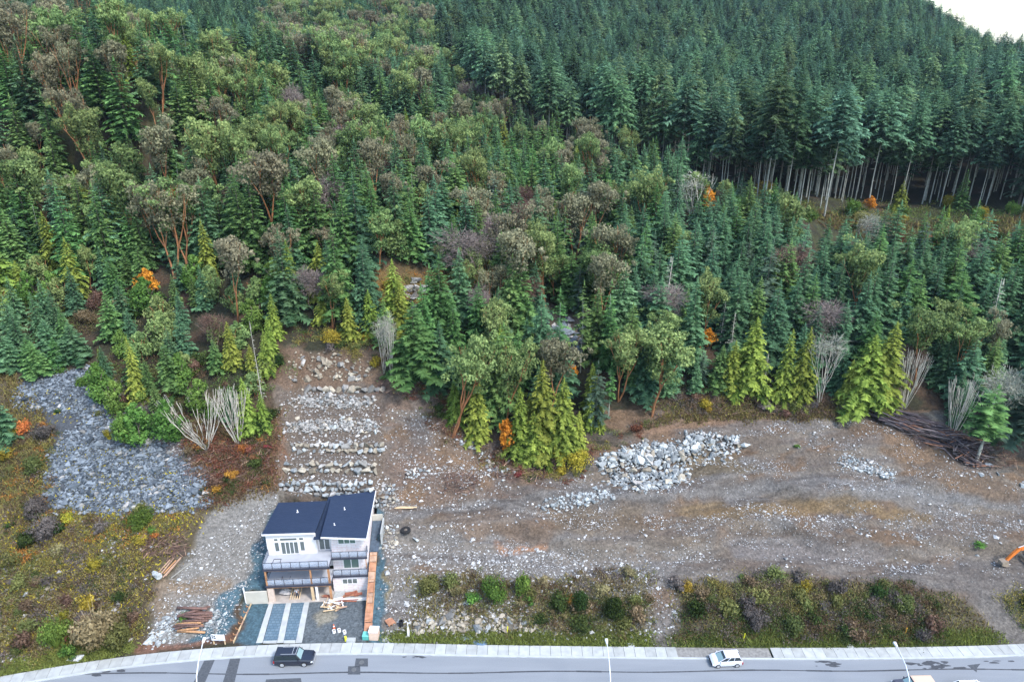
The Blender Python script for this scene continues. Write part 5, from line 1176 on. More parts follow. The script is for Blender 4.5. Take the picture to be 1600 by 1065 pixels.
def car(name, label, cat, X, Y, rz, L, W, H, body_m, prof, cab, wheel_r=.34, wb=.58, extras=None, roof_m=None, group=None):
    """prof: (x fraction, belt height) from rear to front; cab: x fractions of rear base, rear top, front top, front base"""
    e = empty(name, (X, Y, .006), rz, label, cat, group)
    mb = MB(); secs = []
    for fx, hb in prof:
        x = (fx - .5) * L; edge = min(fx, 1 - fx); wd = W / 2 * (1 - .16 * max(0, 1 - edge / .09) ** 2)
        zb = .26 + .12 * max(0, 1 - edge / .06)
        secs.append([(x, -wd * .96, zb), (x, -wd, zb + .25), (x, -wd * .985, hb - .14), (x, -wd * .90, hb), (x, 0, hb + .03), (x, wd * .90, hb), (x, wd * .985, hb - .14), (x, wd, zb + .25), (x, wd * .96, zb), (x, 0, zb)])
    loft(mb, secs); mb.build('body', body_m, e, smooth=False)
    rb_, rt, ft, fb = [(c_ - .5) * L for c_ in cab]; hb = np.interp((cab[0] + cab[3]) / 2, [p_[0] for p_ in prof], [p_[1] for p_ in prof]); w0, w1 = W * .44, W * .37; zr = H - .05
    fbz = np.interp(cab[3], [p_[0] for p_ in prof], [p_[1] for p_ in prof])
    mb = MB(); mb.hexa([(rb_, -w0, hb - .05), (fb, -w0, fbz - .03), (fb, w0, fbz - .03), (rb_, w0, hb - .05), (rt, -w1, zr), (ft, -w1, zr), (ft, w1, zr), (rt, w1, zr)]); mb.build('cabin', M_carglass, e)
    mb = MB(); mb.hexa([(rt - .06, -w1 - .02, zr), (ft + .05, -w1 - .02, zr), (ft + .05, w1 + .02, zr), (rt - .06, w1 + .02, zr), (rt + .05, -w1 + .08, H), (ft - .12, -w1 + .08, H), (ft - .12, w1 - .08, H), (rt + .05, w1 - .08, H)]); mb.build('roof', roof_m or body_m, e)
    # pillars
    mb = MB()
    for s in (-1, 1):
        for t_ in ((rb_, rt), (fb, ft)): mb.tube([(t_[0], s * (w0 + .01), hb - .04), (t_[1], s * (w1 + .01), zr)], .045, 4)
        for f_ in (.36, .66): mb.tube([(rb_ + (fb - rb_) * f_, s * (w0 + .01), hb - .04), (rt + (ft - rt) * f_, s * (w1 + .01), zr)], .04, 4)
    mb.build('pillar', body_m, e)
    mb = MB(); mb.hexa([(fb + .012, -w0 + .1, fbz + .0), (fb + .03, -w0 + .1, fbz + .0), (fb + .03, w0 - .1, fbz + .0), (fb + .012, w0 - .1, fbz + .0), (ft + .012, -w1 + .08, zr - .04), (ft + .03, -w1 + .08, zr - .04), (ft + .03, w1 - .08, zr - .04), (ft + .012, w1 - .08, zr - .04)]); mb.build('windscreen', M_wshield, e)
    for sx in (-1, 1):
        for sy in (-1, 1):
            x = sx * wb * L / 2; y = sy * (W / 2 - .1)
            mb = MB(); mb.tube([(x, y - .12, wheel_r), (x, y + .13, wheel_r)] if sy > 0 else [(x, y + .12, wheel_r), (x, y - .13, wheel_r)], wheel_r, 16); wh = mb.build('wheel', M_tyre, e)
            mb = MB(); yo = y + sy * .135; mb.tube([(x, yo - sy * .02, wheel_r), (x, yo + sy * .008, wheel_r)], wheel_r * .68, 12); mb.build('rim', M_rim, wh)
    hf = prof[-1][1]; hr = prof[0][1]
    for s in (-1, 1):
        mb = MB(); mb.box((L / 2 - .26, s * W * .40 - .16, hf - .22), (L / 2 - .02, s * W * .40 + .13, hf - .04)); mb.build('headlight', M_lampg, e)
        mb = MB(); mb.box((-L / 2 - .01, s * W * .42 - .1, hr - .34), (-L / 2 + .12, s * W * .42 + .12, hr - .04)); mb.build('tail_light', M_tail, e)
        mb = MB(); mb.box((fb - .35, s * (W / 2 + .02) - .1, fbz), (fb - .2, s * (W / 2 + .02) + .1, fbz + .14)); mb.build('mirror', body_m, e)
    mb = MB(); mb.box((L / 2 - .08, -W * .4, .32), (L / 2 + .04, W * .4, .5)); mb.box((-L / 2 - .05, -W * .42, .35), (-L / 2 + .08, W * .42, .55)); mb.build('bumper', M_black if extras != 'suv' else M_rim, e)
    if extras == 'suv':
        mb = MB()
        for s in (-1, 1): mb.box((-L * .18, s * W * .46 - .05, .36), (L * .27, s * W * .46 + .15, .42))
        mb.build('running_board', M_rim, e)
        mb = MB()
        for x in (-.05, .4): mb.box((x, -w1 + .1, H + .06), (x + .06, w1 - .1, H + .11))
        for s in (-1, 1): mb.box((-1.5, s * (w1 - .12) - .02, H - .01), (.6, s * (w1 - .12) + .02, H + .05))
        mb.build('roof_rack', M_rim, e)
    return e
X = ray(459, 1028, .8)[0]
car('black_suv', 'black four-wheel drive with a silver roof rack parked before the driveway', 'car', X, 65.75, R(1.5), 5.0, 1.88, 1.82, paint('black_paint', (.012, .015, .028)), [(0, .95), (.03, 1.08), (.2, 1.10), (.66, 1.10), (.72, 1.08), (.95, 1.0), (1, .86)], (.02, .06, .60, .70), .38, .56, 'suv')
X = ray(1135, 1030, .7)[0]
car('silver_hatchback', 'small silver hatchback parked by the asphalt crossing', 'car', X, 65.55, R(183), 3.95, 1.72, 1.52, paint('silver_paint', (.55, .58, .66), .3), [(0, .78), (.04, .98), (.2, 1.0), (.62, .96), (.74, .92), (.93, .80), (1, .62)], (.02, .12, .56, .80), .31, .62)
X = ray(1428, 1056, 1.6)[0]
car('parked_van', 'dark van with a tan and white roof at the bottom edge, right', 'van', X, 61.35, R(181), 4.9, 1.9, 1.75, paint('charcoal_paint', (.05, .05, .07)), [(0, .85), (.03, 1.0), (.2, 1.05), (.66, 1.05), (.74, 1.0), (.95, .9), (1, .7)], (.03, .08, .58, .74), .34, .58, None, paint('tan_roof', (.55, .40, .30), .4))
X = ray(1520, 1062, 1.5)[0]
car('parked_car', 'white car with dark windows at the bottom right corner', 'car', X, 60.9, R(1), 4.7, 1.85, 1.5, paint('white_paint', (.75, .76, .78), .3), [(0, .85), (.03, .98), (.2, 1.0), (.66, 1.0), (.74, .95), (.95, .85), (1, .65)], (.04, .15, .55, .74), .33, .58)

# ------------------------------------------------------------------ street lamps
M_lamp = simple('pale_lamp_metal', (.68, .72, .78), .5, .2, noise=.05)
for (u, v), (u2, v2), lab in (((318, 998), (310, 1065), 'street lamp in front of the sign board, left of the driveway'), ((948, 1000), (953, 1065), 'street lamp near the middle of the grass verge'), ((1400, 1005), (1418, 1065), 'street lamp behind the dark van at right')):
    hx, hy, hz = ray(u, v, 8.7); px_, py_, _ = ray(u2, v2, 5.6)
    py_ = float(kerb(px_)) - 10.2; px_ = (u2 - 800) / FPX * (py_ * CSP + (CAM_H - 5.6) * SNP)
    e = empty('street_lamp', (px_, py_, 0), 0, lab, 'street lamp'); dx, dy = hx - px_, hy - py_
    mb = MB(); mb.tube([(0, 0, 0), (0, 0, 4), (0, 0, 6.6)], [.12, .10, .085], 8); mb.tube([(0, 0, 6.6), (dx * .12, dy * .12, 7.6), (dx * .4, dy * .4, 8.3), (dx * .9, dy * .9, 8.65)], [.08, .07, .06, .055], 8); mb.build('pole', M_lamp, e)
    mb = MB(); mb.tube([(0, 0, 0), (0, 0, .5)], .2, 8); mb.build('base', M_lamp, e)
    d = Vector((dx, dy, 0)).normalized(); n = Vector((-d.y, d.x, 0)); c = Vector((dx, dy, 8.65)); P = []
    for z in (-.12, .06):
        for a, b in ((-.35, -.11), (.35, -.2), (.35, .2), (-.35, .11)): q = c + d * a + n * b * (1 if z < 0 else .7) + Vector((0, 0, z)); P.append(tuple(q))
    mb = MB(); mb.hexa(P); mb.build('lamp_head', simple('lamp_head_white', (.8, .82, .85), .4, noise=.03), e)
strip_box('kerb', list(np.arange(-200, 201, 4.)), -9.7, -9.5, -.1, .13, M_kerb, walk); strip_box('slab', list(np.arange(-200, 201, 4.)), -11.4, -9.71, 0, .125, M_conc, walk)

# ------------------------------------------------------------------ excavator
ex, ey, ez = hit(1563, 884); BZ = gz(ex + 7.2, ey + .8)
M_or = simple('orange_machine_paint', (.72, .20, .035), .45, noise=.1); M_bk = simple('worn_bucket_steel', (.28, .23, .18), .6, noise=.25); M_grey = simple('machine_grey', (.10, .10, .105), .6)
E_ = empty('excavator', (ex, ey, BZ), R(4), 'orange excavator reaching in from the right edge, bucket on the dirt', 'excavator')
def arm(pts, w_, name, mat, taper=None):
    mb = MB()
    for (x0, z0, h0), (x1, z1, h1) in zip(pts[:-1], pts[1:]):
        d = Vector((x1 - x0, 0, z1 - z0)).normalized(); n = Vector((-d.z, 0, d.x))
        P = [Vector((x0, 0, z0)) - n * h0, Vector((x1, 0, z1)) - n * h1, Vector((x1, 0, z1)) + n * h1, Vector((x0, 0, z0)) + n * h0]
        mb.hexa([(q.x, -w_, q.z) for q in P] + [(q.x, w_, q.z) for q in P])
    return mb.build(name, mat, E_)
arm([(.55, .75, .16), (1.3, 1.9, .24), (1.95, 2.75, .24), (2.5, 3.1, .14)], .15, 'stick', M_or)
arm([(2.15, 2.75, .18), (3.6, 3.15, .30), (4.6, 2.9, .30), (6.2, 1.35, .22)], .19, 'boom', M_or)
mb = MB(); mb.tube([(2.9, 0, 3.45), (1.75, 0, 3.0)], .07, 8); mb.tube([(1.9, 0, 2.35), (.9, 0, 1.05)], .06, 8); mb.build('hydraulic_ram', M_rim, E_)
mb = MB(); mb.prism([(-.25, .75), (.6, .95), (.75, .45), (1.0, .05), (.35, .0), (-.2, .2)], -.45, .45, Matrix.Rotation(R(90), 4, 'X')); mb.build('bucket', M_bk, E_)
mb = MB()
for s in (-1.15, 1.15): mb.prism([(4.6, .05), (4.35, .35), (4.6, .7), (8.6, .7), (8.85, .35), (8.6, .05)], s - .25, s + .25, Matrix.Rotation(R(90), 4, 'X'))
mb.build('track', M_grey, E_)
mb = MB(); mb.box((5.3, -1.3, .8), (9.1, 1.3, 1.3)); mb.box((7.3, -1.3, 1.302), (9.2, 1.3, 2.0)); mb.build('body', M_or, E_)
mb = MB(); mb.hexa([(5.4, .25, 1.3), (7.0, .25, 1.3), (7.0, 1.25, 1.3), (5.4, 1.25, 1.3), (5.7, .3, 2.75), (7.0, .3, 2.75), (7.0, 1.2, 2.75), (5.7, 1.2, 2.75)]); mb.build('cab', M_carglass, E_)
mb = MB(); mb.prism([(4.0, .05), (3.85, .5), (4.0, .75), (4.12, .4)], -1.3, 1.3, Matrix.Rotation(R(90), 4, 'X')); mb.build('blade', M_bk, E_)

# ------------------------------------------------------------------ site clutter
def place(u, v): x, y, z = hit(u, v); return Vector((x, y, z))
p = place(343, 1006); e = empty('sign_board', p, R(-2), 'white development sign board on two posts by the pavement', 'sign')
mb = MB(); mb.box((-.9, -.03, .75), (.9, .03, 1.75)); mb.build('panel', simple('sign_white', (.82, .83, .84), .5, noise=.02), e)
for x in (-.75, .75): mb = MB(); mb.box((x - .06, .031, -.3), (x + .06, .13, 1.7)); mb.build('post', M_pine, e)
M_ink = simple('sign_ink', (.08, .10, .14), .6); M_ink2 = simple('sign_grey_ink', (.35, .40, .45), .6)
mb = MB()
for a, b, c, d in ((-.82, 1.45, -.62, 1.68), (-.56, 1.35, -.34, 1.62), (-.8, 1.12, -.6, 1.36), (-.55, 1.05, -.3, 1.25)): mb.box((a, -.036, b), (c, -.031, d))
mb.build('print', M_ink, e)
mb = MB()
for k, (a, b) in enumerate(((-.1, .8), (-.1, .6), (-.8, .75))): mb.box((a, -.036, .98 - k * .09), (b, -.031, 1.02 - k * .09))
mb.build('print', M_ink2, e)
# log pile
p = place(300, 983); e = empty('log_pile', p, 0, 'heap of short dark and orange logs beside the white rocks at left', 'logs')
M_l1 = simple('wet_bark', (.16, .095, .08), .85, noise=.35, scale=4); M_l2 = simple('peeled_log', (.44, .25, .13), .8, noise=.3, scale=4)
for k in range(16):
    row = k % 5; L_ = random.uniform(2.6, 4.4); a = random.gauss(0, .10) + (.35 if k in (6, 9) else 0); r_ = random.uniform(.13, .22); y = -.3 + row * .55 + random.gauss(0, .12); z = .18 + (k // 5) * .34; xo = random.gauss(0, .35)
    mb = MB(); mb.tube([(xo - L_ / 2 * math.cos(a), y - L_ / 2 * math.sin(a), z + row * .22 - .1), (xo, y, z + row * .22), (xo + L_ / 2 * math.cos(a), y + L_ / 2 * math.sin(a), z + row * .22 + random.gauss(0, .05))], [r_, r_ * .95, r_ * .8], 8)
    mb.build('log', M_l2 if k in (0, 1, 5, 11) else M_l1, e, smooth=True)
p = place(263, 885); e = plank_pile('plank_pile', 'few thin brown planks lying beside a white slab at the dirt edge', 'planks', p.x, p.y, p.z + .1, 5, 3.6, (.5, .1), R(66), [M_ply2, M_wood], .06, (.12, .2), .08)
for o in e.children: o.rotation_euler = (R(24), 0, 0)
p = place(283, 890); e = plank_pile('plank_pile', 'single long grey plank right of the thin brown ones', 'planks', p.x, p.y, p.z + .1, 1, 4.2, (.1, .1), R(52), [M_conc_old], .06, (.14, .2), .02)
for o in e.children: o.rotation_euler = (R(20), 0, 0)
p = place(519, 946); plank_pile('lumber_pile', 'loose pile of splintered lumber offcuts in front of the porch', 'lumber', p.x, p.y, p.z + .03, 34, 1.5, (.85, .5), R(25), [M_pine, M_pine, M_ply2, M_trimw, M_wall], .03, (.06, .22), .7)
p = place(543, 937); plank_pile('board_stack', 'long reddish boards along the edge of the porch slab', 'boards', p.x, p.y, p.z + .03, 5, 3.0, (.2, .08), R(3), [M_red, M_ply2], .08, (.2, .3), .03)
p = place(630, 794); plank_pile('lumber_pile', 'pale planks lying alone on the dirt right of the roof', 'lumber', p.x, p.y, p.z + .12, 4, 4.2, (.25, .12), R(1), [M_pine], .05, (.2, .28), .04)
# crate, bin, pallet, pipes, cone, buckets, lids
def placed(name, u, v, mb, mat, label, cat, rz=0, dz=0., group=None):
    p_ = place(u, v); o = mb.build(name, mat, label=label, cat=cat, group=group); o.location = (p_.x, p_.y, p_.z + dz); o.rotation_euler = (0, 0, rz); return o
e = empty('crate', place(584, 999), R(-3), 'pale wrapped crate with a white lid at the foot of the ramp', 'crate')
mb = MB(); mb.box((-.6, -.05, 0), (.6, 1.0, 1.35)); mb.build('box', simple('peach_wrap', (.66, .50, .40), .7, noise=.1), e); mb = MB(); mb.box((-.64, -.09, 1.352), (.64, 1.04, 1.47)); mb.build('lid', M_trimw, e)
e = empty('bin', place(572, 999), R(-3), 'turquoise box standing left of the pale crate', 'bin')
mb = MB(); mb.box((-.5, 0, 0), (.36, .8, .62)); mb.build('box', simple('turquoise_plastic', (.10, .42, .38), .5, noise=.08), e); mb = MB(); mb.hexa([(-.53, -.03, .622), (.39, -.03, .622), (.39, .83, .622), (-.53, .83, .622), (-.5, .0, .68), (.36, 0, .68), (.36, .8, .76), (-.5, .8, .76)]); mb.build('lid', simple('turquoise_lid', (.16, .52, .47), .5, noise=.08), e)
e = empty('pallet', place(610, 972), R(38), 'orange plywood pallet lying tilted on the rocks', 'pallet')
mb = MB(); mb.box((-.55, -.6, .25), (.5, .6, .31)); mb.build('top_board', M_ply, e)
for x in (-.5, -.05, .4): mb = MB(); mb.box((x, -.58, .02), (x + .09, .58, .248)); mb.build('runner', M_wood, e)
def ring(r0, r1, h, n=14):
    mb = MB(); V = []
    for z in (0, h):
        for r_ in (r0, r1): V += [(r_ * math.cos(2 * math.pi * k / n), r_ * math.sin(2 * math.pi * k / n), z) for k in range(n)]
    F = []
    for k in range(n):
        j = (k + 1) % n; F += [(k, j, n + j, n + k)[::-1], (2 * n + k, 2 * n + j, 3 * n + j, 3 * n + k), (n + k, n + j, 3 * n + j, 3 * n + k), (k, j, 2 * n + j, 2 * n + k)[::-1]]
    mb.add(V, F); return mb
placed('tyre', 634, 829, ring(.32, .75, .32), M_tyre, 'dark tyre lying on the dirt right of the stacked rocks', 'tyre')
placed('drain_pipe', 627, 976, ring(.2, .32, .8), M_black, 'black drain pipe standing beside the orange pallet', 'pipe')
e = empty('traffic_cone', place(522, 981), 0, 'orange traffic cone on the dark apron', 'cone')
mb = MB(); mb.tube([(0, 0, .04), (0, 0, .8)], [.2, .04], 10); mb.build('cone', simple('cone_orange', (.75, .15, .05), .5), e); mb = MB(); mb.box((-.25, -.25, 0), (.25, .25, .04)); mb.build('base', M_black, e); mb = MB(); mb.tube([(0, 0, .40), (0, 0, .56)], [.125, .092], 10); mb.build('band', M_trimw, e)
for u, v, lab in ((522, 987, 'left white bucket under the orange cone'), (530, 985.5, 'middle white bucket of the three on the apron'), (538.5, 988, 'right white bucket of the three on the apron')):
    e = empty('bucket', place(u, v), 0, lab, 'bucket', 'white buckets on the apron'); mb = ring(.20, .24, .42, 12); mb.build('pail', M_trimw, e); mb = MB(); mb.tube([(0, 0, .02), (0, 0, .3)], .2, 12); mb.build('contents', M_conc_old, e)
mb = MB(); mb.box((-.6, -.25, 0), (.55, .35, .35)); placed('concrete_block', 549, 1001, mb, M_conc, 'pale block on the apron by the pavement', 'block')
mb = MB(); mb.tube([(0, 0, 0), (0, 0, .75)], [.17, .15], 10); placed('yellow_can', 540.5, 1000, mb, simple('yellow_plastic', (.75, .72, .05), .5), 'bright yellow can left of the pale block', 'can')
mb = MB(); mb.prism([(-.16, 0), (.12, 0), (.16, 1.0), (.05, 1.7), (-.1, 1.6)], -.1, .1, Matrix.Rotation(R(90), 4, 'X')); mb.tube([(0, 0, -.2), (0, 0, 2.6)], .05, 6); placed('marker_post', 638.5, 994, mb, M_trimw, 'white wrapped marker post in the grass right of the crate', 'post')
for u, v, lab in ((603, 999, 'pale concrete lid in the grass right of the crate'), (986, 1007, 'pale concrete lid right of the middle street lamp'), (1328, 1009, 'small pale lid in the grass left of the right street lamp')):
    mb = MB(); mb.box((-.42, -.3, -.05), (.42, .3, .12)); placed('meter_lid', u, v, mb, M_conc, lab, 'lid', 0, 0., 'concrete lids in the verge')
mb = MB(); mb.add([(-1.0, -.3, .1), (.7, -.5, .12), (1.0, .35, .35), (-.6, .5, .15), (0, 0, .32), (-1.0, -.3, 0), (.7, -.5, 0), (1.0, .35, .1), (-.6, .5, 0)], [(0, 1, 4), (1, 2, 4), (2, 3, 4), (3, 0, 4), (0, 5, 6, 1), (1, 6, 7, 2), (2, 7, 8, 3), (3, 8, 5, 0)]); placed('plastic_sheet', 118, 1028, mb, simple('grey_sheet', (.5, .52, .55), .6), 'crumpled grey sheet in the grass by the left pavement', 'sheet')
for u, v, lab in ((729, 996, 'grey-blue ground cover patch in the verge'), (750, 1003, 'blue sheet lying in the verge grass')):
    V, F = blob(.95, .4, .14, int(u)); mb = MB(); mb.add(V, F); placed('sheet', u, v, mb, simple('blue_sheet', (.12, .20, .32) if u > 740 else (.2, .26, .3), .6), lab, 'sheet')
for u, v, lab in ((792, 988, 'yellow marker stake in the verge left of the middle lamp'), (1161, 999, 'yellow marker stake above the silver car'), (1413, 990, 'orange-yellow marker stake near the right lamp')):
    mb = MB(); mb.tube([(0, 0, -.1), (.12, 0, 1.15)], .07, 6); placed('marker_stake', u, v, mb, simple('marker_yellow', (.80, .78, .04), .5) if u < 1400 else simple('marker_orange', (.8, .4, .04), .5), lab, 'stake', 0, 0, 'marker stakes in the verge')
mb = MB(); a = hl(15.3, 2.0, 5.9); b = hl(15.2, .3, 5.0); c = hl(14.4, -.1, 4.6); mb.tube([a, b, c], .05, 6); tag(mb.build('white_pipe', M_trimw), 'thin white pipe running down to the top of the ramp', 'pipe')
# ------------------------------------------------------------------ stones
def rockmat(name, ca, cb, moss=None):
    m, t, p_ = newmat(name); p_.inputs['Roughness'].default_value = .85; p_.inputs['Specular IOR Level'].default_value = .25
    oi = t.nodes.new('ShaderNodeObjectInfo'); at = t.nodes.new('ShaderNodeAttribute'); at.attribute_name = 'tone'
    ad = t.nodes.new('ShaderNodeMath'); ad.operation = 'ADD'; t.links.new(oi.outputs['Random'], ad.inputs[0]); t.links.new(at.outputs['Fac'], ad.inputs[1])
    fr = t.nodes.new('ShaderNodeMath'); fr.operation = 'FRACT'; t.links.new(ad.outputs[0], fr.inputs[0])
    mx = t.nodes.new('ShaderNodeMix'); mx.data_type = 'RGBA'; mx.inputs[6].default_value = (*ca, 1); mx.inputs[7].default_value = (*cb, 1); t.links.new(fr.outputs[0], mx.inputs[0])
    g_ = t.nodes.new('ShaderNodeNewGeometry'); n = t.nodes.new('ShaderNodeTexNoise'); n.inputs['Scale'].default_value = 2.5; n.inputs['Detail'].default_value = 5; t.links.new(g_.outputs['Position'], n.inputs[0])
    mr = t.nodes.new('ShaderNodeMapRange'); mr.inputs[1].default_value = .35; mr.inputs[2].default_value = .65; mr.inputs[3].default_value = .7; mr.inputs[4].default_value = 1.15; t.links.new(n.outputs[0], mr.inputs[0])
    vm = t.nodes.new('ShaderNodeVectorMath'); vm.operation = 'SCALE'; t.links.new(mx.outputs[2], vm.inputs[0]); t.links.new(mr.outputs[0], vm.inputs['Scale']); t.links.new(vm.outputs[0], p_.inputs['Base Color']); return m
R_white = rockmat('pale_blasted_rock', (.15, .165, .175), (.45, .485, .495)); R_tan = rockmat('tan_rock', (.18, .155, .12), (.40, .365, .30)); R_dark = rockmat('blue_grey_rock', (.028, .038, .050), (.205, .24, .28)); R_grey = rockmat('grey_rock', (.13, .13, .125), (.40, .39, .38))
OCT = np.array([(1, 0, 0), (0, 1, 0), (-1, 0, 0), (0, -1, 0), (.0, 0, 1), (0, 0, -1), (.7, .7, .5), (-.7, .7, -.4), (-.7, -.7, .5), (.7, -.7, -.4)], float)
def rock_mesh(name, seed, mat):
    import bmesh
    g_ = np.random.default_rng(seed); bm = bmesh.new()
    for q in g_.standard_normal((13, 3)):
        q = q / np.linalg.norm(q) * (.85 + .3 * g_.random()); q = np.clip(q, -.72, .72); bm.verts.new(q * (1.25, .95, .8))
    bmesh.ops.convex_hull(bm, input=bm.verts); lone = [v for v in bm.verts if not v.link_faces]; bmesh.ops.delete(bm, geom=lone)
    me = bpy.data.meshes.new(name); bm.to_mesh(me); bm.free(); me.materials.append(mat); return me
RM = {k: [rock_mesh('rock', 400 + i + 20 * j, m) for i in range(7)] for j, (k, m) in enumerate((('w', R_white), ('t', R_tan), ('d', R_dark), ('g', R_grey)))}
def rocks_in(root, kind, pts, name='rock'):
    """pts: (x, y, z, size) in world space; root is an empty at its own place"""
    for x, y, z, s in pts:
        me = random.choice(RM[random.choice(kind)]); o = bpy.data.objects.new(name, me); link(o, root)
        o.location = Vector((x, y, z)) - root.location; o.rotation_euler = (random.uniform(-.5, .5), random.uniform(-.5, .5), random.uniform(0, 6.28)); o.scale = (s * random.uniform(.8, 1.25), s * random.uniform(.8, 1.2), s * random.uniform(.7, 1.1))
def many_rocks(name, X, Y, S, kinds_tone, mat, sink=.25, parent=None, z=None, **kw):
    n = len(X); Z = ground_z(X, Y) if z is None else z; base = []
    g_ = np.random.default_rng(int(n)); F0 = np.array([(0, 1, 4), (1, 2, 4), (2, 3, 4), (3, 0, 4), (1, 0, 5), (2, 1, 5), (3, 2, 5), (0, 3, 5)])
    V = np.tile(OCT[:6][None], (n, 1, 1)) * (1 + .35 * g_.standard_normal((n, 6, 1)).clip(-1.2, 1.2)) + .18 * g_.standard_normal((n, 6, 3))
    a = g_.uniform(0, 6.28, n); ca, sa = np.cos(a)[:, None], np.sin(a)[:, None]; x, y = V[:, :, 0] * ca - V[:, :, 1] * sa, V[:, :, 0] * sa + V[:, :, 1] * ca
    V = np.stack([x, y, V[:, :, 2] * .75], 2) * S[:, None, None] + np.stack([X, Y, Z + S * .3 - S * sink], 1)[:, None, :]
    F = (F0[None] + (np.arange(n) * 6)[:, None, None]).reshape(-1, 3)
    me = np_mesh(name, V.reshape(-1, 3), F, mat, tone=np.repeat(g_.random(n), 8) if kinds_tone is None else np.repeat(kinds_tone, 8))
    return obj(name, me, parent, **kw)
# terrace walls of stacked boulders: u range, base and top, rows
def terrace(lab, x0, x1, y0, y1, z0, z1, rows, kinds, size, grp='boulder walls of the terraces'):
    xm = (x0 + x1) / 2; root = empty('boulder_wall', (xm, y0, z0), 0, lab, 'retaining wall', grp); pts = []
    for r_ in range(rows):
        t = (r_ + .45) / rows; x = x0 + random.uniform(0, .3)
        while x < x1:
            s = size * random.uniform(.7, 1.3); pts.append((x + s * .6, y0 + (y1 - y0) * t + random.gauss(0, .16), z0 + (z1 - z0) * t + random.gauss(0, .08), s * .68)); x += s * .95
    rocks_in(root, kinds, pts); return root
terrace('lowest terrace wall of white boulders, just behind the left roof', -37.2, -22.0, 88.1, 89.4, 9.5, 11.6, 3, 'wwwg', .78)
terrace('second terrace wall of squared tan and white boulders above the house', -36.2, -21.6, 91.3, 92.1, 11.7, 13.5, 2, 'ttwg', .95)
terrace('third terrace wall of white and tan boulders above the house', -35.6, -21.4, 94.2, 95.0, 13.7, 15.1, 2, 'wtgt', .8)
terrace('topmost row of big round grey boulders under the rock face', -36.6, -21.8, 103.6, 104.7, 19.6, 20.8, 1, 'gtg', 1.05)
a = hit(588, 850); terrace('stacked white rocks beside the concrete wall right of the house', -19.6, -17.4, 80.7, 84.2, gz(-18.5, 80.7), gz(-18.5, 84.2), 7, 'wt', .5, 'loose boulder stacks beside the house')
terrace('white rocks stepping down the slope right of the back roof corner', -21.6, -18.6, 86.6, 90.8, gz(-20, 86.6), gz(-20, 90.8), 6, 'wtg', .55, 'loose boulder stacks beside the house')
terrace('small row of pale rocks alone on the brown dirt above the planks', *[hit(632, 750)[0], hit(668, 735)[0]], hit(640, 748)[1], hit(660, 732)[1], hit(640, 748)[2], hit(660, 732)[2] + .1, 3, 'wg', .5, 'loose boulder stacks beside the house')
# rock heaps: polygon in the photograph, kinds, sizes, counts
def in_poly(poly, n, seed=1, ju=5, jv=3, wp=0):
    g_ = np.random.default_rng(seed); us = [p_[0] for p_ in poly]; vs_ = [p_[1] for p_ in poly]; out = []
    ww = [hit(u, v) for u, v in poly]; x0, x1 = min(p_[0] for p_ in ww), max(p_[0] for p_ in ww); y0, y1 = min(p_[1] for p_ in ww), max(p_[1] for p_ in ww)
    X = g_.uniform(x0 - 2, x1 + 2, n * 12); Y = g_.uniform(y0 - 2, y1 + 2, n * 12); Z = ground_z(X, Y); u, v = proj(X, Y, Z)
    k = np.nonzero(pip(u + g_.normal(0, ju, len(u)) + wp * (fbm(X * .3, Y * .3, 5, 3) - .5) * 120, v + g_.normal(0, jv, len(u)) + wp * (fbm(X * .35, Y * .4, 6, 3) - .5) * 60, poly))[0][:n]; return X[k], Y[k], Z[k]
def heap(name, lab, cat, poly, n_big, s_big, kinds, n_small, s_small, mat, hump=0., seed=1, grp=None):
    X, Y, Z = in_poly(poly, n_big, seed); d = sdist(*proj(X, Y, Z), poly); cen = (float(X.mean()), float(Y.mean()), float(Z.mean()))
    root = empty(name, cen, 0, lab, cat, grp); g_ = np.random.default_rng(seed + 5)
    S = s_big * np.exp(g_.normal(0, .35, len(X))); rocks_in(root, kinds, [(x, y, z + hump * min(max(dd, 0) / 18, 1) + s * .15, s) for x, y, z, s, dd in zip(X, Y, Z, S, d)])
    X, Y, Z = in_poly(poly, n_small, seed + 9); d = np.clip(sdist(*proj(X, Y, Z), poly) / 18, 0, 1); S = s_small * np.exp(g_.normal(0, .4, len(X)))
    o = many_rocks('small_rocks', X - cen[0], Y - cen[1], S, None, mat, 0, root, z=Z + hump * d * .8 - cen[2]); o['kind'] = 'stuff'
    if hump:                     # solid body under the stones
        V = []
        u0, u1 = min(p_[0] for p_ in poly), max(p_[0] for p_ in poly)
    return root
WP = [(935, 712), (1000, 692), (1060, 690), (1085, 672), (1150, 682), (1160, 700), (1120, 712), (1070, 730), (1075, 752), (1020, 768), (955, 755), (940, 735)]
heap('rock_pile', 'long heap of white blasted rock at the top of the dirt slope', 'rock pile', WP, 290, .46, 'wwwwtg', 1500, .2, R_white, .5, 11)
heap('rock_pile', 'mound of pale rocks around the log pile at lower left', 'rock pile', [(232, 1000), (250, 970), (290, 948), (345, 955), (345, 985), (290, 985), (262, 995), (240, 1008)], 110, .26, 'wwg', 700, .13, R_white, .2, 12)
heap('scree', 'large dark blue-grey rock slope at left', 'rock slope', [(65, 790), (80, 700), (130, 660), (150, 600), (180, 610), (250, 695), (325, 745), (330, 790), (200, 806)], 290, .36, 'ddg', 9000, .17, R_dark, 0, 13)
heap('scree', 'paler blue gravel slope under the young firs at far left', 'rock slope', [(20, 640), (25, 605), (60, 592), (140, 572), (150, 600), (175, 640), (120, 650), (60, 640)], 60, .28, 'dg', 3600, .14, R_dark, 0, 14)
heap('scree', 'rubble bank of grey stones between the two upper terraces', 'rock slope', [(452, 637), (452, 622), (520, 617), (582, 624), (580, 637)], 60, .3, 'gwg', 420, .2, R_grey, 0, 15)
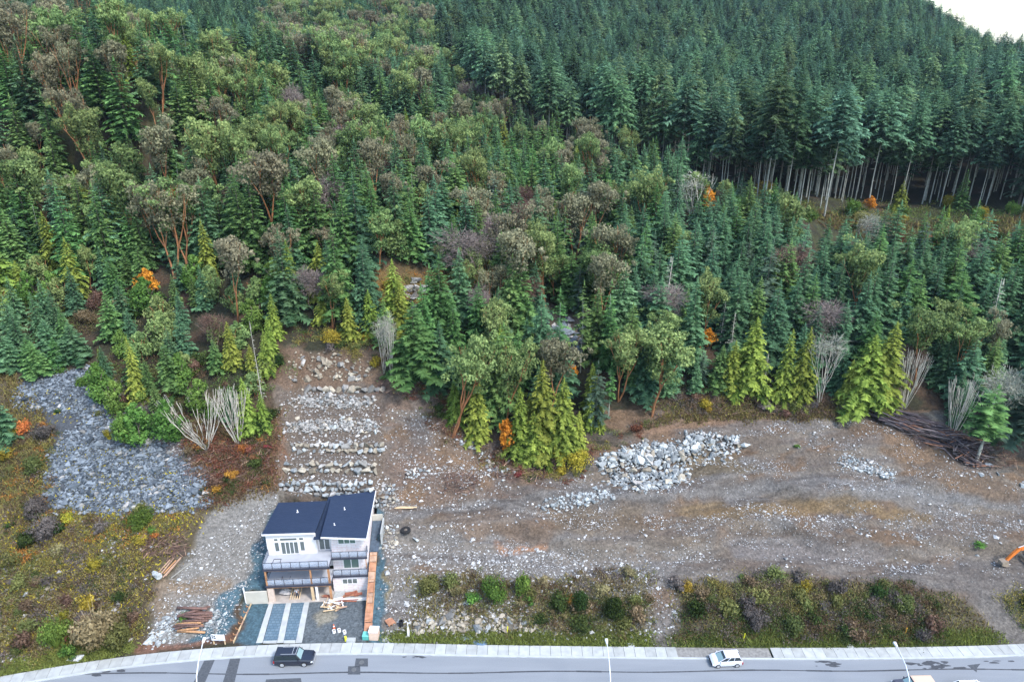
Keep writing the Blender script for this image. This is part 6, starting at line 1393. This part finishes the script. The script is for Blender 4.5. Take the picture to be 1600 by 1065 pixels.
heap('scree', 'rubble bank of grey stones just above the third terrace wall', 'rock slope', [(448, 673), (452, 658), (588, 655), (590, 673)], 70, .3, 'gwt', 450, .2, R_grey, 0, 16)
heap('rock_pile', 'band of white rocks crossing the upper dirt at right', 'rock pile', [(1308, 715), (1325, 710), (1400, 738), (1400, 748), (1320, 728)], 50, .27, 'wg', 300, .13, R_white, .05, 17)
heap('rock_pile', 'broken white rocks along the foot of the cut bank by the verge', 'rock pile', [(640, 985), (660, 958), (720, 948), (745, 965), (800, 962), (860, 968), (860, 985), (700, 988)], 70, .42, 'ttgw', 260, .2, R_tan, 0, 18)
heap('rock_pile', 'line of white rocks along the brush edge in the middle', 'rock pile', [(722, 690), (735, 690), (800, 738), (790, 742)], 30, .4, 'wg', 60, .2, R_white, 0, 19)
heap('rock_pile', 'strip of white rocks beside the track left of the big heap', 'rock pile', [(840, 795), (850, 780), (950, 765), (960, 775), (900, 792)], 50, .28, 'w', 300, .15, R_white, 0, 20)
heap('rock_pile', 'rocky outcrop blocks on the cut face above the terraces', 'rock pile', [(450, 590), (460, 555), (520, 548), (580, 565), (580, 595)], 26, .55, 'tg', 160, .2, R_tan, -.2, 21)
heap('rock_pile', 'mossy grey outcrop in the clearing above the terraces', 'rock pile', [(610, 470), (650, 440), (690, 460), (660, 500), (620, 500)], 40, .75, 'g', 40, .4, R_grey, 0, 22)
heap('rock_pile', 'grey outcrop showing in the gap right of the cedars', 'rock pile', [(850, 500), (905, 500), (925, 565), (870, 560)], 46, .8, 'gd', 40, .4, R_grey, 0, 23)
# single boulders
for u, v, s, k, lab in ((768, 727, .62, 't', 'smooth tan boulder at the brush edge'), (788, 731, .6, 'd', 'dark grey boulder right of the smooth tan one'), (720, 690, .5, 'w', 'white boulder at the top of the brush-edge line'), (246, 899, .95, 'w', 'big white slab-like rock beside the thin planks'),
                        (237, 853, .4, 'w', 'white rock in the dark brush above the big white slab'), (221, 858, .42, 't', 'yellowish rock left of the dark brush'), (295, 865, .3, 'w', 'bright white stone at the upper dirt edge'), (280, 905, .35, 'w', 'white stone on the orange-brown dirt'),
                        (1532, 742, .6, 'w', 'pale boulder on the edge below the log pile'), (1545, 727, .75, 'd', 'bluish slab below the lichen-covered alder'), (1597, 758, .6, 'w', 'white boulder at the right edge under the trees'), (1560, 740, .4, 'w', 'white boulder right of the pale one under the logs'),
                        (88, 802, .5, 'w', 'white rock at the lower left corner of the dark rock slope'), (153, 936, .45, 'w', 'white rock in the middle of the left scrub'), (40, 928, .5, 'w', 'white rock in the left scrub near the edge'), (76, 918, .55, 't', 'tan rock in the left scrub'),
                        (650, 842, .55, 'w', 'white rock cluster head on the grey gravel'), (925, 948, .3, 'w', 'small white stone by the cut bank'), (1421, 926, .3, 'w', 'white stone above the right scrub'), (1130, 720, .5, 'w', 'white rock right of the big heap')):
    x, y, z = hit(u, v); o = obj('boulder', random.choice(RM[k]), None, (x, y, z + s * .25), lab, 'boulder'); o.scale = (s, s * .9, s * .8); o.rotation_euler = (.1, .1, random.uniform(0, 6))
# loose stones over the whole cleared ground
def scatter(n, poly, s0, ds, dens=None, seed=3):
    X, Y, Z = in_poly(poly, n, seed); g_ = np.random.default_rng(seed)
    if dens is not None: k = g_.random(len(X)) < dens(X, Y); X, Y = X[k], Y[k]
    return X, Y, s0 * np.exp(g_.normal(0, ds, len(X)))
D2 = [(600, 1000), (598, 800), (640, 640), (700, 670), (820, 760), (930, 740), (1000, 690), (1160, 660), (1370, 655), (1480, 705), (1700, 790), (1700, 925), (1520, 905), (1060, 895), (1060, 990), (1010, 990)]
cl = lambda X, Y: np.clip(sstep(.47, .64, fbm(X * .22, Y * .45, 91, 3)) * 1.1 + .05, 0, 1) * (1 - ((np.abs(proj(X, Y, ground_z(X, Y))[1] - 778) < 8) & (X > -10)) * .8)
parts = [scatter(34000, D2, .062, .45, cl, 31), scatter(4200, D2, .13, .4, lambda X, Y: sstep(.5, .62, fbm(X * .3, Y * .6, 93, 3)), 32), scatter(3000, [(600, 1000), (600, 850), (1000, 860), (1060, 930), (1060, 1000)], .11, .45, None, 33),
         scatter(2400, [(225, 1010), (245, 950), (300, 860), (430, 770), (420, 860), (385, 930), (345, 1000)], .07, .5, None, 34), scatter(2200, [(430, 780), (440, 600), (700, 650), (800, 760), (760, 790), (600, 800)], .10, .45, None, 35)]
X, Y, S = [np.concatenate([p_[i] for p_ in parts]) for i in range(3)]
k = S < .6; tag(many_rocks('stones', X[k], Y[k], S[k], None, rockmat('site_stones', (.15, .145, .14), (.52, .53, .54)), .15), 'loose pale stones strewn over the cleared dirt', 'stones', kind='stuff')
parts = [scatter(2600, [(0, 1040), (0, 800), (320, 790), (240, 900), (210, 1000)], .13, .45, lambda X, Y: sstep(.5, .62, fbm(X * .25, Y * .4, 95, 3)), 36), scatter(900, [(130, 560), (190, 600), (330, 740), (250, 690)], .12, .4, None, 37)]
X, Y, S = [np.concatenate([p_[i] for p_ in parts]) for i in range(3)]
tag(many_rocks('stones', X, Y, S, None, R_grey, .15), 'stones lying among the autumn scrub at left', 'stones', kind='stuff')

# ------------------------------------------------------------------ logs by the right treeline and slash
x0, y0, z0 = hit(1440, 690)
root = empty('log_pile', (x0, y0, z0), 0, 'long pile of grey-brown cut poles along the right treeline', 'logs')
M_g1 = simple('weathered_pole', (.075, .06, .068), .9, noise=.3, scale=2); M_g2 = simple('grey_pole', (.16, .135, .14), .9, noise=.3, scale=2); M_g3 = simple('rusty_pole', (.24, .125, .085), .9, noise=.3, scale=2)
for k in range(300):
    t = random.random() ** .9; u = 1356 + 175 * t; off = random.uniform(-1, 1); v = 641 + 74 * t + off * (10 + 10 * t); x, y, z = hit(u, v)
    a = R(-38 + 12 * t) + random.gauss(0, .2) + (random.gauss(0, .7) if t > .66 else 0); L_ = random.uniform(1.8, 5.0); r_ = random.uniform(.05, .17); dx, dy = math.cos(a) * L_ / 2, math.sin(a) * L_ / 2
    h_ = .2 + random.random() ** 1.1 * 2.6 * (1 - abs(off) * .7); x -= x0; y -= y0; z -= z0
    mb = MB(); mb.tube([(x - dx, y - dy, z + h_ - dy * .12), (x, y, z + h_), (x + dx, y + dy, z + h_ + dy * .12 + random.gauss(0, .15))], [r_, r_ * .85, r_ * .6], 5); mb.build('pole', M_g3 if (random.random() < .1 or (t > .55 and random.random() < .12)) else random.choice((M_g1, M_g1, M_g2)), root)
def slash(lab, u0, v0, u1, v1, n, grp='heaps of cut branches'):
    x0, y0, z0 = hit((u0 + u1) / 2, (v0 + v1) / 2); r_ = empty('brush_pile', (x0, y0, z0), 0, lab, 'brush pile', grp); mb = MB(); mb2 = MB()
    for k in range(n):
        x, y, z = hit(random.uniform(u0, u1), random.uniform(v0, v1)); a = random.uniform(0, 6.28); L_ = random.uniform(.6, 2.6); dx, dy = math.cos(a) * L_ / 2, math.sin(a) * L_ / 2; h_ = random.uniform(.05, .8)
        (mb if k % 5 else mb2).tube([(x - dx - x0, y - dy - y0, z - z0 + h_ * .4), (x + dx - x0, y + dy - y0, z - z0 + h_)], [random.uniform(.02, .06), .015], 3, False)
    mb.build('branches', simple('brown_branch', (.14, .085, .07), .9, noise=.3), r_); mb2.build('branches', simple('pale_branch', (.36, .24, .17), .9, noise=.3), r_)
slash('tangle of red-brown branches left of the leaning arbutus', 678, 618, 722, 680, 260); slash('brown branch heap below the jutting cedar clump', 770, 715, 880, 748, 420); slash('dark branch heap above the top boulder row', 590, 595, 660, 618, 160)
slash('long low slash line under the right treeline', 1110, 612, 1290, 650, 520); slash('branch litter below the lichen-covered alder', 1510, 690, 1590, 730, 260); slash('purple-brown branches on the brown slope above the track', 695, 740, 745, 770, 160)
slash('dark branch heap at the upper edge of the left dirt', 225, 835, 290, 870, 260); slash('reddish brush under the bare white fans', 290, 690, 425, 750, 520)

# ------------------------------------------------------------------ bushes and ground cover
def bushmesh(name, seed, mat, W_=2.2, H_=1.6, n=620, size=.13):
    g_ = np.random.default_rng(seed); T_, N_ = [], []
    for k in range(9):
        a = g_.uniform(0, 6.28); o = W_ * .34 * g_.random() ** .6; c = np.array([math.cos(a) * o, math.sin(a) * o, H_ * (.2 + .5 * g_.random())])
        leafball(T_, N_, g_, c, W_ * .26 * g_.uniform(.6, 1.4), n // 9, size, .45 + .3 * g_.uniform(-1, 1), .8)
    for k in range(150):
        a = g_.uniform(0, 6.28); q = np.array([math.cos(a), math.sin(a), g_.uniform(.6, 1.8)]); L_ = H_ * g_.uniform(.4, .75); s_ = np.array([-math.sin(a), math.cos(a), 0]) * .03
        T_.append(np.array([-s_, s_, q * L_])); N_.append(np.array([.9]))
    return tri_mesh(name, np.concatenate(T_), np.concatenate(N_), mat)
BC = {'dark': leafmat('bush_dark', (.018, .035, .014), (.075, .115, .035)), 'olive': leafmat('bush_olive', (.06, .075, .022), (.21, .23, .085)), 'yellow': leafmat('bush_yellow', (.15, .13, .02), (.46, .38, .06)), 'brown': leafmat('bush_brown', (.07, .045, .03), (.21, .145, .10)),
      'mauve': leafmat('bush_mauve', (.075, .065, .065), (.22, .19, .18)), 'red': leafmat('bush_red', (.09, .03, .025), (.30, .12, .08)), 'green': leafmat('bush_green', (.04, .09, .02), (.19, .31, .07)), 'orange': leafmat('bush_orange', (.2, .07, .02), (.60, .28, .07)), 'dry': leafmat('bush_dry', (.12, .10, .05), (.36, .30, .17))}
BM = {}
for j, (k, m) in enumerate(BC.items()):
    for i in range(3): BM[k, i] = bushmesh('foliage', 500 + 10 * j + i, m)
    BM[k, 9] = bushmesh('foliage', 590 + j, m, n=2200, size=.075)
BD = {'dark': 'dark green bush', 'olive': 'olive green bush', 'yellow': 'yellow-leaved bush', 'brown': 'brown bush', 'mauve': 'leafless mauve bush', 'red': 'red-brown bush', 'green': 'fresh green bush', 'orange': 'orange-leaved bush', 'dry': 'straw-coloured bush'}
def bush(kind, X, Y, s, lab, grp=None, hs=1.):
    o = obj('bush', BM[kind, random.randrange(3) if s < 1.35 else 9], None, (X, Y, gz(X, Y) - .15), lab, 'bush', grp); o.scale = (s, s, s * hs); o.rotation_euler = (0, 0, random.uniform(0, 6.28)); return o
def hb(kind, u, v, s, lab, hs=1.): x, y, z = hit(u, v); return bush(kind, x, y, s, lab, None, hs)
hb('green', 769, 935, 1.6, 'bright green bush, tallest on the scrub right of the house', 1.4); hb('green', 817, 930, 1.1, 'narrow green shrub right of the tall bright bush', 2.2); hb('green', 826, 938, .9, 'low green shrub at the foot of the narrow one')
hb('olive', 670, 925, 1.4, 'olive bush at the left end of the scrub right of the house', 1.2); hb('olive', 704, 912, 1.1, 'small olive bush behind the left end of that scrub', 1.2); hb('green', 738, 940, 1.0, 'green bush left of the tall bright one')
hb('green', 224, 818, 1.6, 'round bright green bush under the dark rock slope', 1.1); hb('green', 239, 832, .8, 'tiny green bush below the round bright one'); hb('green', 90, 1010, 1.6, 'bright green bush by the left pavement', 1.7); hb('green', 110, 1022, 1.1, 'darker green bush in front of the bright one at left')
hb('dry', 155, 1003, 2.4, 'large straw-coloured bush near the left pavement', 1.5); hb('olive', 185, 1010, 1.7, 'green bush merging with the large straw-coloured one', 1.5); hb('red', 130, 990, 1.2, 'dark red-brown bush left of the large straw-coloured one'); hb('dark', 50, 850, 1.6, 'dark bush among mauve ones at left')
hb('mauve', 76, 840, 1.9, 'big leafless mauve bush below the dark rock slope', 1.2); hb('mauve', 60, 800, 1.5, 'leafless mauve bush at the corner of the dark rock slope', 1.2); hb('mauve', 70, 685, 1.4, 'leafless brown-mauve bush beside the rust-coloured one', 1.3); hb('orange', 40, 675, 1.3, 'rust-orange bush near the left edge')
hb('mauve', 158, 828, 1.1, 'small mauve bush left of the round bright green one'); hb('green', 130, 600, 1.1, 'yellow-green bush on the gravel at the notch', 1.0); hb('green', 98, 580, .8, 'small yellow-green bush under the young firs'); hb('green', 290, 965, .7, 'small green bush behind the log pile')
hb('dark', 955, 965, 1.6, 'dark green bush in the middle scrub', 1.3); hb('dark', 905, 955, 1.5, 'dark green bush right of the narrow green shrub', 1.3); hb('dark', 875, 950, 1.3, 'dark bush beside the orange-tinged ones'); hb('orange', 893, 942, .8, 'orange-tinged bush in the middle scrub'); hb('yellow', 1072, 922, .9, 'yellow bush at the left end of the right scrub')
hb('yellow', 900, 725, 1.8, 'wide yellow-green bush left of the white rock heap', .9); hb('yellow', 875, 722, 1.3, 'yellow bush under the jutting cedar clump', .9); hb('yellow', 520, 533, 1.4, 'yellow bush overhanging the rock face'); hb('mauve', 516, 545, .9, 'grey dead bush on top of the rock face', 1.2); hb('yellow', 590, 570, 1.1, 'yellow bush right of the rock face')
hb('green', 1160, 903, .01 + .5, 'tiny green shoot on the right dirt'); hb('green', 1530, 850, .9, 'low green bush on the bank left of the excavator', .6); hb('green', 1245, 697, .5, 'small weed on the upper dirt', .6)
SCRUB = []
def bushes(poly, n, kinds, s0, desc, seed, hs=1., tree=True):
    X, Y, Z = in_poly(poly, n, seed, 8, 4, .5); SCRUB.append((poly, kinds, s0, hs, n, seed)); q = max(3, int(n * .27)); X, Y = X[:q], Y[:q]
    for x, y in zip(X, Y):
        k = random.choice(kinds); s_ = s0 * random.uniform(.6, 1.35); bush(k, float(x), float(y), s_, ('small ' if s_ < s0 * .8 else 'broad ' if s_ > s0 * 1.2 else '') + BD[k] + ' ' + relation(*proj(float(x), float(y), gz(float(x), float(y)) + .6), LM2), ('small ' if s_ < s0 * .8 else 'broad ' if s_ > s0 * 1.2 else '') + BD[k] + 'es ' + relation(*proj(float(x), float(y), gz(float(x), float(y)) + .6), LM2), hs * random.uniform(.8, 1.3))
bushes([(1058, 912), (1200, 905), (1320, 915), (1340, 960), (1200, 950), (1060, 950)], 46, ['olive', 'yellow', 'dry', 'olive', 'mauve', 'brown'], .95, 'in the upper right scrub', 61)
bushes([(1060, 950), (1380, 940), (1470, 985), (1450, 1003), (1080, 1003)], 62, ['dark', 'dark', 'dark', 'brown', 'mauve', 'olive'], 1.15, 'in the lower right scrub', 62, 1.1)
bushes([(1330, 915), (1470, 935), (1500, 975), (1350, 960)], 26, ['mauve', 'olive', 'dry', 'dark', 'brown'], .95, 'at the right end of the scrub', 63)
bushes([(645, 905), (1000, 905), (1010, 960), (700, 950)], 40, ['olive', 'brown', 'dry', 'mauve', 'dry'], .8, 'in the scrub right of the house', 64)
bushes([(820, 950), (1010, 940), (1015, 990), (780, 985)], 30, ['dark', 'olive', 'brown', 'dry'], .9, 'above the verge near the middle lamp', 65)
bushes([(0, 800), (0, 680), (60, 650), (100, 700), (70, 800), (300, 800), (250, 850), (0, 870)], 60, ['brown', 'mauve', 'yellow', 'olive', 'orange', 'olive', 'dark'], 1.0, 'around the dark rock slope', 66)
bushes([(0, 1030), (0, 870), (230, 860), (240, 900), (200, 1000), (130, 1010)], 100, ['olive', 'olive', 'yellow', 'brown', 'dry', 'dark', 'mauve', 'brown', 'yellow'], .9, 'in the autumn scrub at lower left', 67)
bushes([(290, 720), (300, 680), (430, 680), (435, 750), (340, 790)], 44, ['red', 'red', 'brown', 'dark', 'orange'], .85, 'in the red brush left of the terraces', 68)
bushes([(1060, 610), (1290, 625), (1370, 640), (1340, 650), (1060, 650), (990, 660)], 52, ['brown', 'yellow', 'olive', 'mauve', 'brown'], .9, 'along the foot of the right treeline', 69)
bushes([(1270, 335), (1600, 350), (1600, 420), (1400, 385)], 90, ['green', 'brown', 'dark', 'olive', 'red'], 1.7, 'in the clearing below the tall trunks', 70)
bushes([(1080, 295), (1180, 305), (1300, 328), (1620, 338), (1620, 352), (1290, 345), (1080, 325)], 70, ['green', 'yellow', 'green', 'olive', 'green'], 1.9, 'at the feet of the tall bare trunks', 78)
bushes([(590, 430), (720, 430), (720, 520), (600, 500)], 34, ['yellow', 'brown', 'olive', 'dark', 'orange'], 1.0, 'in the mossy rock clearing', 71)
bushes([(440, 520), (600, 520), (650, 600), (610, 590), (580, 550)], 40, ['yellow', 'olive', 'red', 'dark', 'green'], .9, 'around the top of the rock face', 72)
bushes([(640, 600), (700, 620), (790, 715), (880, 730), (1000, 660), (1000, 672), (880, 750), (780, 735), (700, 680)], 46, ['brown', 'red', 'olive', 'yellow', 'dark'], .8, 'along the brush edge in the middle', 73)
bushes([(1560, 925), (1640, 925), (1660, 990), (1590, 985)], 14, ['olive', 'dark', 'yellow'], 1.2, 'at the right edge by the bare slope', 74)
bushes([(0, 470), (190, 470), (200, 520), (0, 560)], 30, ['olive', 'brown', 'green', 'dry'], 1.5, 'behind the young firs at far left', 75)
bushes([(150, 560), (440, 560), (430, 670), (200, 660)], 60, ['dark', 'green', 'brown', 'olive'], 1.3, 'under the trees of the left grove', 76)
# the brush between the bushes: one tangled mass
def scrub():
    g_ = np.random.default_rng(77); TT, CC = [], []
    COL = {'dark': (.06, .09, .03), 'olive': (.15, .165, .06), 'yellow': (.27, .235, .07), 'brown': (.14, .095, .06), 'mauve': (.16, .135, .125), 'red': (.19, .075, .05), 'green': (.12, .20, .05), 'orange': (.40, .18, .05), 'dry': (.27, .225, .12)}
    for poly, kinds, s0, hs, n, seed in SCRUB:
        X, Y, Z = in_poly(poly, n * 8, seed + 300, 12, 5, .8); k_ = (Y - kerb(X)) > WALK + .5; X, Y, Z = X[k_], Y[k_], Z[k_]
        if not len(X): continue
        kn = fbm(X * .3, Y * .4, seed, 2)
        for i in range(len(X)):
            k = kinds[int((kn[i] - .2) * 1.7 * len(kinds)) % len(kinds)] if g_.random() < .78 else kinds[g_.integers(len(kinds))]
            m_ = 44; sz = s0 * g_.uniform(.4, 1.25); p = g_.normal(0, 1, (m_, 3)) * np.array([.55, .45, .26]) * sz + np.array([0, 0, .38 * sz * hs]); p[:, 2] = np.abs(p[:, 2])
            d = g_.normal(0, 1, (m_, 3)) + np.array([0, 0, .9]); d /= np.linalg.norm(d, axis=1)[:, None]; s_ = np.cross(d, g_.normal(0, 1, (m_, 3))); s_ /= np.linalg.norm(s_, axis=1)[:, None]
            L_ = (.10 + .26 * g_.random(m_))[:, None] * (.6 + .5 * sz); P = p + np.array([X[i], Y[i], Z[i]])
            TT.append(np.stack([P - s_ * .055, P + s_ * .055, P + d * L_], 1).reshape(-1, 3)); CC.append(np.array(COL[k])[None] * (.45 + .9 * g_.random(m_))[:, None])
    V = np.concatenate(TT); C = np.concatenate(CC); n = len(C)
    m = bpy.data.materials.new('scrub'); m.use_nodes = True; t = m.node_tree; t.nodes.clear(); out = t.nodes.new('ShaderNodeOutputMaterial'); at = t.nodes.new('ShaderNodeAttribute'); at.attribute_name = 'soil'
    d = t.nodes.new('ShaderNodeBsdfDiffuse'); t.links.new(at.outputs['Vector'], d.inputs[0]); tr = t.nodes.new('ShaderNodeBsdfTranslucent'); t.links.new(at.outputs['Vector'], tr.inputs[0]); ms = t.nodes.new('ShaderNodeMixShader'); ms.inputs[0].default_value = .2
    t.links.new(d.outputs[0], ms.inputs[1]); t.links.new(tr.outputs[0], ms.inputs[2]); t.links.new(ms.outputs[0], out.inputs[0])
    obj('scrub', np_mesh('scrub', V, np.arange(n * 3).reshape(n, 3), m, colr=C), label='tangled autumn scrub covering the banks between the single bushes', cat='scrub', kind='stuff'); print('SCRUB tris', n)
scrub()
bushes([(60, 640), (150, 650), (240, 690), (180, 690), (90, 700)], 8, ['olive', 'dark', 'yellow'], .7, 'dotted over the dark rock slope', 79)
# low growth: grass blades, weeds and fallen leaves nobody could count
def tufts(name, polys, mat, label, cat, seed):
    g_ = np.random.default_rng(seed); TT, TN = [], []
    for poly, n, h_, w_, tone in polys:
        X, Y, Z = in_poly(poly, n, seed, 10, 3, .35 if h_ > .29 else 0); k_ = (Y - kerb(X)) > WALK + .05; X, Y, Z = X[k_], Y[k_], Z[k_]; seed += 1; m_ = len(X); a = g_.uniform(0, 6.28, m_); hh = h_ * np.exp(g_.normal(0, .4, m_)); ww = w_ * g_.uniform(.6, 1.4, m_)
        P = np.stack([X, Y, Z], 1); dx = np.stack([np.cos(a) * ww, np.sin(a) * ww, 0 * a], 1); tip = np.stack([g_.normal(0, .5, m_) * hh, g_.normal(0, .5, m_) * hh, hh], 1)
        TT.append(np.stack([P - dx, P + dx, P + tip], 1).reshape(-1, 3)); TN.append(np.clip(tone + .25 * g_.standard_normal(m_), 0, 1))
    me = tri_mesh(name, np.concatenate(TT), np.concatenate(TN), mat); return obj(name, me, label=label, cat=cat, kind='stuff')
tufts('grass', [([(605, 988), (1010, 985), (1020, 1016), (605, 1006)], 15000, .28, .07, .55), ([(1060, 990), (1540, 985), (1570, 1014), (1065, 1018)], 16000, .3, .07, .5), ([(0, 1036), (130, 1006), (210, 1006), (210, 1018), (0, 1058)], 5000, .3, .08, .5)], leafmat('grass_blades', (.08, .095, .03), (.26, .31, .08), 0, 0), 'green grass verge between scrub and pavement', 'grass', 81)
tufts('undergrowth', [([(0, 1030), (0, 790), (320, 795), (240, 900), (205, 1005)], 11000, .3, .11, .5), ([(0, 800), (0, 560), (60, 640), (90, 700), (60, 790)], 6000, .35, .14, .4), ([(1058, 905), (1340, 912), (1500, 935), (1540, 995), (1060, 1000)], 8000, .3, .1, .35), ([(640, 900), (1010, 905), (1020, 990), (640, 990)], 8000, .3, .1, .45),
                      ([(290, 720), (300, 670), (440, 650), (440, 760), (330, 800)], 7000, .3, .12, .1), ([(980, 665), (1100, 640), (1290, 632), (1370, 650), (1290, 655), (1100, 660)], 6000, .3, .12, .3), ([(1260, 330), (1650, 345), (1650, 430), (1400, 400)], 9000, .8, .4, .3)], leafmat('undergrowth_leaves', (.13, .085, .055), (.29, .28, .085), 0, 0), 'mixed autumn weeds and low growth on the slopes', 'undergrowth', 91)
tufts('fallen_leaves', [([(65, 790), (80, 690), (250, 700), (330, 790), (200, 810)], 2600, .13, .17, .6), ([(0, 1020), (0, 800), (320, 795), (240, 900), (205, 1000)], 4200, .2, .17, .6), ([(30, 640), (60, 600), (180, 640), (230, 690)], 300, .12, .2, .7)], leafmat('yellow_leaves', (.30, .26, .03), (.60, .50, .05), 0, 0), 'yellow leaves and moss tufts among the rocks and scrub', 'leaves', 97)

# ------------------------------------------------------------------ air
HAZE = True
if HAZE:
    m = bpy.data.materials.new('haze'); m.use_nodes = True; t = m.node_tree; t.nodes.clear(); out = t.nodes.new('ShaderNodeOutputMaterial'); pv = t.nodes.new('ShaderNodeVolumePrincipled')
    pv.inputs['Color'].default_value = (.62, .80, 1, 1); pv.inputs['Density'].default_value = .00007; pv.inputs['Anisotropy'].default_value = .2; t.links.new(pv.outputs[0], out.inputs['Volume'])
    mb = MB(); mb.box((-4200, -4200, -64), (4200, 5100, float(ZZ.max()) + 60)); o = mb.build('haze', m); tag(o, 'thin blue air over the valley', 'haze', kind='stuff')
